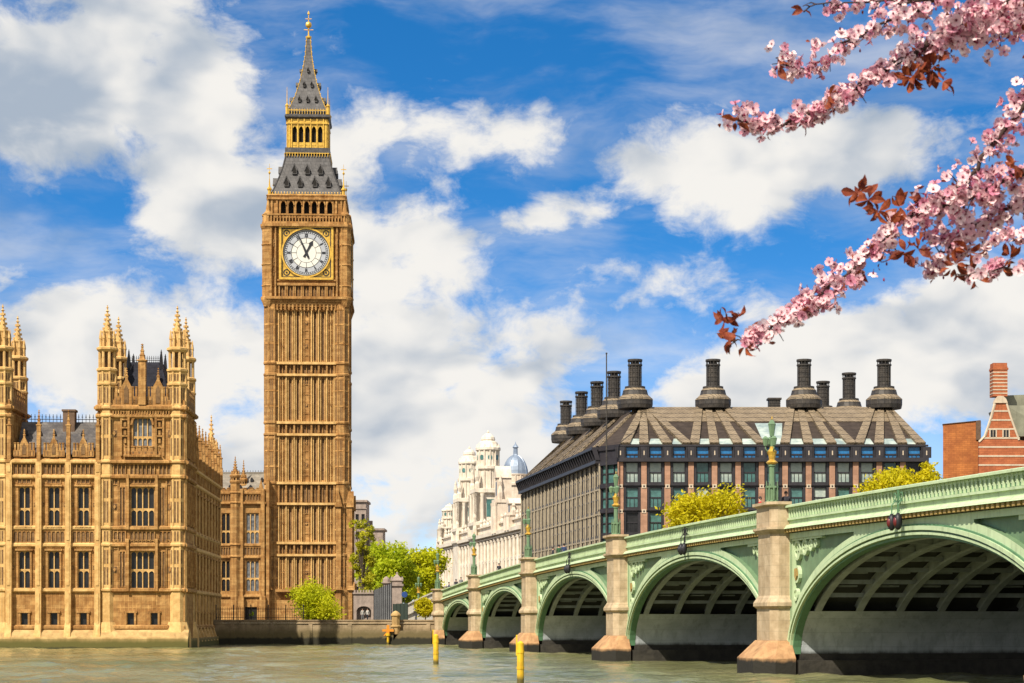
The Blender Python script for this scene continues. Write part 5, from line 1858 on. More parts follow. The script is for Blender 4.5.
# roof
RY = 314.0
zR = oz(407.5, RY)
rA = opt(640, RY); rD = opt(890, RY); rBk = opt(566, 371)
rD2 = rD + (BRr - FR) * .8
rf = MB()
e = [Vector((p.x, p.y, zE + .26)) for p in (LB, LF, FLc, FR, BRr)]
rr = [Vector((p.x, p.y, zR)) for p in (rBk, rA, rA, rD, rD2)]
def V3(v): return (v.x, v.y, v.z)
rf.quad(V3(e[2]), V3(e[3]), V3(rr[3]), V3(rr[2])); rf.quad(V3(e[0]), V3(e[1]), V3(rr[1]), V3(rr[0]))
rf.tri(V3(e[1]), V3(e[2]), V3(rr[2])); rf.quad(V3(e[3]), V3(e[4]), V3(rr[4]), V3(rr[3])); rf.quad(V3(e[4]), V3(e[0]), V3(rr[0]), V3(rr[4]))
rf.quad(V3(rr[0]), V3(rr[1]), V3(rr[3]), V3(rr[4]))
def slope(e0, e1, r0, r1):
    e0, e1, r0, r1 = [v.copy() for v in (e0, e1, r0, r1)]
    n_ = (e1 - e0).cross(r0 - e0).normalized()
    if n_.z < 0: n_ = -n_
    return lambda u, v, h=0.0: (e0.lerp(e1, u)).lerp(r0.lerp(r1, u), v) + n_ * h
S_front = slope(e[2], e[3], rr[2], rr[3]); S_left = slope(e[0], e[1], rr[0], rr[1])
def inv_ridge(S, P):     # parameter along the ridge nearest P
    best = min((((S(u / 200, 1) - P).length, u / 200) for u in range(-10, 211)))
    return best[1]
def strip(mb, S, u0, v0, u1, v1, w0, w1, h):
    """raised strip on a slope from (u0,v0) to (u1,v1), half widths in u"""
    b = [S(u0 - w0, v0, .02), S(u0 + w0, v0, .02), S(u1 + w1, v1, .02), S(u1 - w1, v1, .02)]
    t = [S(u0 - w0, v0, h), S(u0 + w0, v0, h), S(u1 + w1, v1, h), S(u1 - w1, v1, h)]
    mb.hexa([V3(p) for p in b] + [V3(p) for p in t])
ch_front = {635: (0, 1, 2, 3), 713: (3, 4, 5, 6), 804: (7, 8, 9, 10), 884: (10, 11, 12, 13)}
PANS = []
for i in range(NB):
    u0, u1 = (i + .2) / NB, (i + .8) / NB
    p = [S_front(u0, .01, .05), S_front(u1, .01, .05), S_front((u1 + .5 / NB * 0), .15, .05), S_front(u0, .15, .05)]
    PANS.append([V3(q) for q in p])
p = [S_front(6.12 / NB, .02, .055), S_front(6.88 / NB, .02, .055), S_front(7.15 / NB, .56, .055), S_front(5.85 / NB, .56, .055)]
PANS.append([V3(q) for q in p])
rfo = rf.build('roof', BRONZE, office)
for q4 in PANS:
    pans = MB(); pans.quad(*q4); pans.build('roof_light', GLASS_P, rfo)
bd = MB()
strip(bd, S_front, .5, .60, .5, .995, .5, .5, .12)
bd.build('ridge_band', BRONZE_L, rfo)
for cx, pls in ch_front.items():
    cu2 = inv_ridge(S_front, opt(cx, RY) + Vector((0, 0, zR)))
    for j, k in enumerate(pls):
        m_ = MB()
        u0 = k / NB
        off = .0
        if (cx == 635 and k == 3) or (cx == 804 and k == 10): off = -.012
        if (cx == 713 and k == 3) or (cx == 884 and k == 10): off = .012
        u1 = cu2 + (j - 1.5) * .034
        strip(m_, S_front, min(max(u0 + off, .016), .984), .0, min(max(u1, .016), .984), .96, .0155, .012, .42)
        m_.build('roof_rib', BRONZE_L, rfo)
CH = [(635, 314), (614, 329), (597, 343), (581.5, 358), (566, 373)]
for q, (cx, cy) in enumerate(CH[1:]):
    cu2 = inv_ridge(S_left, opt(cx, cy) + Vector((0, 0, zR)))
    for j in range(4):
        m_ = MB()
        u0 = min(max(cu2 - .12 + (j - 1.5) * .062, .01), .99)
        u1 = min(max(cu2 + (j - 1.5) * .018, .01), .99)
        strip(m_, S_left, u0, .0, u1, .97, .013, .009, .40)
        m_.build('roof_rib', BRONZE_L, rfo)
for u0 in (.93, .985):
    m_ = MB(); strip(m_, S_left, u0, .0, .985, .97, .011, .009, .40); m_.build('roof_rib', BRONZE_L, rfo)
def chimney(x, y, sc_=1.0, low=0.0, small=False):
    root = bpy.data.objects.new('chimney', None)
    z = lambda py: hgt(py, 314) - GZ - low
    c = MB()
    c.lathe(x, y, [(2.75, z(409)), (2.88, z(405)), (2.88, z(400.5))], 16)
    c.lathe(x, y, [(2.15, z(395.6)), (1.95, z(391))], 16)
    c.lathe(x, y, [(1.66, z(388.6)), (1.66, z(386.8))], 16)
    c.lathe(x, y, [(1.0, z(387)), (1.0, z(365))], 12)
    for py in (382, 377.5, 373, 369):
        c.lathe(x, y, [(1.06, z(py)), (1.06, z(py - .6))], 12)
    for i in range(12):
        a = 2 * PI * i / 12
        c.lathe(x + 1.05 * math.cos(a), y + 1.05 * math.sin(a), [(.06, z(386)), (.06, z(360.5))], 4)
    c.lathe(x, y, [(1.2, z(366)), (1.2, z(364.6))], 12)
    c.lathe(x, y, [(.72, z(365)), (.72, z(361.5))], 10)
    c.lathe(x, y, [(1.22, z(361.6)), (1.22, z(359.6))], 12)
    body = c.build('chimney', BRONZE_D, office)
    d = MB()
    d.lathe(x, y, [(2.92, z(400.4)), (2.85, z(399.2)), (2.2, z(395.6)), (2.05, z(395.5))], 16)
    d.lathe(x, y, [(1.98, z(390.9)), (1.9, z(390.2)), (1.62, z(388.6)), (1.5, z(388.5))], 16)
    d.build('cowl', BRONZE_L, body)
for (cx, cy) in CH + [(713, 314), (804, 314), (884, 314), (849, 331)]:
    p = opt(cx, cy); chimney(p.x, p.y)
p = opt(823, 345); chimney(p.x, p.y, low=-.3)
v = MB(); p = opt(774, 316); v.box(p.x - .9, p.x + .9, p.y - .9, p.y + .9, zR - 2.5, zR + 1.4); v.box(p.x - 1.1, p.x + 1.1, p.y - 1.1, p.y + 1.1, zR + 1.4, zR + 1.7)
for i in range(4): v.box(p.x - .95, p.x + .95, p.y - .95, p.y - .9, zR + .15 + .3 * i, zR + .27 + .3 * i)
v.build('vent_housing', BRONZE_D, office)
# flagpole before the corner
q = (lat(606.5, 296), 296, GZ)
fp = thing('flagpole', 'thin dark flagpole rising at the corner of the bronze roofed office block', 'flagpole', q)
m_ = MB(); m_.lathe(0, 0, [(.16, 0), (.14, 20), (.09, hgt(354, 296) - GZ)], 8); m_.build('pole', BRONZE_D, fp)
m_ = MB(); m_.ball((0, 0, hgt(353.5, 296) - GZ), .16); m_.build('truck_ball', BRONZE_D, fp)
m_ = MB(); m_.lathe(0, 0, [(.45, 0), (.45, .4), (.25, .6)], 8); m_.build('base', BRONZE_D, fp)

# ------------------------------------------------------------------ cream baroque building down the street
wa = Vector((lat(524, 392), 392, GZ)); wb = Vector((lat(440, 500), 500, GZ))
wd_ = (wa - wb); WL = wd_.length; wu = wd_ / WL
cream = thing('government_building', 'cream baroque stone building with paired domed towers', 'building', wb, math.atan2(wu.y, wu.x))
def wx(u):      # distance along the facade of picture column u
    k = (u - 512) / F
    t = (wa.x - k * wa.y) / (k * (wb.y - wa.y) - (wb.x - wa.x))
    return WL * (1 - t)
CZ = 18.8       # main cornice above ground
m_ = MB()
fl_ = [(.6, 3.6), (5.0, 8.0), (9.4, 12.6), (13.8, 17.0)]
hl = []
NBY = 26; bw = WL / NBY
for i in range(NBY):
    for (a, b) in fl_: hl.append((bw * (i + .5) - .75, bw * (i + .5) + .75, a, b))
wall(m_, 0, WL, 0, CZ, hl, 0, .6)
for z, d, h in ((4.3, .35, .4), (8.7, .5, .5), (13.1, .35, .35), (CZ - .9, .4, .3), (CZ - .3, 1.1, .8), (CZ + 2.0, .5, .3)):
    m_.box(0, WL, -d, 0, z, z + h)
m_.box(0, WL, -.1, 2, CZ + .5, CZ + 2.0)
for i in range(NBY + 1):
    x = bw * i
    m_.lathe(x, -.35, [(.5, 8.7), (.42, 9.6), (.38, 16.9), (.55, 17.6)], 8)
    m_.box(x - .6, x + .6, -.7, 0, 0, 4.3); m_.box(x - .45, x + .45, -.35, 0, 4.7, 8.7)
    if i < NBY:
        c = x + bw / 2
        for (a, b) in fl_[1:]:
            m_.box(c - 1.0, c + 1.0, -.4, 0, b + .15, b + .4); m_.box(c - 1.0, c - .8, -.2, 0, a, b); m_.box(c + .8, c + 1.0, -.2, 0, a, b)
            m_.xz([(c - 1.0, b + .4), (c + 1.0, b + .4), (c, b + .9)], -.35, 0)
    m_.lathe(x, .3, [(.35, CZ + 2.3), (.4, CZ + 2.8), (.2, CZ + 3.2), (.35, CZ + 3.6), (.05, CZ + 4.2)], 6)
m_.box(0, WL, .61, 22, 0, CZ)
m_.build('wall', WSTONE, cream)
gm = MB()
for (a, b, c, d) in hl:
    gm.box(a, b, .5, .55, c, d)
    gm.m = 1; gm.box((a + b) / 2 - .06, (a + b) / 2 + .06, .4, .499, c, d); gm.box(a, b, .41, .498, c + (d - c) * .55, c + (d - c) * .55 + .12); gm.m = 0
    gm.m = 0
o = gm.build('windows', [GLASS, WHITEB], cream); tag(o, kind='stuff')
rf = MB()
rf.loft([[(0, 1.5, CZ + 1.9), (0, 7, CZ + 8), (0, 16, CZ + 8), (0, 21, CZ + 1.9)], [(WL, 1.5, CZ + 1.9), (WL, 7, CZ + 8), (WL, 16, CZ + 8), (WL, 21, CZ + 1.9)]])
rf.build('roof', SLATE, cream)
def baroque_tower(xc, top, wdt, nm='tower'):
    """square lower stage with columns, octagonal drums with round openings, bell cap, statues at the corners"""
    t = MB()
    k = wdt / 3.6
    zt = lambda f: CZ + (top - CZ) * f
    y0 = wdt * .75
    t.sq(xc, y0, [(wdt, 0), (wdt, CZ - .3), (wdt * 1.15, CZ), (wdt * 1.15, CZ + .6), (wdt * .98, CZ + .7), (wdt * .98, zt(.10)), (wdt * 1.12, zt(.12)), (wdt * 1.12, zt(.15)), (wdt * .82, zt(.16)), (wdt * .82, zt(.40)), (wdt * 1.02, zt(.42)), (wdt * 1.02, zt(.455)), (wdt * .8, zt(.46))])
    for sx in (-1, 1):
        for sy in (-1, 1):
            for q in (.55, .98):
                t.lathe(xc + sx * wdt * q, y0 + sy * wdt * .98, [(.52 * k, zt(.15)), (.42 * k, zt(.18)), (.38 * k, zt(.37)), (.55 * k, zt(.41))], 8)
                t.lathe(xc + sy * wdt * .98, y0 + sx * wdt * q, [(.52 * k, zt(.15)), (.42 * k, zt(.18)), (.38 * k, zt(.37)), (.55 * k, zt(.41))], 8)
            t.lathe(xc + sx * wdt * .85, y0 + sy * wdt * .85, [(.6 * k, zt(.455)), (.6 * k, zt(.5)), (.35 * k, zt(.52)), (.55 * k, zt(.56)), (.3 * k, zt(.6)), (.3 * k, zt(.62)), (.05, zt(.65))], 6)
            t.lathe(xc + sx * wdt * 1.02, y0 + sy * wdt * 1.02, [(.5 * k, CZ + .6), (.5 * k, zt(.09)), (.3, zt(.15)), (.45 * k, zt(.19)), (.1, zt(.24))], 6)
    t.lathe(xc, y0, [(wdt * .72, zt(.45)), (wdt * .72, zt(.62)), (wdt * .85, zt(.64)), (wdt * .85, zt(.665)), (wdt * .70, zt(.67)), (wdt * .70, zt(.80)), (wdt * .80, zt(.815)), (wdt * .80, zt(.835)),
                     (wdt * .70, zt(.85)), (wdt * .60, zt(.885)), (wdt * .40, zt(.905)), (wdt * .46, zt(.91)), (wdt * .42, zt(.935)), (wdt * .26, zt(.96)), (.2, zt(.975)), (.3, zt(.98)), (.05, zt(1.0))], 12)
    for i in range(12):
        a = 2 * PI * i / 12
        t.lathe(xc + wdt * .74 * math.cos(a), y0 + wdt * .74 * math.sin(a), [(.26 * k, zt(.46)), (.24 * k, zt(.62))], 5)
        t.lathe(xc + wdt * .70 * math.cos(a), y0 + wdt * .70 * math.sin(a), [(.2 * k, zt(.67)), (.2 * k, zt(.81)), (.3 * k, zt(.84)), (.05, zt(.87))], 5)
    t.m = 1
    for i in range(8):
        a = 2 * PI * i / 8
        c_, s_ = math.cos(a), math.sin(a)
        t.frame((xc + c_ * wdt * .66, y0 + s_ * wdt * .66, 0), (-s_, c_, 0), (-c_, -s_, 0), (0, 0, 1))
        t.xz([(.5 * k * math.cos(2 * PI * j / 10), zt(.745) + .62 * k * math.sin(2 * PI * j / 10)) for j in range(10)], -.18 * k, .1)
        t.frame(None)
    for dx, dy, n_ in ((0, -1, 0), (1, 0, 1), (-1, 0, 1)):
        if n_ == 0: t.box(xc - .9 * k, xc + .9 * k, y0 - wdt * .82 - .05, y0 - wdt * .8, zt(.2), zt(.36))
        else: t.box(xc + dx * wdt * .82 - .05, xc + dx * wdt * .82 + .05, y0 - .9 * k, y0 + .9 * k, zt(.2), zt(.36))
    t.m = 0
    return t.build(nm, [WSTONE, GLASS_T], cream)
def ctop(y, u): 
    x = wx(u); Y = 500 - 108 * x / WL
    return hgt(y, Y) - GZ
baroque_tower(wx(476.5), ctop(430, 476.5), 3.6)
baroque_tower(wx(459), ctop(446, 459), 3.4)
baroque_tower(wx(442), ctop(503, 442), 2.6)
for u, yy, hw in ((499, 466, 2.0), (512, 498, 2.2)):
    g_ = MB(); x = wx(u); top = ctop(yy, u)
    H = top - CZ
    g_.box(x - hw, x + hw, -.8, 3, CZ, CZ + H * .45); g_.box(x - hw * 1.1, x + hw * 1.1, -1.2, 3, CZ + H * .45, CZ + H * .5)
    g_.box(x - hw * .62, x + hw * .62, -.6, 2.5, CZ + H * .5, CZ + H * .82); g_.xz([(x - hw * .75, CZ + H * .82), (x + hw * .75, CZ + H * .82), (x + hw * .3, CZ + H * .95), (x, CZ + H), (x - hw * .3, CZ + H * .95)], -.9, 2.5)
    for sg in (-1, 1):
        g_.lathe(x + sg * hw * .85, 0, [(.5, CZ + H * .5), (.6, CZ + H * .6), (.3, CZ + H * .7), (.45, CZ + H * .76), (.05, CZ + H * .86)], 6)
        g_.lathe(x + sg * hw * .45, -1.1, [(.4, CZ), (.36, CZ + H * .4), (.5, CZ + H * .45)], 8)
        g_.lathe(x + sg * hw * .9, -1.1, [(.4, CZ), (.36, CZ + H * .4), (.5, CZ + H * .45)], 8)
    g_.m = 1
    g_.box(x - .8, x + .8, -.83, -.8, CZ + .6, CZ + H * .36); g_.box(x - .6, x + .6, -.63, -.6, CZ + H * .56, CZ + H * .76)
    g_.build('gable', [WSTONE2, GLASS], cream)

# domed building behind
DY_ = 470.0
db = thing('domed_building', 'pale blue lead dome with lantern on a stone drum behind the cream towers', 'building', (lat(515.5, DY_), DY_, GZ))
dz = lambda y: hgt(y, DY_) - GZ
m_ = MB()
m_.sq(0, 0, [(3.6, 0), (3.6, dz(488)), (4.0, dz(486)), (4.0, dz(484)), (3.3, dz(483))])
m_.lathe(0, 0, [(3.1, dz(483)), (3.1, dz(476)), (3.3, dz(475.5)), (3.3, dz(474.5))], 16)
for i in range(16):
    a = 2 * PI * i / 16
    m_.lathe(3.1 * math.cos(a), 3.1 * math.sin(a), [(.2, dz(483)), (.2, dz(476))], 5)
m_.box(-9, 9, 3.7, 14, 0, dz(496))
m_.build('wall', WSTONE2, db)
m_ = MB()
R0 = 2.95
h0, h1 = dz(474.5), dz(455)
m_.lathe(0, 0, [(R0 * math.cos(t * PI / 2 / 8), h0 + (h1 - h0) * math.sin(t * PI / 2 / 8)) for t in range(8)] + [(.5, h1)], 16)
for i in range(8):
    a = 2 * PI * i / 8 + .2
    m_.path([(1.03 * R0 * math.cos(t * PI / 14) * math.cos(a), 1.03 * R0 * math.cos(t * PI / 14) * math.sin(a), h0 + (h1 - h0) * math.sin(t * PI / 14)) for t in range(7)], [.12] * 7, 4)
do = m_.build('dome', LEAD, db, smooth=False)
m_ = MB(); m_.lathe(0, 0, [(.75, h1 - .2), (.6, h1 + .2), (.55, dz(448)), (.8, dz(447.5)), (.6, dz(446)), (.2, dz(444)), (.03, dz(441.5))], 8); m_.build('lantern', LEAD, do)
m_ = MB()
m_.loft([[(-9, 3.5, dz(496)), (-9, 9, dz(482)), (-9, 14, dz(496))], [(9, 3.5, dz(496)), (9, 9, dz(482)), (9, 14, dz(496))]])
m_.build('roof', SLATE, db)

# plain brown building behind the trees by the clock tower
bz = lambda y: hgt(y, 430) - GZ
bb = thing('stone_building', 'distant brown stone block with flat roof just right of the clock tower', 'building', (lat(353, 430), 430, GZ))
m_ = MB()
W_ = lat(366, 430) - lat(353, 430)
hl = [(W_ * .2 + 1.3 * i, W_ * .2 + 1.3 * i + .7, z, z + 1.6) for i in range(2) for z in (6, 10, 14, 18, 22)]
wall(m_, 0, W_, 0, bz(502), hl, 0, .3)
m_.box(0, W_, .31, 10, 0, bz(502)); m_.box(-.3, W_ + .3, -.4, 10.3, bz(502), bz(500)); m_.box(-.2, W_ + .2, -.2, 0, bz(509), bz(508))
m_.box(W_ + .001, W_ + 3.6, 1.5, 10, 0, bz(530)); m_.box(W_ + .001, W_ + 4.0, 1.1, 10.4, bz(530), bz(528))
m_.box(W_ + .5, W_ + 1.2, 3, 4, bz(528), bz(520))
m_.build('wall', [PINKST], bb)
m_ = MB()
for (a, b, c, d) in hl: m_.box(a, b, .25, .3, c, d)
o = m_.build('windows', GLASS, bb); tag(o, kind='stuff')

# red brick buildings at the right
YB = 322.0
bz2 = lambda y, Y=YB: hgt(y, Y) - GZ
ob = thing('brick_block', 'plain orange brick block with sloping flat top left of the striped gable', 'building', (lat(943, YB), YB, GZ))
W_ = lat(979.5, YB) - lat(943, YB)
m_ = MB()
m_.hexa([(0, 0, 0), (W_, 0, 0), (W_ + 3, 12, 0), (3, 12, 0), (0, 0, bz2(424.5)), (W_, 0, bz2(420.8)), (W_ + 3, 12, bz2(420.8)), (3, 12, bz2(424.5))])
for (x, z, s_) in ((.8, 24, .35), (2.4, 27, .2), (4.6, 22.5, .2), (3.7, 30.2, .18)):
    m_.box(x, x + s_, -.03, .0, z, z + s_ * .7)
m_.build('wall', REDB, ob)
m_ = MB()
m_.hexa([(-.15, -.15, bz2(424.5) + .01), (W_ + .15, -.15, bz2(420.8) + .01), (W_ + 3.15, 12, bz2(420.8) + .01), (2.85, 12, bz2(424.5) + .01),
         (-.15, -.15, bz2(424)), (W_ + .15, -.15, bz2(420.2)), (W_ + 3.15, 12, bz2(420.2)), (2.85, 12, bz2(424))])
m_.box(W_ - .6, W_ + .2, -.2, 11, bz2(440), bz2(421)); 
m_.build('coping', CHIM, ob)
YN = 317.0
nz = lambda y: hgt(y, YN) - GZ
nx = lambda x: lat(x, YN) - lat(979, YN)
ns = thing('brick_mansion', 'red brick building with white stripes, steep gable and tall banded chimney', 'building', (lat(979, YN), YN, GZ))
m_ = MB()
prof = [(nx(979), 0), (nx(1060), 0), (nx(1060), nz(446)), (nx(1019), nz(440)), (nx(1016), nz(432)), (nx(1011), nz(418)), (nx(1006.5), nz(403)), (nx(995), nz(403)), (nx(991), nz(418)), (nx(985), nz(436)), (nx(979), nz(442))]
m_.xz(prof, 0, .7)
m_.box(nx(1019), nx(1060), .02, 14, 0, nz(446))
m_.build('wall', REDB2, ns)
m_ = MB()
def edge_x(y, left):
    L_ = [(442, 979), (436, 985), (418, 991), (403, 995)] if left else [(446, 1060), (441, 1021), (432, 1016), (418, 1011), (403, 1006.5)]
    for (ya, xa), (yb, xb) in zip(L_, L_[1:]):
        if yb <= y <= ya: return xa + (xb - xa) * (ya - y) / (ya - yb)
    return L_[0][1]
for y in (411, 420, 429, 438, 447, 456, 465, 474):
    m_.box(nx(edge_x(y, True)) - .05, nx(edge_x(y, False)) + .05, -.06, .3, nz(y) - .13, nz(y) + .13)
for (a, b) in (((979, 442), (985, 436)), ((985, 436), (991, 418)), ((991, 418), (995, 403)), ((1006.5, 403), (1011, 418)), ((1011, 418), (1016, 432)), ((1016, 432), (1019, 440))):
    m_.tube((nx(a[0]), .05, nz(a[1])), (nx(b[0]), .05, nz(b[1])), .22, .22, 5)
m_.xz([(nx(994), nz(403)), (nx(1007.5), nz(403)), (nx(1006), nz(399)), (nx(1003), nz(396)), (nx(998), nz(396)), (nx(995.5), nz(399))], -.2, 1)
m_.build('stone_trim', WHITEB, ns)
for x in (993, 1006):
    m_ = MB(); m_.box(nx(x) - .42, nx(x) + .42, -.05, .0, nz(437), nz(430)); m_.m = 1
    m_.box(nx(x) - .6, nx(x) - .42, -.1, 0, nz(437.5), nz(429.5)); m_.box(nx(x) + .42, nx(x) + .6, -.1, 0, nz(437.5), nz(429.5)); m_.box(nx(x) - .42, nx(x) + .42, -.1, 0, nz(430), nz(429.5)); m_.box(nx(x) - .04, nx(x) + .04, -.08, -.051, nz(437), nz(430))
    m_.build('window', [GLASS, WHITEB], ns)
m_ = MB()
m_.box(nx(993.6), nx(1008), .3, 2.6, nz(396), nz(366)); m_.box(nx(993), nx(1008.8), .2, 2.7, nz(369.5), nz(367.5)); m_.box(nx(993.8), nx(1007.8), .4, 2.5, nz(366), nz(362.5))
m_.m = 1
for y in (393, 389.5, 386, 382.5, 379, 375.5, 372):
    m_.box(nx(993.4), nx(1008.2), .26, 2.64, nz(y) - .09, nz(y) + .09)
m_.build('chimney', [REDB2, WHITEB], ns)
m_ = MB()
m_.loft([[(nx(1006.5), .6, nz(405)), (nx(1018), .6, nz(436)), (nx(1018), 12, nz(436)), (nx(1006.5), 12, nz(405))], [(nx(1060), .6, nz(405)), (nx(1060), -.4, nz(436)), (nx(1060), 12, nz(436)), (nx(1060), 12, nz(405))]])
m_.loft([[(nx(1009), 5, nz(392)), (nx(1009), 5, nz(405)), (nx(1009), 11, nz(405))], [(nx(1060), 5, nz(390)), (nx(1060), 5, nz(405)), (nx(1060), 11, nz(405))]])
m_.build('roof', ROOFG, ns)

# ------------------------------------------------------------------ gateway, hoarding, wall pieces between tower and bridge
YG = 284.0
gz_ = lambda y: hgt(y, YG) - GZ
gw = thing('stone_gateway', 'dark stone gateway arch beside the foot of the clock tower', 'gateway', (lat(353.5, YG), YG, GZ))
gx_ = lambda x: lat(x, YG) - lat(353.5, YG)
m_ = MB()
wall(m_, 0, gx_(374), 0, gz_(594), [(gx_(356.5), gx_(371), 0, gz_(606))], 0, 1.2)
c = (gx_(356.5) + gx_(371)) / 2; hw = (gx_(371) - gx_(356.5)) / 2
ar = arch_pts(hw, gz_(611), gz_(606.2) - gz_(611), 6)
m_.band([(c + x, z) for x, z in ar], [(c + x, gz_(606)) for x, z in ar], -.03, 1.1)
m_.box(-.1, gx_(374.5), -.2, 1.4, gz_(594), gz_(592.5))
for i in range(7): m_.box(gx_(374) * i / 7 + .05, gx_(374) * i / 7 + .3, -.05, .3, gz_(592.5), gz_(590))
m_.box(0, gx_(374), 1.21, 1.3, 0, gz_(606))
m_.build('arch_wall', PINKST, gw)
fnx = lambda x: lat(x, 278) - lat(374, 278)
fzz = lambda y: hgt(y, 278) - GZ
fc = thing('hoarding_fence', 'tall grey panel fence between the gateway and the gate pier', 'fence', (lat(374, 278), 278, GZ))
n = 9
m_ = MB()
for i in range(n):
    x0, x1 = fnx(374 + 17.5 * i / n), fnx(374 + 17.5 * (i + 1) / n)
    top = fzz(590 - 7 * i / n)
    m_.box(x0 + .01, x1 - .01, -.05, .02, 0.1, top)
m_.build('panels', HOARD, fc)
for i in range(n + 1):
    x0 = fnx(374 + 17.5 * i / n); m_ = MB(); m_.box(x0 - .06, x0 + .06, -.12, .1, 0, fzz(589 - 7 * i / n)); m_.build('post', IRON, fc)
gp = thing('gate_pier', 'square pinkish stone gate pier with a pointed cap above the hoarding', 'gate pier', (lat(397, 282), 282, GZ))
pzf = lambda y: hgt(y, 282) - GZ
m_ = MB(); m_.sq(0, 0, [(.85, 0), (.85, .8), (.72, .9), (.72, pzf(587)), (.95, pzf(586)), (.95, pzf(584))]); m_.build('shaft', PINKST, gp)
m_ = MB(); m_.sq(0, 0, [(.75, pzf(583.9)), (.75, pzf(582)), (.9, pzf(581)), (.9, pzf(580)), (.3, pzf(576)), (.1, pzf(574)), (.18, pzf(573.5)), (.02, pzf(572))])
for sx in (-1, 1):
    for sy in (-1, 1): m_.lathe(sx * .75, sy * .75, [(.14, pzf(580)), (.16, pzf(579)), (.02, pzf(576.5))], 5)
m_.build('cap', PINKST, gp)
g2 = thing('gate_pier', 'small rounded pinkish stone pier just left of the pointed gate pier', 'gate pier', (lat(386.5, 284), 284, GZ))
m_ = MB(); m_.sq(0, 0, [(.5, 0), (.5, pzf(584)), (.7, pzf(583)), (.7, pzf(582))]); m_.build('shaft', PINKST, g2)
m_ = MB(); m_.lathe(0, 0, [(.6, pzf(582)), (.55, pzf(579)), (.3, pzf(577)), (.03, pzf(576))], 8); m_.build('cap', PINKST, g2)
dkx = thing('dark_hoarding', 'low dark green hoarding below the pointed gate pier', 'hoarding', (lat(393, 274), 274, GZ))
m_ = MB()
for i in range(4): m_.box(.02 + .52 * i, .5 + .52 * i, -.04, .04, .05, hgt(604 - i * .3, 274) - GZ)
m_.build('boards', cloth('dark_green_board', (.03, .045, .035)), dkx)
m_ = MB()
for i in range(5): m_.box(-.05 + .52 * i, .03 + .52 * i, .05, .12, 0, hgt(603.5, 274) - GZ)
m_.build('frame', IRON, dkx)
bs = thing('blue_sign', 'small round blue sign on a thin post before the pale approach wall', 'sign', (lat(404.5, 276), 276, GZ))
m_ = MB(); m_.lathe(0, 0, [(.05, 0), (.05, hgt(592, 276) - GZ)], 6); m_.build('post', IRON, bs)
m_ = MB(); zc = hgt(594.5, 276) - GZ; m_.xz([(.42 * math.cos(2 * PI * i / 16), zc + .42 * math.sin(2 * PI * i / 16)) for i in range(16)], -.1, -.06); m_.build('disc', BLUES, bs)
aw = MB(); aw.frame(BO, BD, BN)
def asweep(y0, y1, a, b, s0=-46, s1=-3.4):
    n = 20; rg = []
    for i in range(n + 1):
        s = s0 + (s1 - s0) * i / n
        z = zcop(s)
        rg.append([(s, y0, max(z + a, GZ - .2)), (s, y0, z + b), (s, y1, z + b), (s, y1, max(z + a, GZ - .2))])
    aw.loft(rg)
asweep(-.1, .25, -1.3, 0); asweep(-.3, .4, .002, .2); asweep(-.25, .3, -1.5, -1.302)
asweep(.05, .25, -8, -1.502)
o = aw.build('approach_wall', WHITEP); tag(o, 'pale sloping parapet wall of the bridge approach left of the abutment', 'wall')
rl = thing('iron_railing', 'thin black railing on the river wall below the palace flank', 'railing', TW0 + Vector((.8, 1.6, GZ)), math.atan2(ux.y, ux.x))
m_ = MB()
for i in range(40):
    x = .3 * i
    m_.box(x - .02, x + .02, -.02, .02, 0, 1.75)
m_.build('bars', IRON, rl)
m_ = MB(); m_.box(0, 11.8, -.03, .03, 1.5, 1.56); m_.box(0, 11.8, -.03, .03, .35, .41); m_.build('rail', IRON, rl)
for i in range(6):
    m_ = MB(); m_.lathe(2.34 * i, 0, [(.07, 0), (.07, 1.9), (.11, 1.95), (.02, 2.15)], 6); m_.build('post', IRON, rl)
sl_ = copy_tree(L0)
sl_.location = (lat(418.5, 300), 300, GZ + 2.0)
sl_['label'] = 'green street lamp standing among the lime green trees beside the bridge approach'; sl_['group'] = 'green street lamps'
sl_.rotation_euler = (0, 0, 0)
pe = MB(); pe.lathe(0, 0, [(.35, -2.0), (.35, -.01)], 8); pe.build('pedestal', GREEN_M, sl_)

# ------------------------------------------------------------------ trees and shrubs
def leaves_mesh(rng, lobes, n, size, clump=.30, flat=1.0):
    """many small leaf blades gathered in clumps through the lobes of a crown"""
    V = []; Fc = []
    tot = sum(r[0] * r[1] * r[2] for c, r in lobes) ** 1
    for c, r in lobes:
        k = max(6, int(n * (r[0] * r[1] * r[2]) ** .667 / sum((q[1][0] * q[1][1] * q[1][2]) ** .667 for q in lobes)))
        ncl = max(4, k // 16)
        cl = []
        for _ in range(ncl):
            d = Vector((rng.gauss(0, 1), rng.gauss(0, 1), rng.gauss(0, 1))).normalized()
            rr = rng.uniform(.45, 1.05) 
            cl.append(Vector((c[0] + d.x * r[0] * rr, c[1] + d.y * r[1] * rr, c[2] + d.z * r[2] * rr)))
        sg = clump * min(r)
        for i in range(k):
            b = rng.choice(cl)
            p = b + Vector((rng.gauss(0, sg), rng.gauss(0, sg), rng.gauss(0, sg * .8)))
            nrm = Vector((rng.gauss(0, 1), rng.gauss(0, 1), rng.gauss(.4, 1))).normalized()
            a = nrm.orthogonal().normalized(); q = nrm.cross(a)
            th = rng.uniform(0, 2 * PI)
            u_ = a * math.cos(th) + q * math.sin(th); v_ = nrm.cross(u_)
            s = size * rng.uniform(.6, 1.35)
            o = len(V)
            V += [p - u_ * s, p + v_ * s * .5 + nrm * s * .12, p + u_ * s, p - v_ * s * .5 + nrm * s * .12]
            Fc.append((o, o + 1, o + 2, o + 3))
    return V, Fc
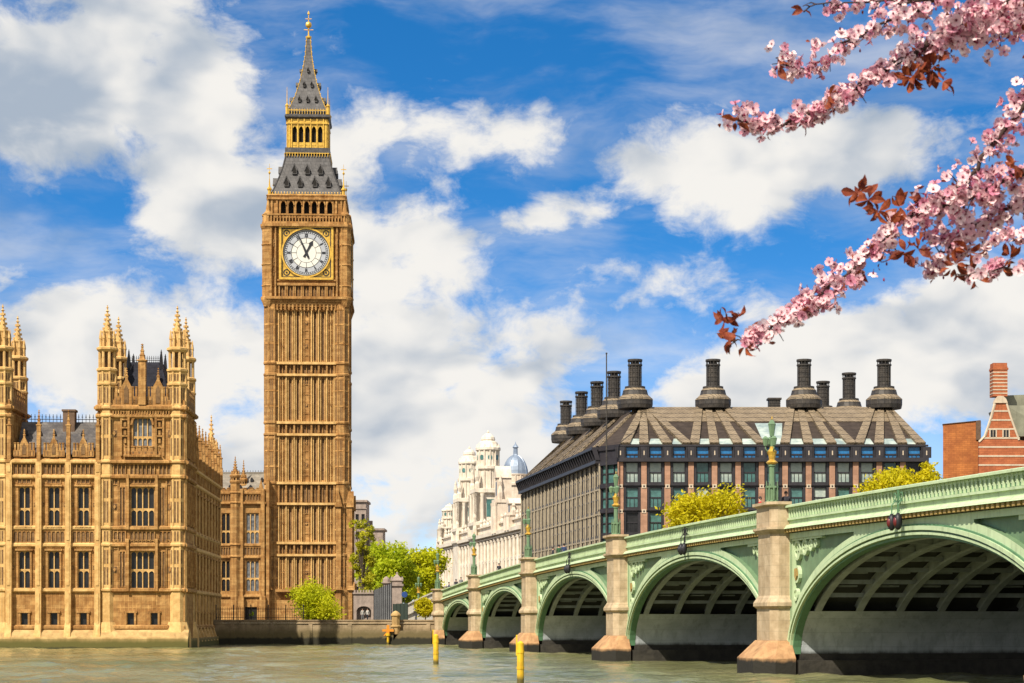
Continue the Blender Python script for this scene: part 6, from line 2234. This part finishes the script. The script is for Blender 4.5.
def leaf_object(name, V, Fc, m, parent):
    me = bpy.data.meshes.new(name)
    me.from_pydata([tuple(v) for v in V], [], Fc)
    me.materials.append(m)
    o = bpy.data.objects.new(name, me); COL.objects.link(o); o.parent = parent
    return o
def tree(name, label, base, h, cz, crx, crz, nl, m, size, n, seed, group=None, trunk_r=.35, lobes=None, cry=None, limbs=True, cat='tree'):
    rng = random.Random(seed)
    root = thing(name, label, cat, base, 0, group)
    if lobes is None:
        lobes = []
        for i in range(nl):
            while True:
                d = Vector((rng.uniform(-1, 1), rng.uniform(-1, 1), rng.uniform(-1, 1)))
                if abs(d.x) ** 3 + abs(d.y) ** 3 + abs(d.z) ** 3 < 1: break
            s = rng.uniform(.26, .42)
            sx_ = max(s * min(crx, crz * 1.2), .2)
            lobes.append(((d.x * (crx - sx_), d.y * ((cry or crx) - sx_), cz + d.z * (crz - sx_ * .9)), (sx_, sx_, sx_ * .9)))
    V, Fc = leaves_mesh(rng, lobes, n, size)
    leaf_object('crown', V, Fc, m, root)
    t = MB()
    fork = max(.6, cz - crz * .8)
    t.path([(0, 0, -.3), (rng.uniform(-.1, .1), 0, fork * .5), (rng.uniform(-.2, .2), rng.uniform(-.2, .2), fork), (0, 0, cz)], [trunk_r * 1.25, trunk_r, trunk_r * .8, trunk_r * .35], 8)
    for c, r in lobes:
        mid = Vector((c[0] * .4, c[1] * .4, fork + (c[2] - fork) * .55))
        t.path([(0, 0, fork * rng.uniform(.85, 1.0)), mid, c], [trunk_r * .5, trunk_r * .3, trunk_r * .1], 5)
        for _ in range(3):
            e_ = Vector(c) + Vector((rng.uniform(-1, 1) * r[0], rng.uniform(-1, 1) * r[1], rng.uniform(-.3, 1) * r[2]))
            t.path([mid, e_], [trunk_r * .16, trunk_r * .05], 4)
    t.build('trunk', BARK, root)
    return root
def T(name, label, px_, Y, ytop, ybot, wpx, nl, m, size, n, seed, group=None, gz0=GZ, zmin=.4, **k):
    zt = hgt(ytop, Y) - gz0; zb = max(hgt(ybot, Y) - gz0, zmin)
    return tree(name, label, (lat(px_, Y), Y, gz0), zt, (zt + zb) / 2, wpx * .5 * Y / F, (zt - zb) / 2, nl, m, size, n, seed, group, **k)
G1 = 'trees between the clock tower and the bridge'
T('broadleaf_tree', 'large rounded spring green tree between the clock tower and the bridge', 387, 350, 536, 606, 66, 28, LEAF_G, .36, 9000, 1, G1)
T('broadleaf_tree', 'yellower rounded tree beside the end of the cream building', 428, 365, 546, 606, 54, 24, LEAF_YG, .36, 7500, 2, G1)
T('broadleaf_tree', 'thin half bare tree with dark limbs close against the clock tower', 362, 294, 509, 602, 30, 22, LEAF_D, .24, 3000, 3, G1, trunk_r=.28)
T('broadleaf_tree', 'dull green tree low in the gap between the two brighter crowns', 408, 390, 566, 604, 34, 12, LEAF_G, .36, 3600, 9, G1)
G2 = 'yellow green trees behind the bridge parapet'
T('plane_tree', 'bright yellow tree behind the bridge in front of the dark office block', 709, 285, 484, 570, 92, 40, LEAF_Y, .30, 18000, 4, G2, gz0=GZ)
T('plane_tree', 'yellow tree at the right end, touching the orange brick block', 934, 285, 456, 560, 50, 28, LEAF_Y, .30, 11000, 5, G2)
T('plane_tree', 'lower yellow tree in front of the right end of the dark office block', 890, 287, 465, 560, 74, 34, LEAF_Y, .30, 14000, 6, G2)
T('willow_bush', 'wide lime green bush at the foot of the clock tower', 318, 272, 579, 634, 60, 30, LEAF_YG, .19, 10000, 7, zmin=-1.2, cat='bush', trunk_r=.12)
T('weeping_shrub', 'small yellow weeping shrub under the pale approach wall', 425, 262, 596, 619, 26, 14, LEAF_Y, .17, 4200, 8, cat='shrub', trunk_r=.07)
T('young_plant', 'tiny green plant on the river wall before the shaded wing', 252, 268, 611, 620, 5, 4, LEAF_G, .12, 250, 12, cat='plant', trunk_r=.04)

# ------------------------------------------------------------------ people
def person_mesh(seed, stride=0.0):
    rng = random.Random(seed)
    P = []; E = []; Rr = []
    def v(x, y, z, r):
        P.append((x, y, z)); Rr.append(r); return len(P) - 1
    def ch(*ids):
        for a, b in zip(ids, ids[1:]): E.append((a, b))
    pel = v(0, 0, .95, .15); wst = v(0, 0, 1.1, .14); chs = v(0, 0, 1.32, .17); nk = v(0, 0, 1.47, .065); hd0 = v(0, -.01, 1.58, .085); hd1 = v(0, -.01, 1.68, .085)
    ch(pel, wst, chs, nk, hd0, hd1)
    for sg in (-1, 1):
        st_ = stride * sg
        hip = v(.10 * sg, 0, .88, .10); kn = v(.11 * sg, -st_ * .5, .48, .065); an = v(.11 * sg, -st_, .09, .045); to = v(.12 * sg, -st_ - .17, .04, .04)
        ch(pel, hip, kn, an, to)
        sh_ = v(.19 * sg, 0, 1.40, .065); el = v(.25 * sg, .03 + st_ * .3, 1.13, .045); wr = v(.26 * sg, -.08 + st_ * .4, .90, .03)
        pm = v(.26 * sg, -.11 + st_ * .4, .84, .03)
        ch(chs, sh_, el, wr, pm)
        for i in range(4):
            a = v(.26 * sg + (i - 1.5) * .012, -.125 + st_ * .4 + (i - 1.5) * .012, .79, .008); b = v(.255 * sg + (i - 1.5) * .012, -.125 + st_ * .4 + (i - 1.5) * .012, .745 + .008 * abs(i - 1.5), .008)
            ch(pm, a, b)
        a = v(.235 * sg, -.15 + st_ * .4, .83, .009); b = v(.23 * sg, -.165 + st_ * .4, .80, .008); ch(pm, a, b)
    me = bpy.data.meshes.new('person_skeleton')
    me.from_pydata(P, E, [])
    o = bpy.data.objects.new('person_skeleton', me); COL.objects.link(o)
    md = o.modifiers.new('skin', 'SKIN'); md.use_smooth_shade = True
    for i, r in enumerate(Rr):
        sv = me.skin_vertices[0].data[i]
        sv.radius = (r, r * (.78 if .9 < P[i][2] < 1.45 and abs(P[i][0]) < .05 else 1)); sv.use_root = (i == 0)
    sd = o.modifiers.new('sub', 'SUBSURF'); sd.levels = 1; sd.render_levels = 1
    dg = bpy.context.evaluated_depsgraph_get()
    out = bpy.data.meshes.new_from_object(o.evaluated_get(dg))
    bpy.data.objects.remove(o); bpy.data.meshes.remove(me)
    return out
PM = [person_mesh(1, 0.0), person_mesh(2, .16)]
def person(loc, rz, coat, legs, label, kind=0, hat=False):
    me = PM[kind].copy()
    me.materials.clear()
    for m in (SKIN, CL[coat], CL[legs]): me.materials.append(m)
    mi = []
    for p in me.polygons:
        z = p.center.z; hand = z < .88 and abs(p.center.x) > .19
        mi.append(0 if z > 1.47 or (hand and z > .7) else (1 if z > .86 else 2))
    me.polygons.foreach_set('material_index', mi)
    o = bpy.data.objects.new('person', me); COL.objects.link(o)
    o.location = loc; o.rotation_euler = (0, 0, rz)
    tag(o, label, 'person', 'people on the bridge and bank')
    h = MB(); h.ball((0, .012, 1.665), .108, 10, 7, 1.05); h.build('hair', HAIR, o, smooth=True)
    f = MB()
    for sx in (-1, 1):
        f.ball((sx * .035, -.085, 1.635), .012, 6, 4); f.ball((sx * .088, 0, 1.62), .022, 6, 4, 1.5)
    f.hexa([(-.014, -.12, 1.595), (.014, -.12, 1.595), (.014, -.08, 1.595), (-.014, -.08, 1.595), (-.006, -.095, 1.635), (.006, -.095, 1.635), (.006, -.08, 1.635), (-.006, -.08, 1.635)])
    f.box(-.025, .025, -.097, -.08, 1.562, 1.57)
    f.build('face', SKIN, o)
    return o
def s_at(u, y):
    k = (u - 512) / F
    A = BO.x + BN.x * y; B = BO.y + BN.y * y
    return (k * B - A) / (BD.x - k * BD.y)
brz = math.atan2(BD.y, BD.x)
PEOPLE = [(760.0, .60, 'red', 'dark', 'person in a red coat by the parapet left of the nearest lamp'),
          (786, .6, 'dark', 'dark', 'person in dark clothes just right of the nearest bridge lamp'),
          (559, .65, 'green', 'dark', 'person in dark green among the group before the office flank'),
          (553, .8, 'dark', 'navy', 'person in black at the left of the group before the office flank'),
          (564, .75, 'navy', 'dark', 'person in navy at the right of the group before the office flank'),
          (499, .6, 'dark', 'dark', 'lone person in black on the bridge before the cream building'),
          (470, .7, 'brown', 'dark', 'person in brown on the bridge left of the fourth pier lamp'),
          (461, .6, 'grey', 'dark', 'person in grey walking near the abutment of the bridge'),
          (456, .6, 'dark', 'dark', 'person in black between the grey and the navy figure at the bridge abutment'),
          (449, .6, 'navy', 'navy', 'person in navy at the far left end of the bridge parapet')]
for i, (u, y, c_, l_, lab) in enumerate(PEOPLE):
    s = s_at(u, y)
    person(bpt(s, y, zcop(s) - .80), brz + (PI / 2 if i % 2 else -PI / 2) + (0 if i % 3 else PI / 2), c_, l_, lab, i % 2)
person((lat(362.5, 281), 281, GZ), .3, 'white', 'grey', 'person in a pale top standing under the left side of the stone gateway arch', 0)
person((lat(367.5, 281.5), 281.5, GZ), -.4, 'white', 'dark', 'person in a pale top and dark trousers under the right side of the gateway arch', 1)

# ------------------------------------------------------------------ the blossoming plum tree beside the viewer
PLY = 5.0
def bp(x, y, d=0.0): return Vector((lat(x, PLY + d), PLY + d, hgt(y, PLY + d)))
plum = thing('plum_tree', 'pink blossoming plum tree reaching in from the upper right', 'tree', (3.3, 5.3, 1.4))
OFF = Vector((3.3, 5.3, 1.4))
rb = random.Random(21)
fork = Vector((3.25, 5.3, 4.1))
BOUGHS = [
    ('A', [fork, Vector((2.6, 5.2, 4.9)), bp(1110, -70), bp(1032, -16), bp(988, 12), bp(948, 32), bp(912, 54), bp(872, 80), bp(836, 103), bp(800, 117), bp(766, 126), bp(735, 119)], .024),
    ('A', [Vector((2.6, 5.2, 4.9)), bp(1040, -70, .1), bp(1000, -40, .1), bp(978, -6, .05), bp(946, 34)], .013),
    ('A', [bp(1000, -40, .1), bp(962, -12, .2), bp(902, 15, .2), bp(860, 36, .15), bp(827, 55, .1), bp(803, 70, .1), bp(776, 58, .05)], .009),
    ('A', [bp(1000, -42, .1), bp(950, -6, -.1), bp(902, 3, -.1), bp(855, 2, -.1), bp(822, 4, -.1), bp(804, 11, -.1)], .007),
    ('B', [fork, Vector((2.4, 5.3, 4.55)), bp(1090, 50), bp(1024, 108), bp(990, 148), bp(965, 182), bp(940, 200), bp(912, 214)], .02),
    ('B', [bp(1090, 50), bp(1085, 140), bp(1024, 171), bp(975, 195), bp(918, 214), bp(890, 234), bp(870, 252), bp(840, 280), bp(812, 302), bp(785, 318), bp(758, 336), bp(733, 342)], .012),
    ('B', [bp(1085, 140), bp(1080, 172, .1), bp(1024, 200, .1), bp(990, 215, .1), bp(965, 235, .1), bp(945, 250, .05), bp(928, 264, .05)], .010),
    ('B', [bp(1080, 172, .1), bp(1090, 255, -.1), bp(1024, 267, -.1), bp(985, 272, -.1), bp(958, 276, -.1)], .008),
]
bough_mesh = {}
paths = []
for nm, pts, r0 in BOUGHS:
    # smooth the run of points and taper
    fine = []
    for i in range(len(pts) - 1):
        p0 = pts[max(i - 1, 0)]; p1 = pts[i]; p2 = pts[i + 1]; p3 = pts[min(i + 2, len(pts) - 1)]
        for k in range(4):
            t = k / 4
            q = .5 * ((2 * p1) + (-p0 + p2) * t + (2 * p0 - 5 * p1 + 4 * p2 - p3) * t * t + (-p0 + 3 * p1 - 3 * p2 + p3) * t ** 3)
            fine.append(q + Vector((rb.gauss(0, .004), rb.gauss(0, .004), rb.gauss(0, .004))))
    fine.append(pts[-1])
    n = len(fine)
    mb = MB()
    mb.path([q - OFF for q in fine], [max(r0 * (.62 if i > 8 else 1) * (1 - .85 * i / n), .0018) for i in range(n)], 7)
    paths.append((fine, mb.build('bough', TWIG, plum, smooth=True)))
tr = MB()
tr.path([Vector((0, 0, -.2)), Vector((.03, 0, .8)), Vector((-.02, 0, 1.9)), fork - OFF + Vector((0, 0, .1))], [.16, .12, .10, .05], 10)
tr.path([fork - OFF - Vector((0, 0, .4)), Vector((.5, .2, 3.2)), Vector((.9, .3, 4.2))], [.07, .05, .02], 8)
tr.build('trunk', TWIG, plum)

tw_ = MB()
for fine, o in paths:
    for i in range(9, len(fine) - 1):
        if rb.random() < .55:
            q = fine[i] - OFF; d = (fine[i + 1] - fine[i]).normalized()
            s_ = (d * .7 + Vector((rb.gauss(0, .8), rb.gauss(0, .8), rb.gauss(0, .8)))).normalized() * rb.uniform(.02, .05)
            tw_.path([q, q + s_ * .5 + Vector((0, 0, .004)), q + s_], [.0022, .0016, .0009], 5)
o = tw_.build('twigs', TWIG, plum); tag(o, kind='stuff')

def blossom_geo(seed):
    rng = random.Random(seed)
    m_ = MB()
    for k in range(5):
        a = 2 * PI * k / 5 + rng.uniform(-.12, .12)
        lf = .0125 * rng.uniform(.88, 1.1); wd = .0062 * rng.uniform(.9, 1.15); cup = rng.uniform(.10, .5)
        d = Vector((math.cos(a), math.sin(a), 0)); s_ = Vector((-math.sin(a), math.cos(a), 0)); up = Vector((0, 0, 1))
        P = lambda r, t, z: d * (lf * r) + s_ * (wd * t) + up * (lf * z)
        vs = [P(.08, 0, 0), P(.45, -.75, cup * .35), P(.50, 0, cup * .22), P(.45, .75, cup * .35), P(.82, -.85, cup * .8), P(.88, 0, cup * .68), P(.82, .85, cup * .8), P(1.0, -.35, cup * 1.05), P(.96, 0, cup * .95), P(1.0, .35, cup * 1.05)]
        m_.add([tuple(v_) for v_ in vs], [(0, 2, 1), (0, 3, 2), (1, 2, 5, 4), (2, 3, 6, 5), (4, 5, 8, 7), (5, 6, 9, 8)])
    m_.m = 1
    m_.lathe(0, 0, [(.0005, .0012), (.0023, .0010), (.0018, .0022), (.0003, .0028)], 6)
    m_.lathe(0, 0, [(.0006, -.012), (.0008, -.006), (.0024, -.003), (.0020, .0)], 5)
    for k in range(7):
        a = 2 * PI * k / 7
        m_.tube((0, 0, .001), (.0035 * math.cos(a), .0035 * math.sin(a), .0055), .0003, .0005, 3)
    return m_
GEO = [blossom_geo(i) for i in range(5)]
def leaf_geo():
    m_ = MB()
    L_ = .026
    pr = [(0, .12), (.25, .62), (.5, .8), (.75, .55), (1.0, .02)]
    vs = []; fs = []
    for t, w_ in pr:
        vs += [(t * L_, -w_ * .0085, .0025 * w_ + .004 * math.sin(t * 3)), (t * L_, 0, .004 * math.sin(t * 3)), (t * L_, w_ * .0085, .0025 * w_ + .004 * math.sin(t * 3))]
    for i in range(4):
        fs += [(i * 3, i * 3 + 1, i * 3 + 4, i * 3 + 3), (i * 3 + 1, i * 3 + 2, i * 3 + 5, i * 3 + 4)]
    m_.add(vs, fs)
    return m_
LG = leaf_geo()
def place_in(mb, geo, M, swap=None):
    o = len(mb.v)
    mb.v.extend([tuple(M @ Vector(p)) for p in geo.v])
    for f, k in zip(geo.f, geo.mi):
        mb.f.append([i + o for i in f]); mb.mi.append(k if swap is None or k else swap)
def rand_rot(rng, toward=None, spread=.8):
    n = Vector((rng.gauss(0, spread), rng.gauss(0, spread), rng.gauss(0, spread))) + (toward or Vector((0, 0, 0)))
    if n.length < 1e-3: n = Vector((0, 0, 1))
    q = n.normalized().to_track_quat('Z', 'Y').to_matrix().to_4x4()
    return q @ Matrix.Rotation(rng.uniform(0, 2 * PI), 4, 'Z')
# where the blossom sits: picture spots along the boughs with the half width of the spray (in m at 5 m) and count
def along(path, dens, rad, lo=0.0, hi=1.0):
    L_ = sum((b - a).length for a, b in zip(path, path[1:])); acc = 0
    out = []
    for a, b in zip(path, path[1:]):
        l = (b - a).length
        for _ in range(int(l * dens + rb.random())):
            t = rb.random()
            f = (acc + l * t) / L_
            if not lo <= f <= hi: continue
            q = a.lerp(b, t)
            nz_ = mnoise.noise(q * 16 + Vector((path[0].x * 9, 0, 3))) + .5 * mnoise.noise(q * 40)
            if rb.random() > min(max(.92 + 1.3 * nz_, .22), 1.0): continue
            r = (rad(f) if callable(rad) else rad) * (1.0 + .9 * nz_)
            r = max(r, .012)
            d = Vector((rb.gauss(0, 1), rb.gauss(0, 1), rb.gauss(0, 1))).normalized() * r * rb.random() ** .5
            out.append((a.lerp(b, t) + d, d))
        acc += l
    return out
spots = []
pa = [p for p, o in paths]
spots += along(pa[0], 620, lambda f: .052 if f < .86 else .032, .42, 1)
spots += along(pa[0], 420, .085, .40, .72)
spots += along(pa[1], 330, .055, .3, 1)
spots += along(pa[2], 380, .042, .25, 1); spots += along(pa[3], 300, .040, .25, .90)
spots += along(pa[4], 420, .045, .40, 1)
spots += along(pa[5], 640, lambda f: .052 if .25 < f < .80 else .030, .15, .97)
spots += along(pa[6], 560, .046, .2, 1); spots += along(pa[7], 330, .034, .3, .95)
spots += along([bp(1034, 20), bp(995, 22), bp(960, 36), bp(940, 44)], 900, .05)
spots += along([bp(1030, 235), bp(1000, 232), bp(985, 250)], 500, .03)
TUFT_GAPS = ((934, 68, 17), (913, 78, 15), (868, 200, 15), (858, 192, 12), (905, 207, 10), (955, 266, 14), (732, 325, 12), (908, 252, 12))
def in_gap(p):
    u = 512 + F * p.x / p.y; v_ = HOR - F * (p.z - EYE) / p.y
    return any(math.hypot(u - a, v_ - b) < r for a, b, r in TUFT_GAPS)
spots = [q for q in spots if rb.random() < .97 and not (in_gap(q[0]) and rb.random() < .8)]
rb.shuffle(spots)
mass = MB(); nparts = 0
protob = []
for i, (p, d) in enumerate(spots):
    view = (Vector((0, 0, EYE)) - p).normalized()
    M = Matrix.Translation(p - OFF) @ rand_rot(rb, d.normalized() * .5 + view * .55 + Vector((0, 0, .1)), .8) @ Matrix.Scale(rb.uniform(.75, 1.38), 4)
    g_ = rb.randrange(5)
    u = 512 + F * p.x / p.y; vv = HOR - F * (p.z - EYE) / p.y
    if nparts < 100 and d.length > .010 and d.dot(view) > 0.0 and u < 1020 and vv > 4:
        if len(protob) < 5:
            pb = MB(); pb.v = list(GEO[nparts].v); pb.f = GEO[nparts].f; pb.mi = GEO[nparts].mi
            o = pb.build('blossom', [PETAL2 if nparts % 2 else PETAL, PETALC], plum, fix=False)
            protob.append(o)
        else:
            o = dup(protob[nparts % 5], plum)
        o.matrix_local = M
        nparts += 1
    else:
        place_in(mass, GEO[g_], M, rb.choice((0, 0, 2, 2, 3)))
o = mass.build('blossoms', [PETAL, PETALC, PETAL2, PETAL3], plum, fix=False); tag(o, kind='stuff')
# maroon leaf tufts and buds
lv = MB()
TUFTS = [(735, 122, 5, .02), (804, 10, 3, .012), (934, 66, 26, .05), (912, 76, 24, .046), (922, 58, 16, .04), (943, 82, 6, .02), (778, 64, 4, .018), (868, 200, 14, .034), (858, 192, 7, .025), (878, 212, 8, .03), (900, 207, 12, .03),
         (925, 205, 10, .028), (905, 252, 10, .028), (918, 248, 8, .028), (955, 265, 14, .04), (975, 278, 10, .03), (970, 252, 10, .035), (1010, 258, 8, .03), (1003, 268, 6, .025), (725, 320, 9, .024),
         (738, 318, 8, .022), (730, 340, 10, .028), (745, 346, 6, .02), (808, 300, 8, .026), (826, 290, 5, .02), (862, 268, 5, .02), (890, 225, 6, .02), (720, 335, 3, .01), (960, 190, 8, .03), (1015, 165, 6, .02), (880, 262, 5, .02), (770, 327, 5, .02), (830, 95, 4, .02), (800, 120, 4, .015), (1018, 20, 4, .02)]
for (x, y, n, r) in TUFTS:
    c = bp(x, y, rb.uniform(-.05, .05))
    for _ in range(n):
        d = Vector((rb.gauss(0, 1), rb.gauss(0, .7), rb.gauss(0, 1))).normalized()
        M = Matrix.Translation(c - OFF + d * r * rb.uniform(.0, .45)) @ (d + Vector((rb.gauss(0, .3), rb.gauss(0, .3), rb.gauss(0, .3)))).normalized().to_track_quat('X', 'Z').to_matrix().to_4x4() @ Matrix.Rotation(rb.uniform(0, 6.3), 4, 'X') @ Matrix.Scale(rb.uniform(.9, 1.75), 4)
        place_in(lv, LG, M)
for i in range(170):
    p, d = rb.choice(spots)
    M = Matrix.Translation(p - OFF + d * .5) @ rand_rot(rb) @ Matrix.Scale(rb.uniform(.35, .75), 4)
    place_in(lv, LG, M)
lv.build('leaves', LEAF_R, plum, fix=False)
bu = MB()
for i in range(150):
    p, d = rb.choice(spots)
    q = p - OFF + d * .6 + Vector((0, 0, -.006))
    bu.lathe(q.x, q.y, [(.0005, q.z - .004), (.0028, q.z - .001), (.0022, q.z + .003), (.0005, q.z + .006)], 5)
o = bu.build('flower_buds', PETALC, plum); tag(o, kind='stuff')
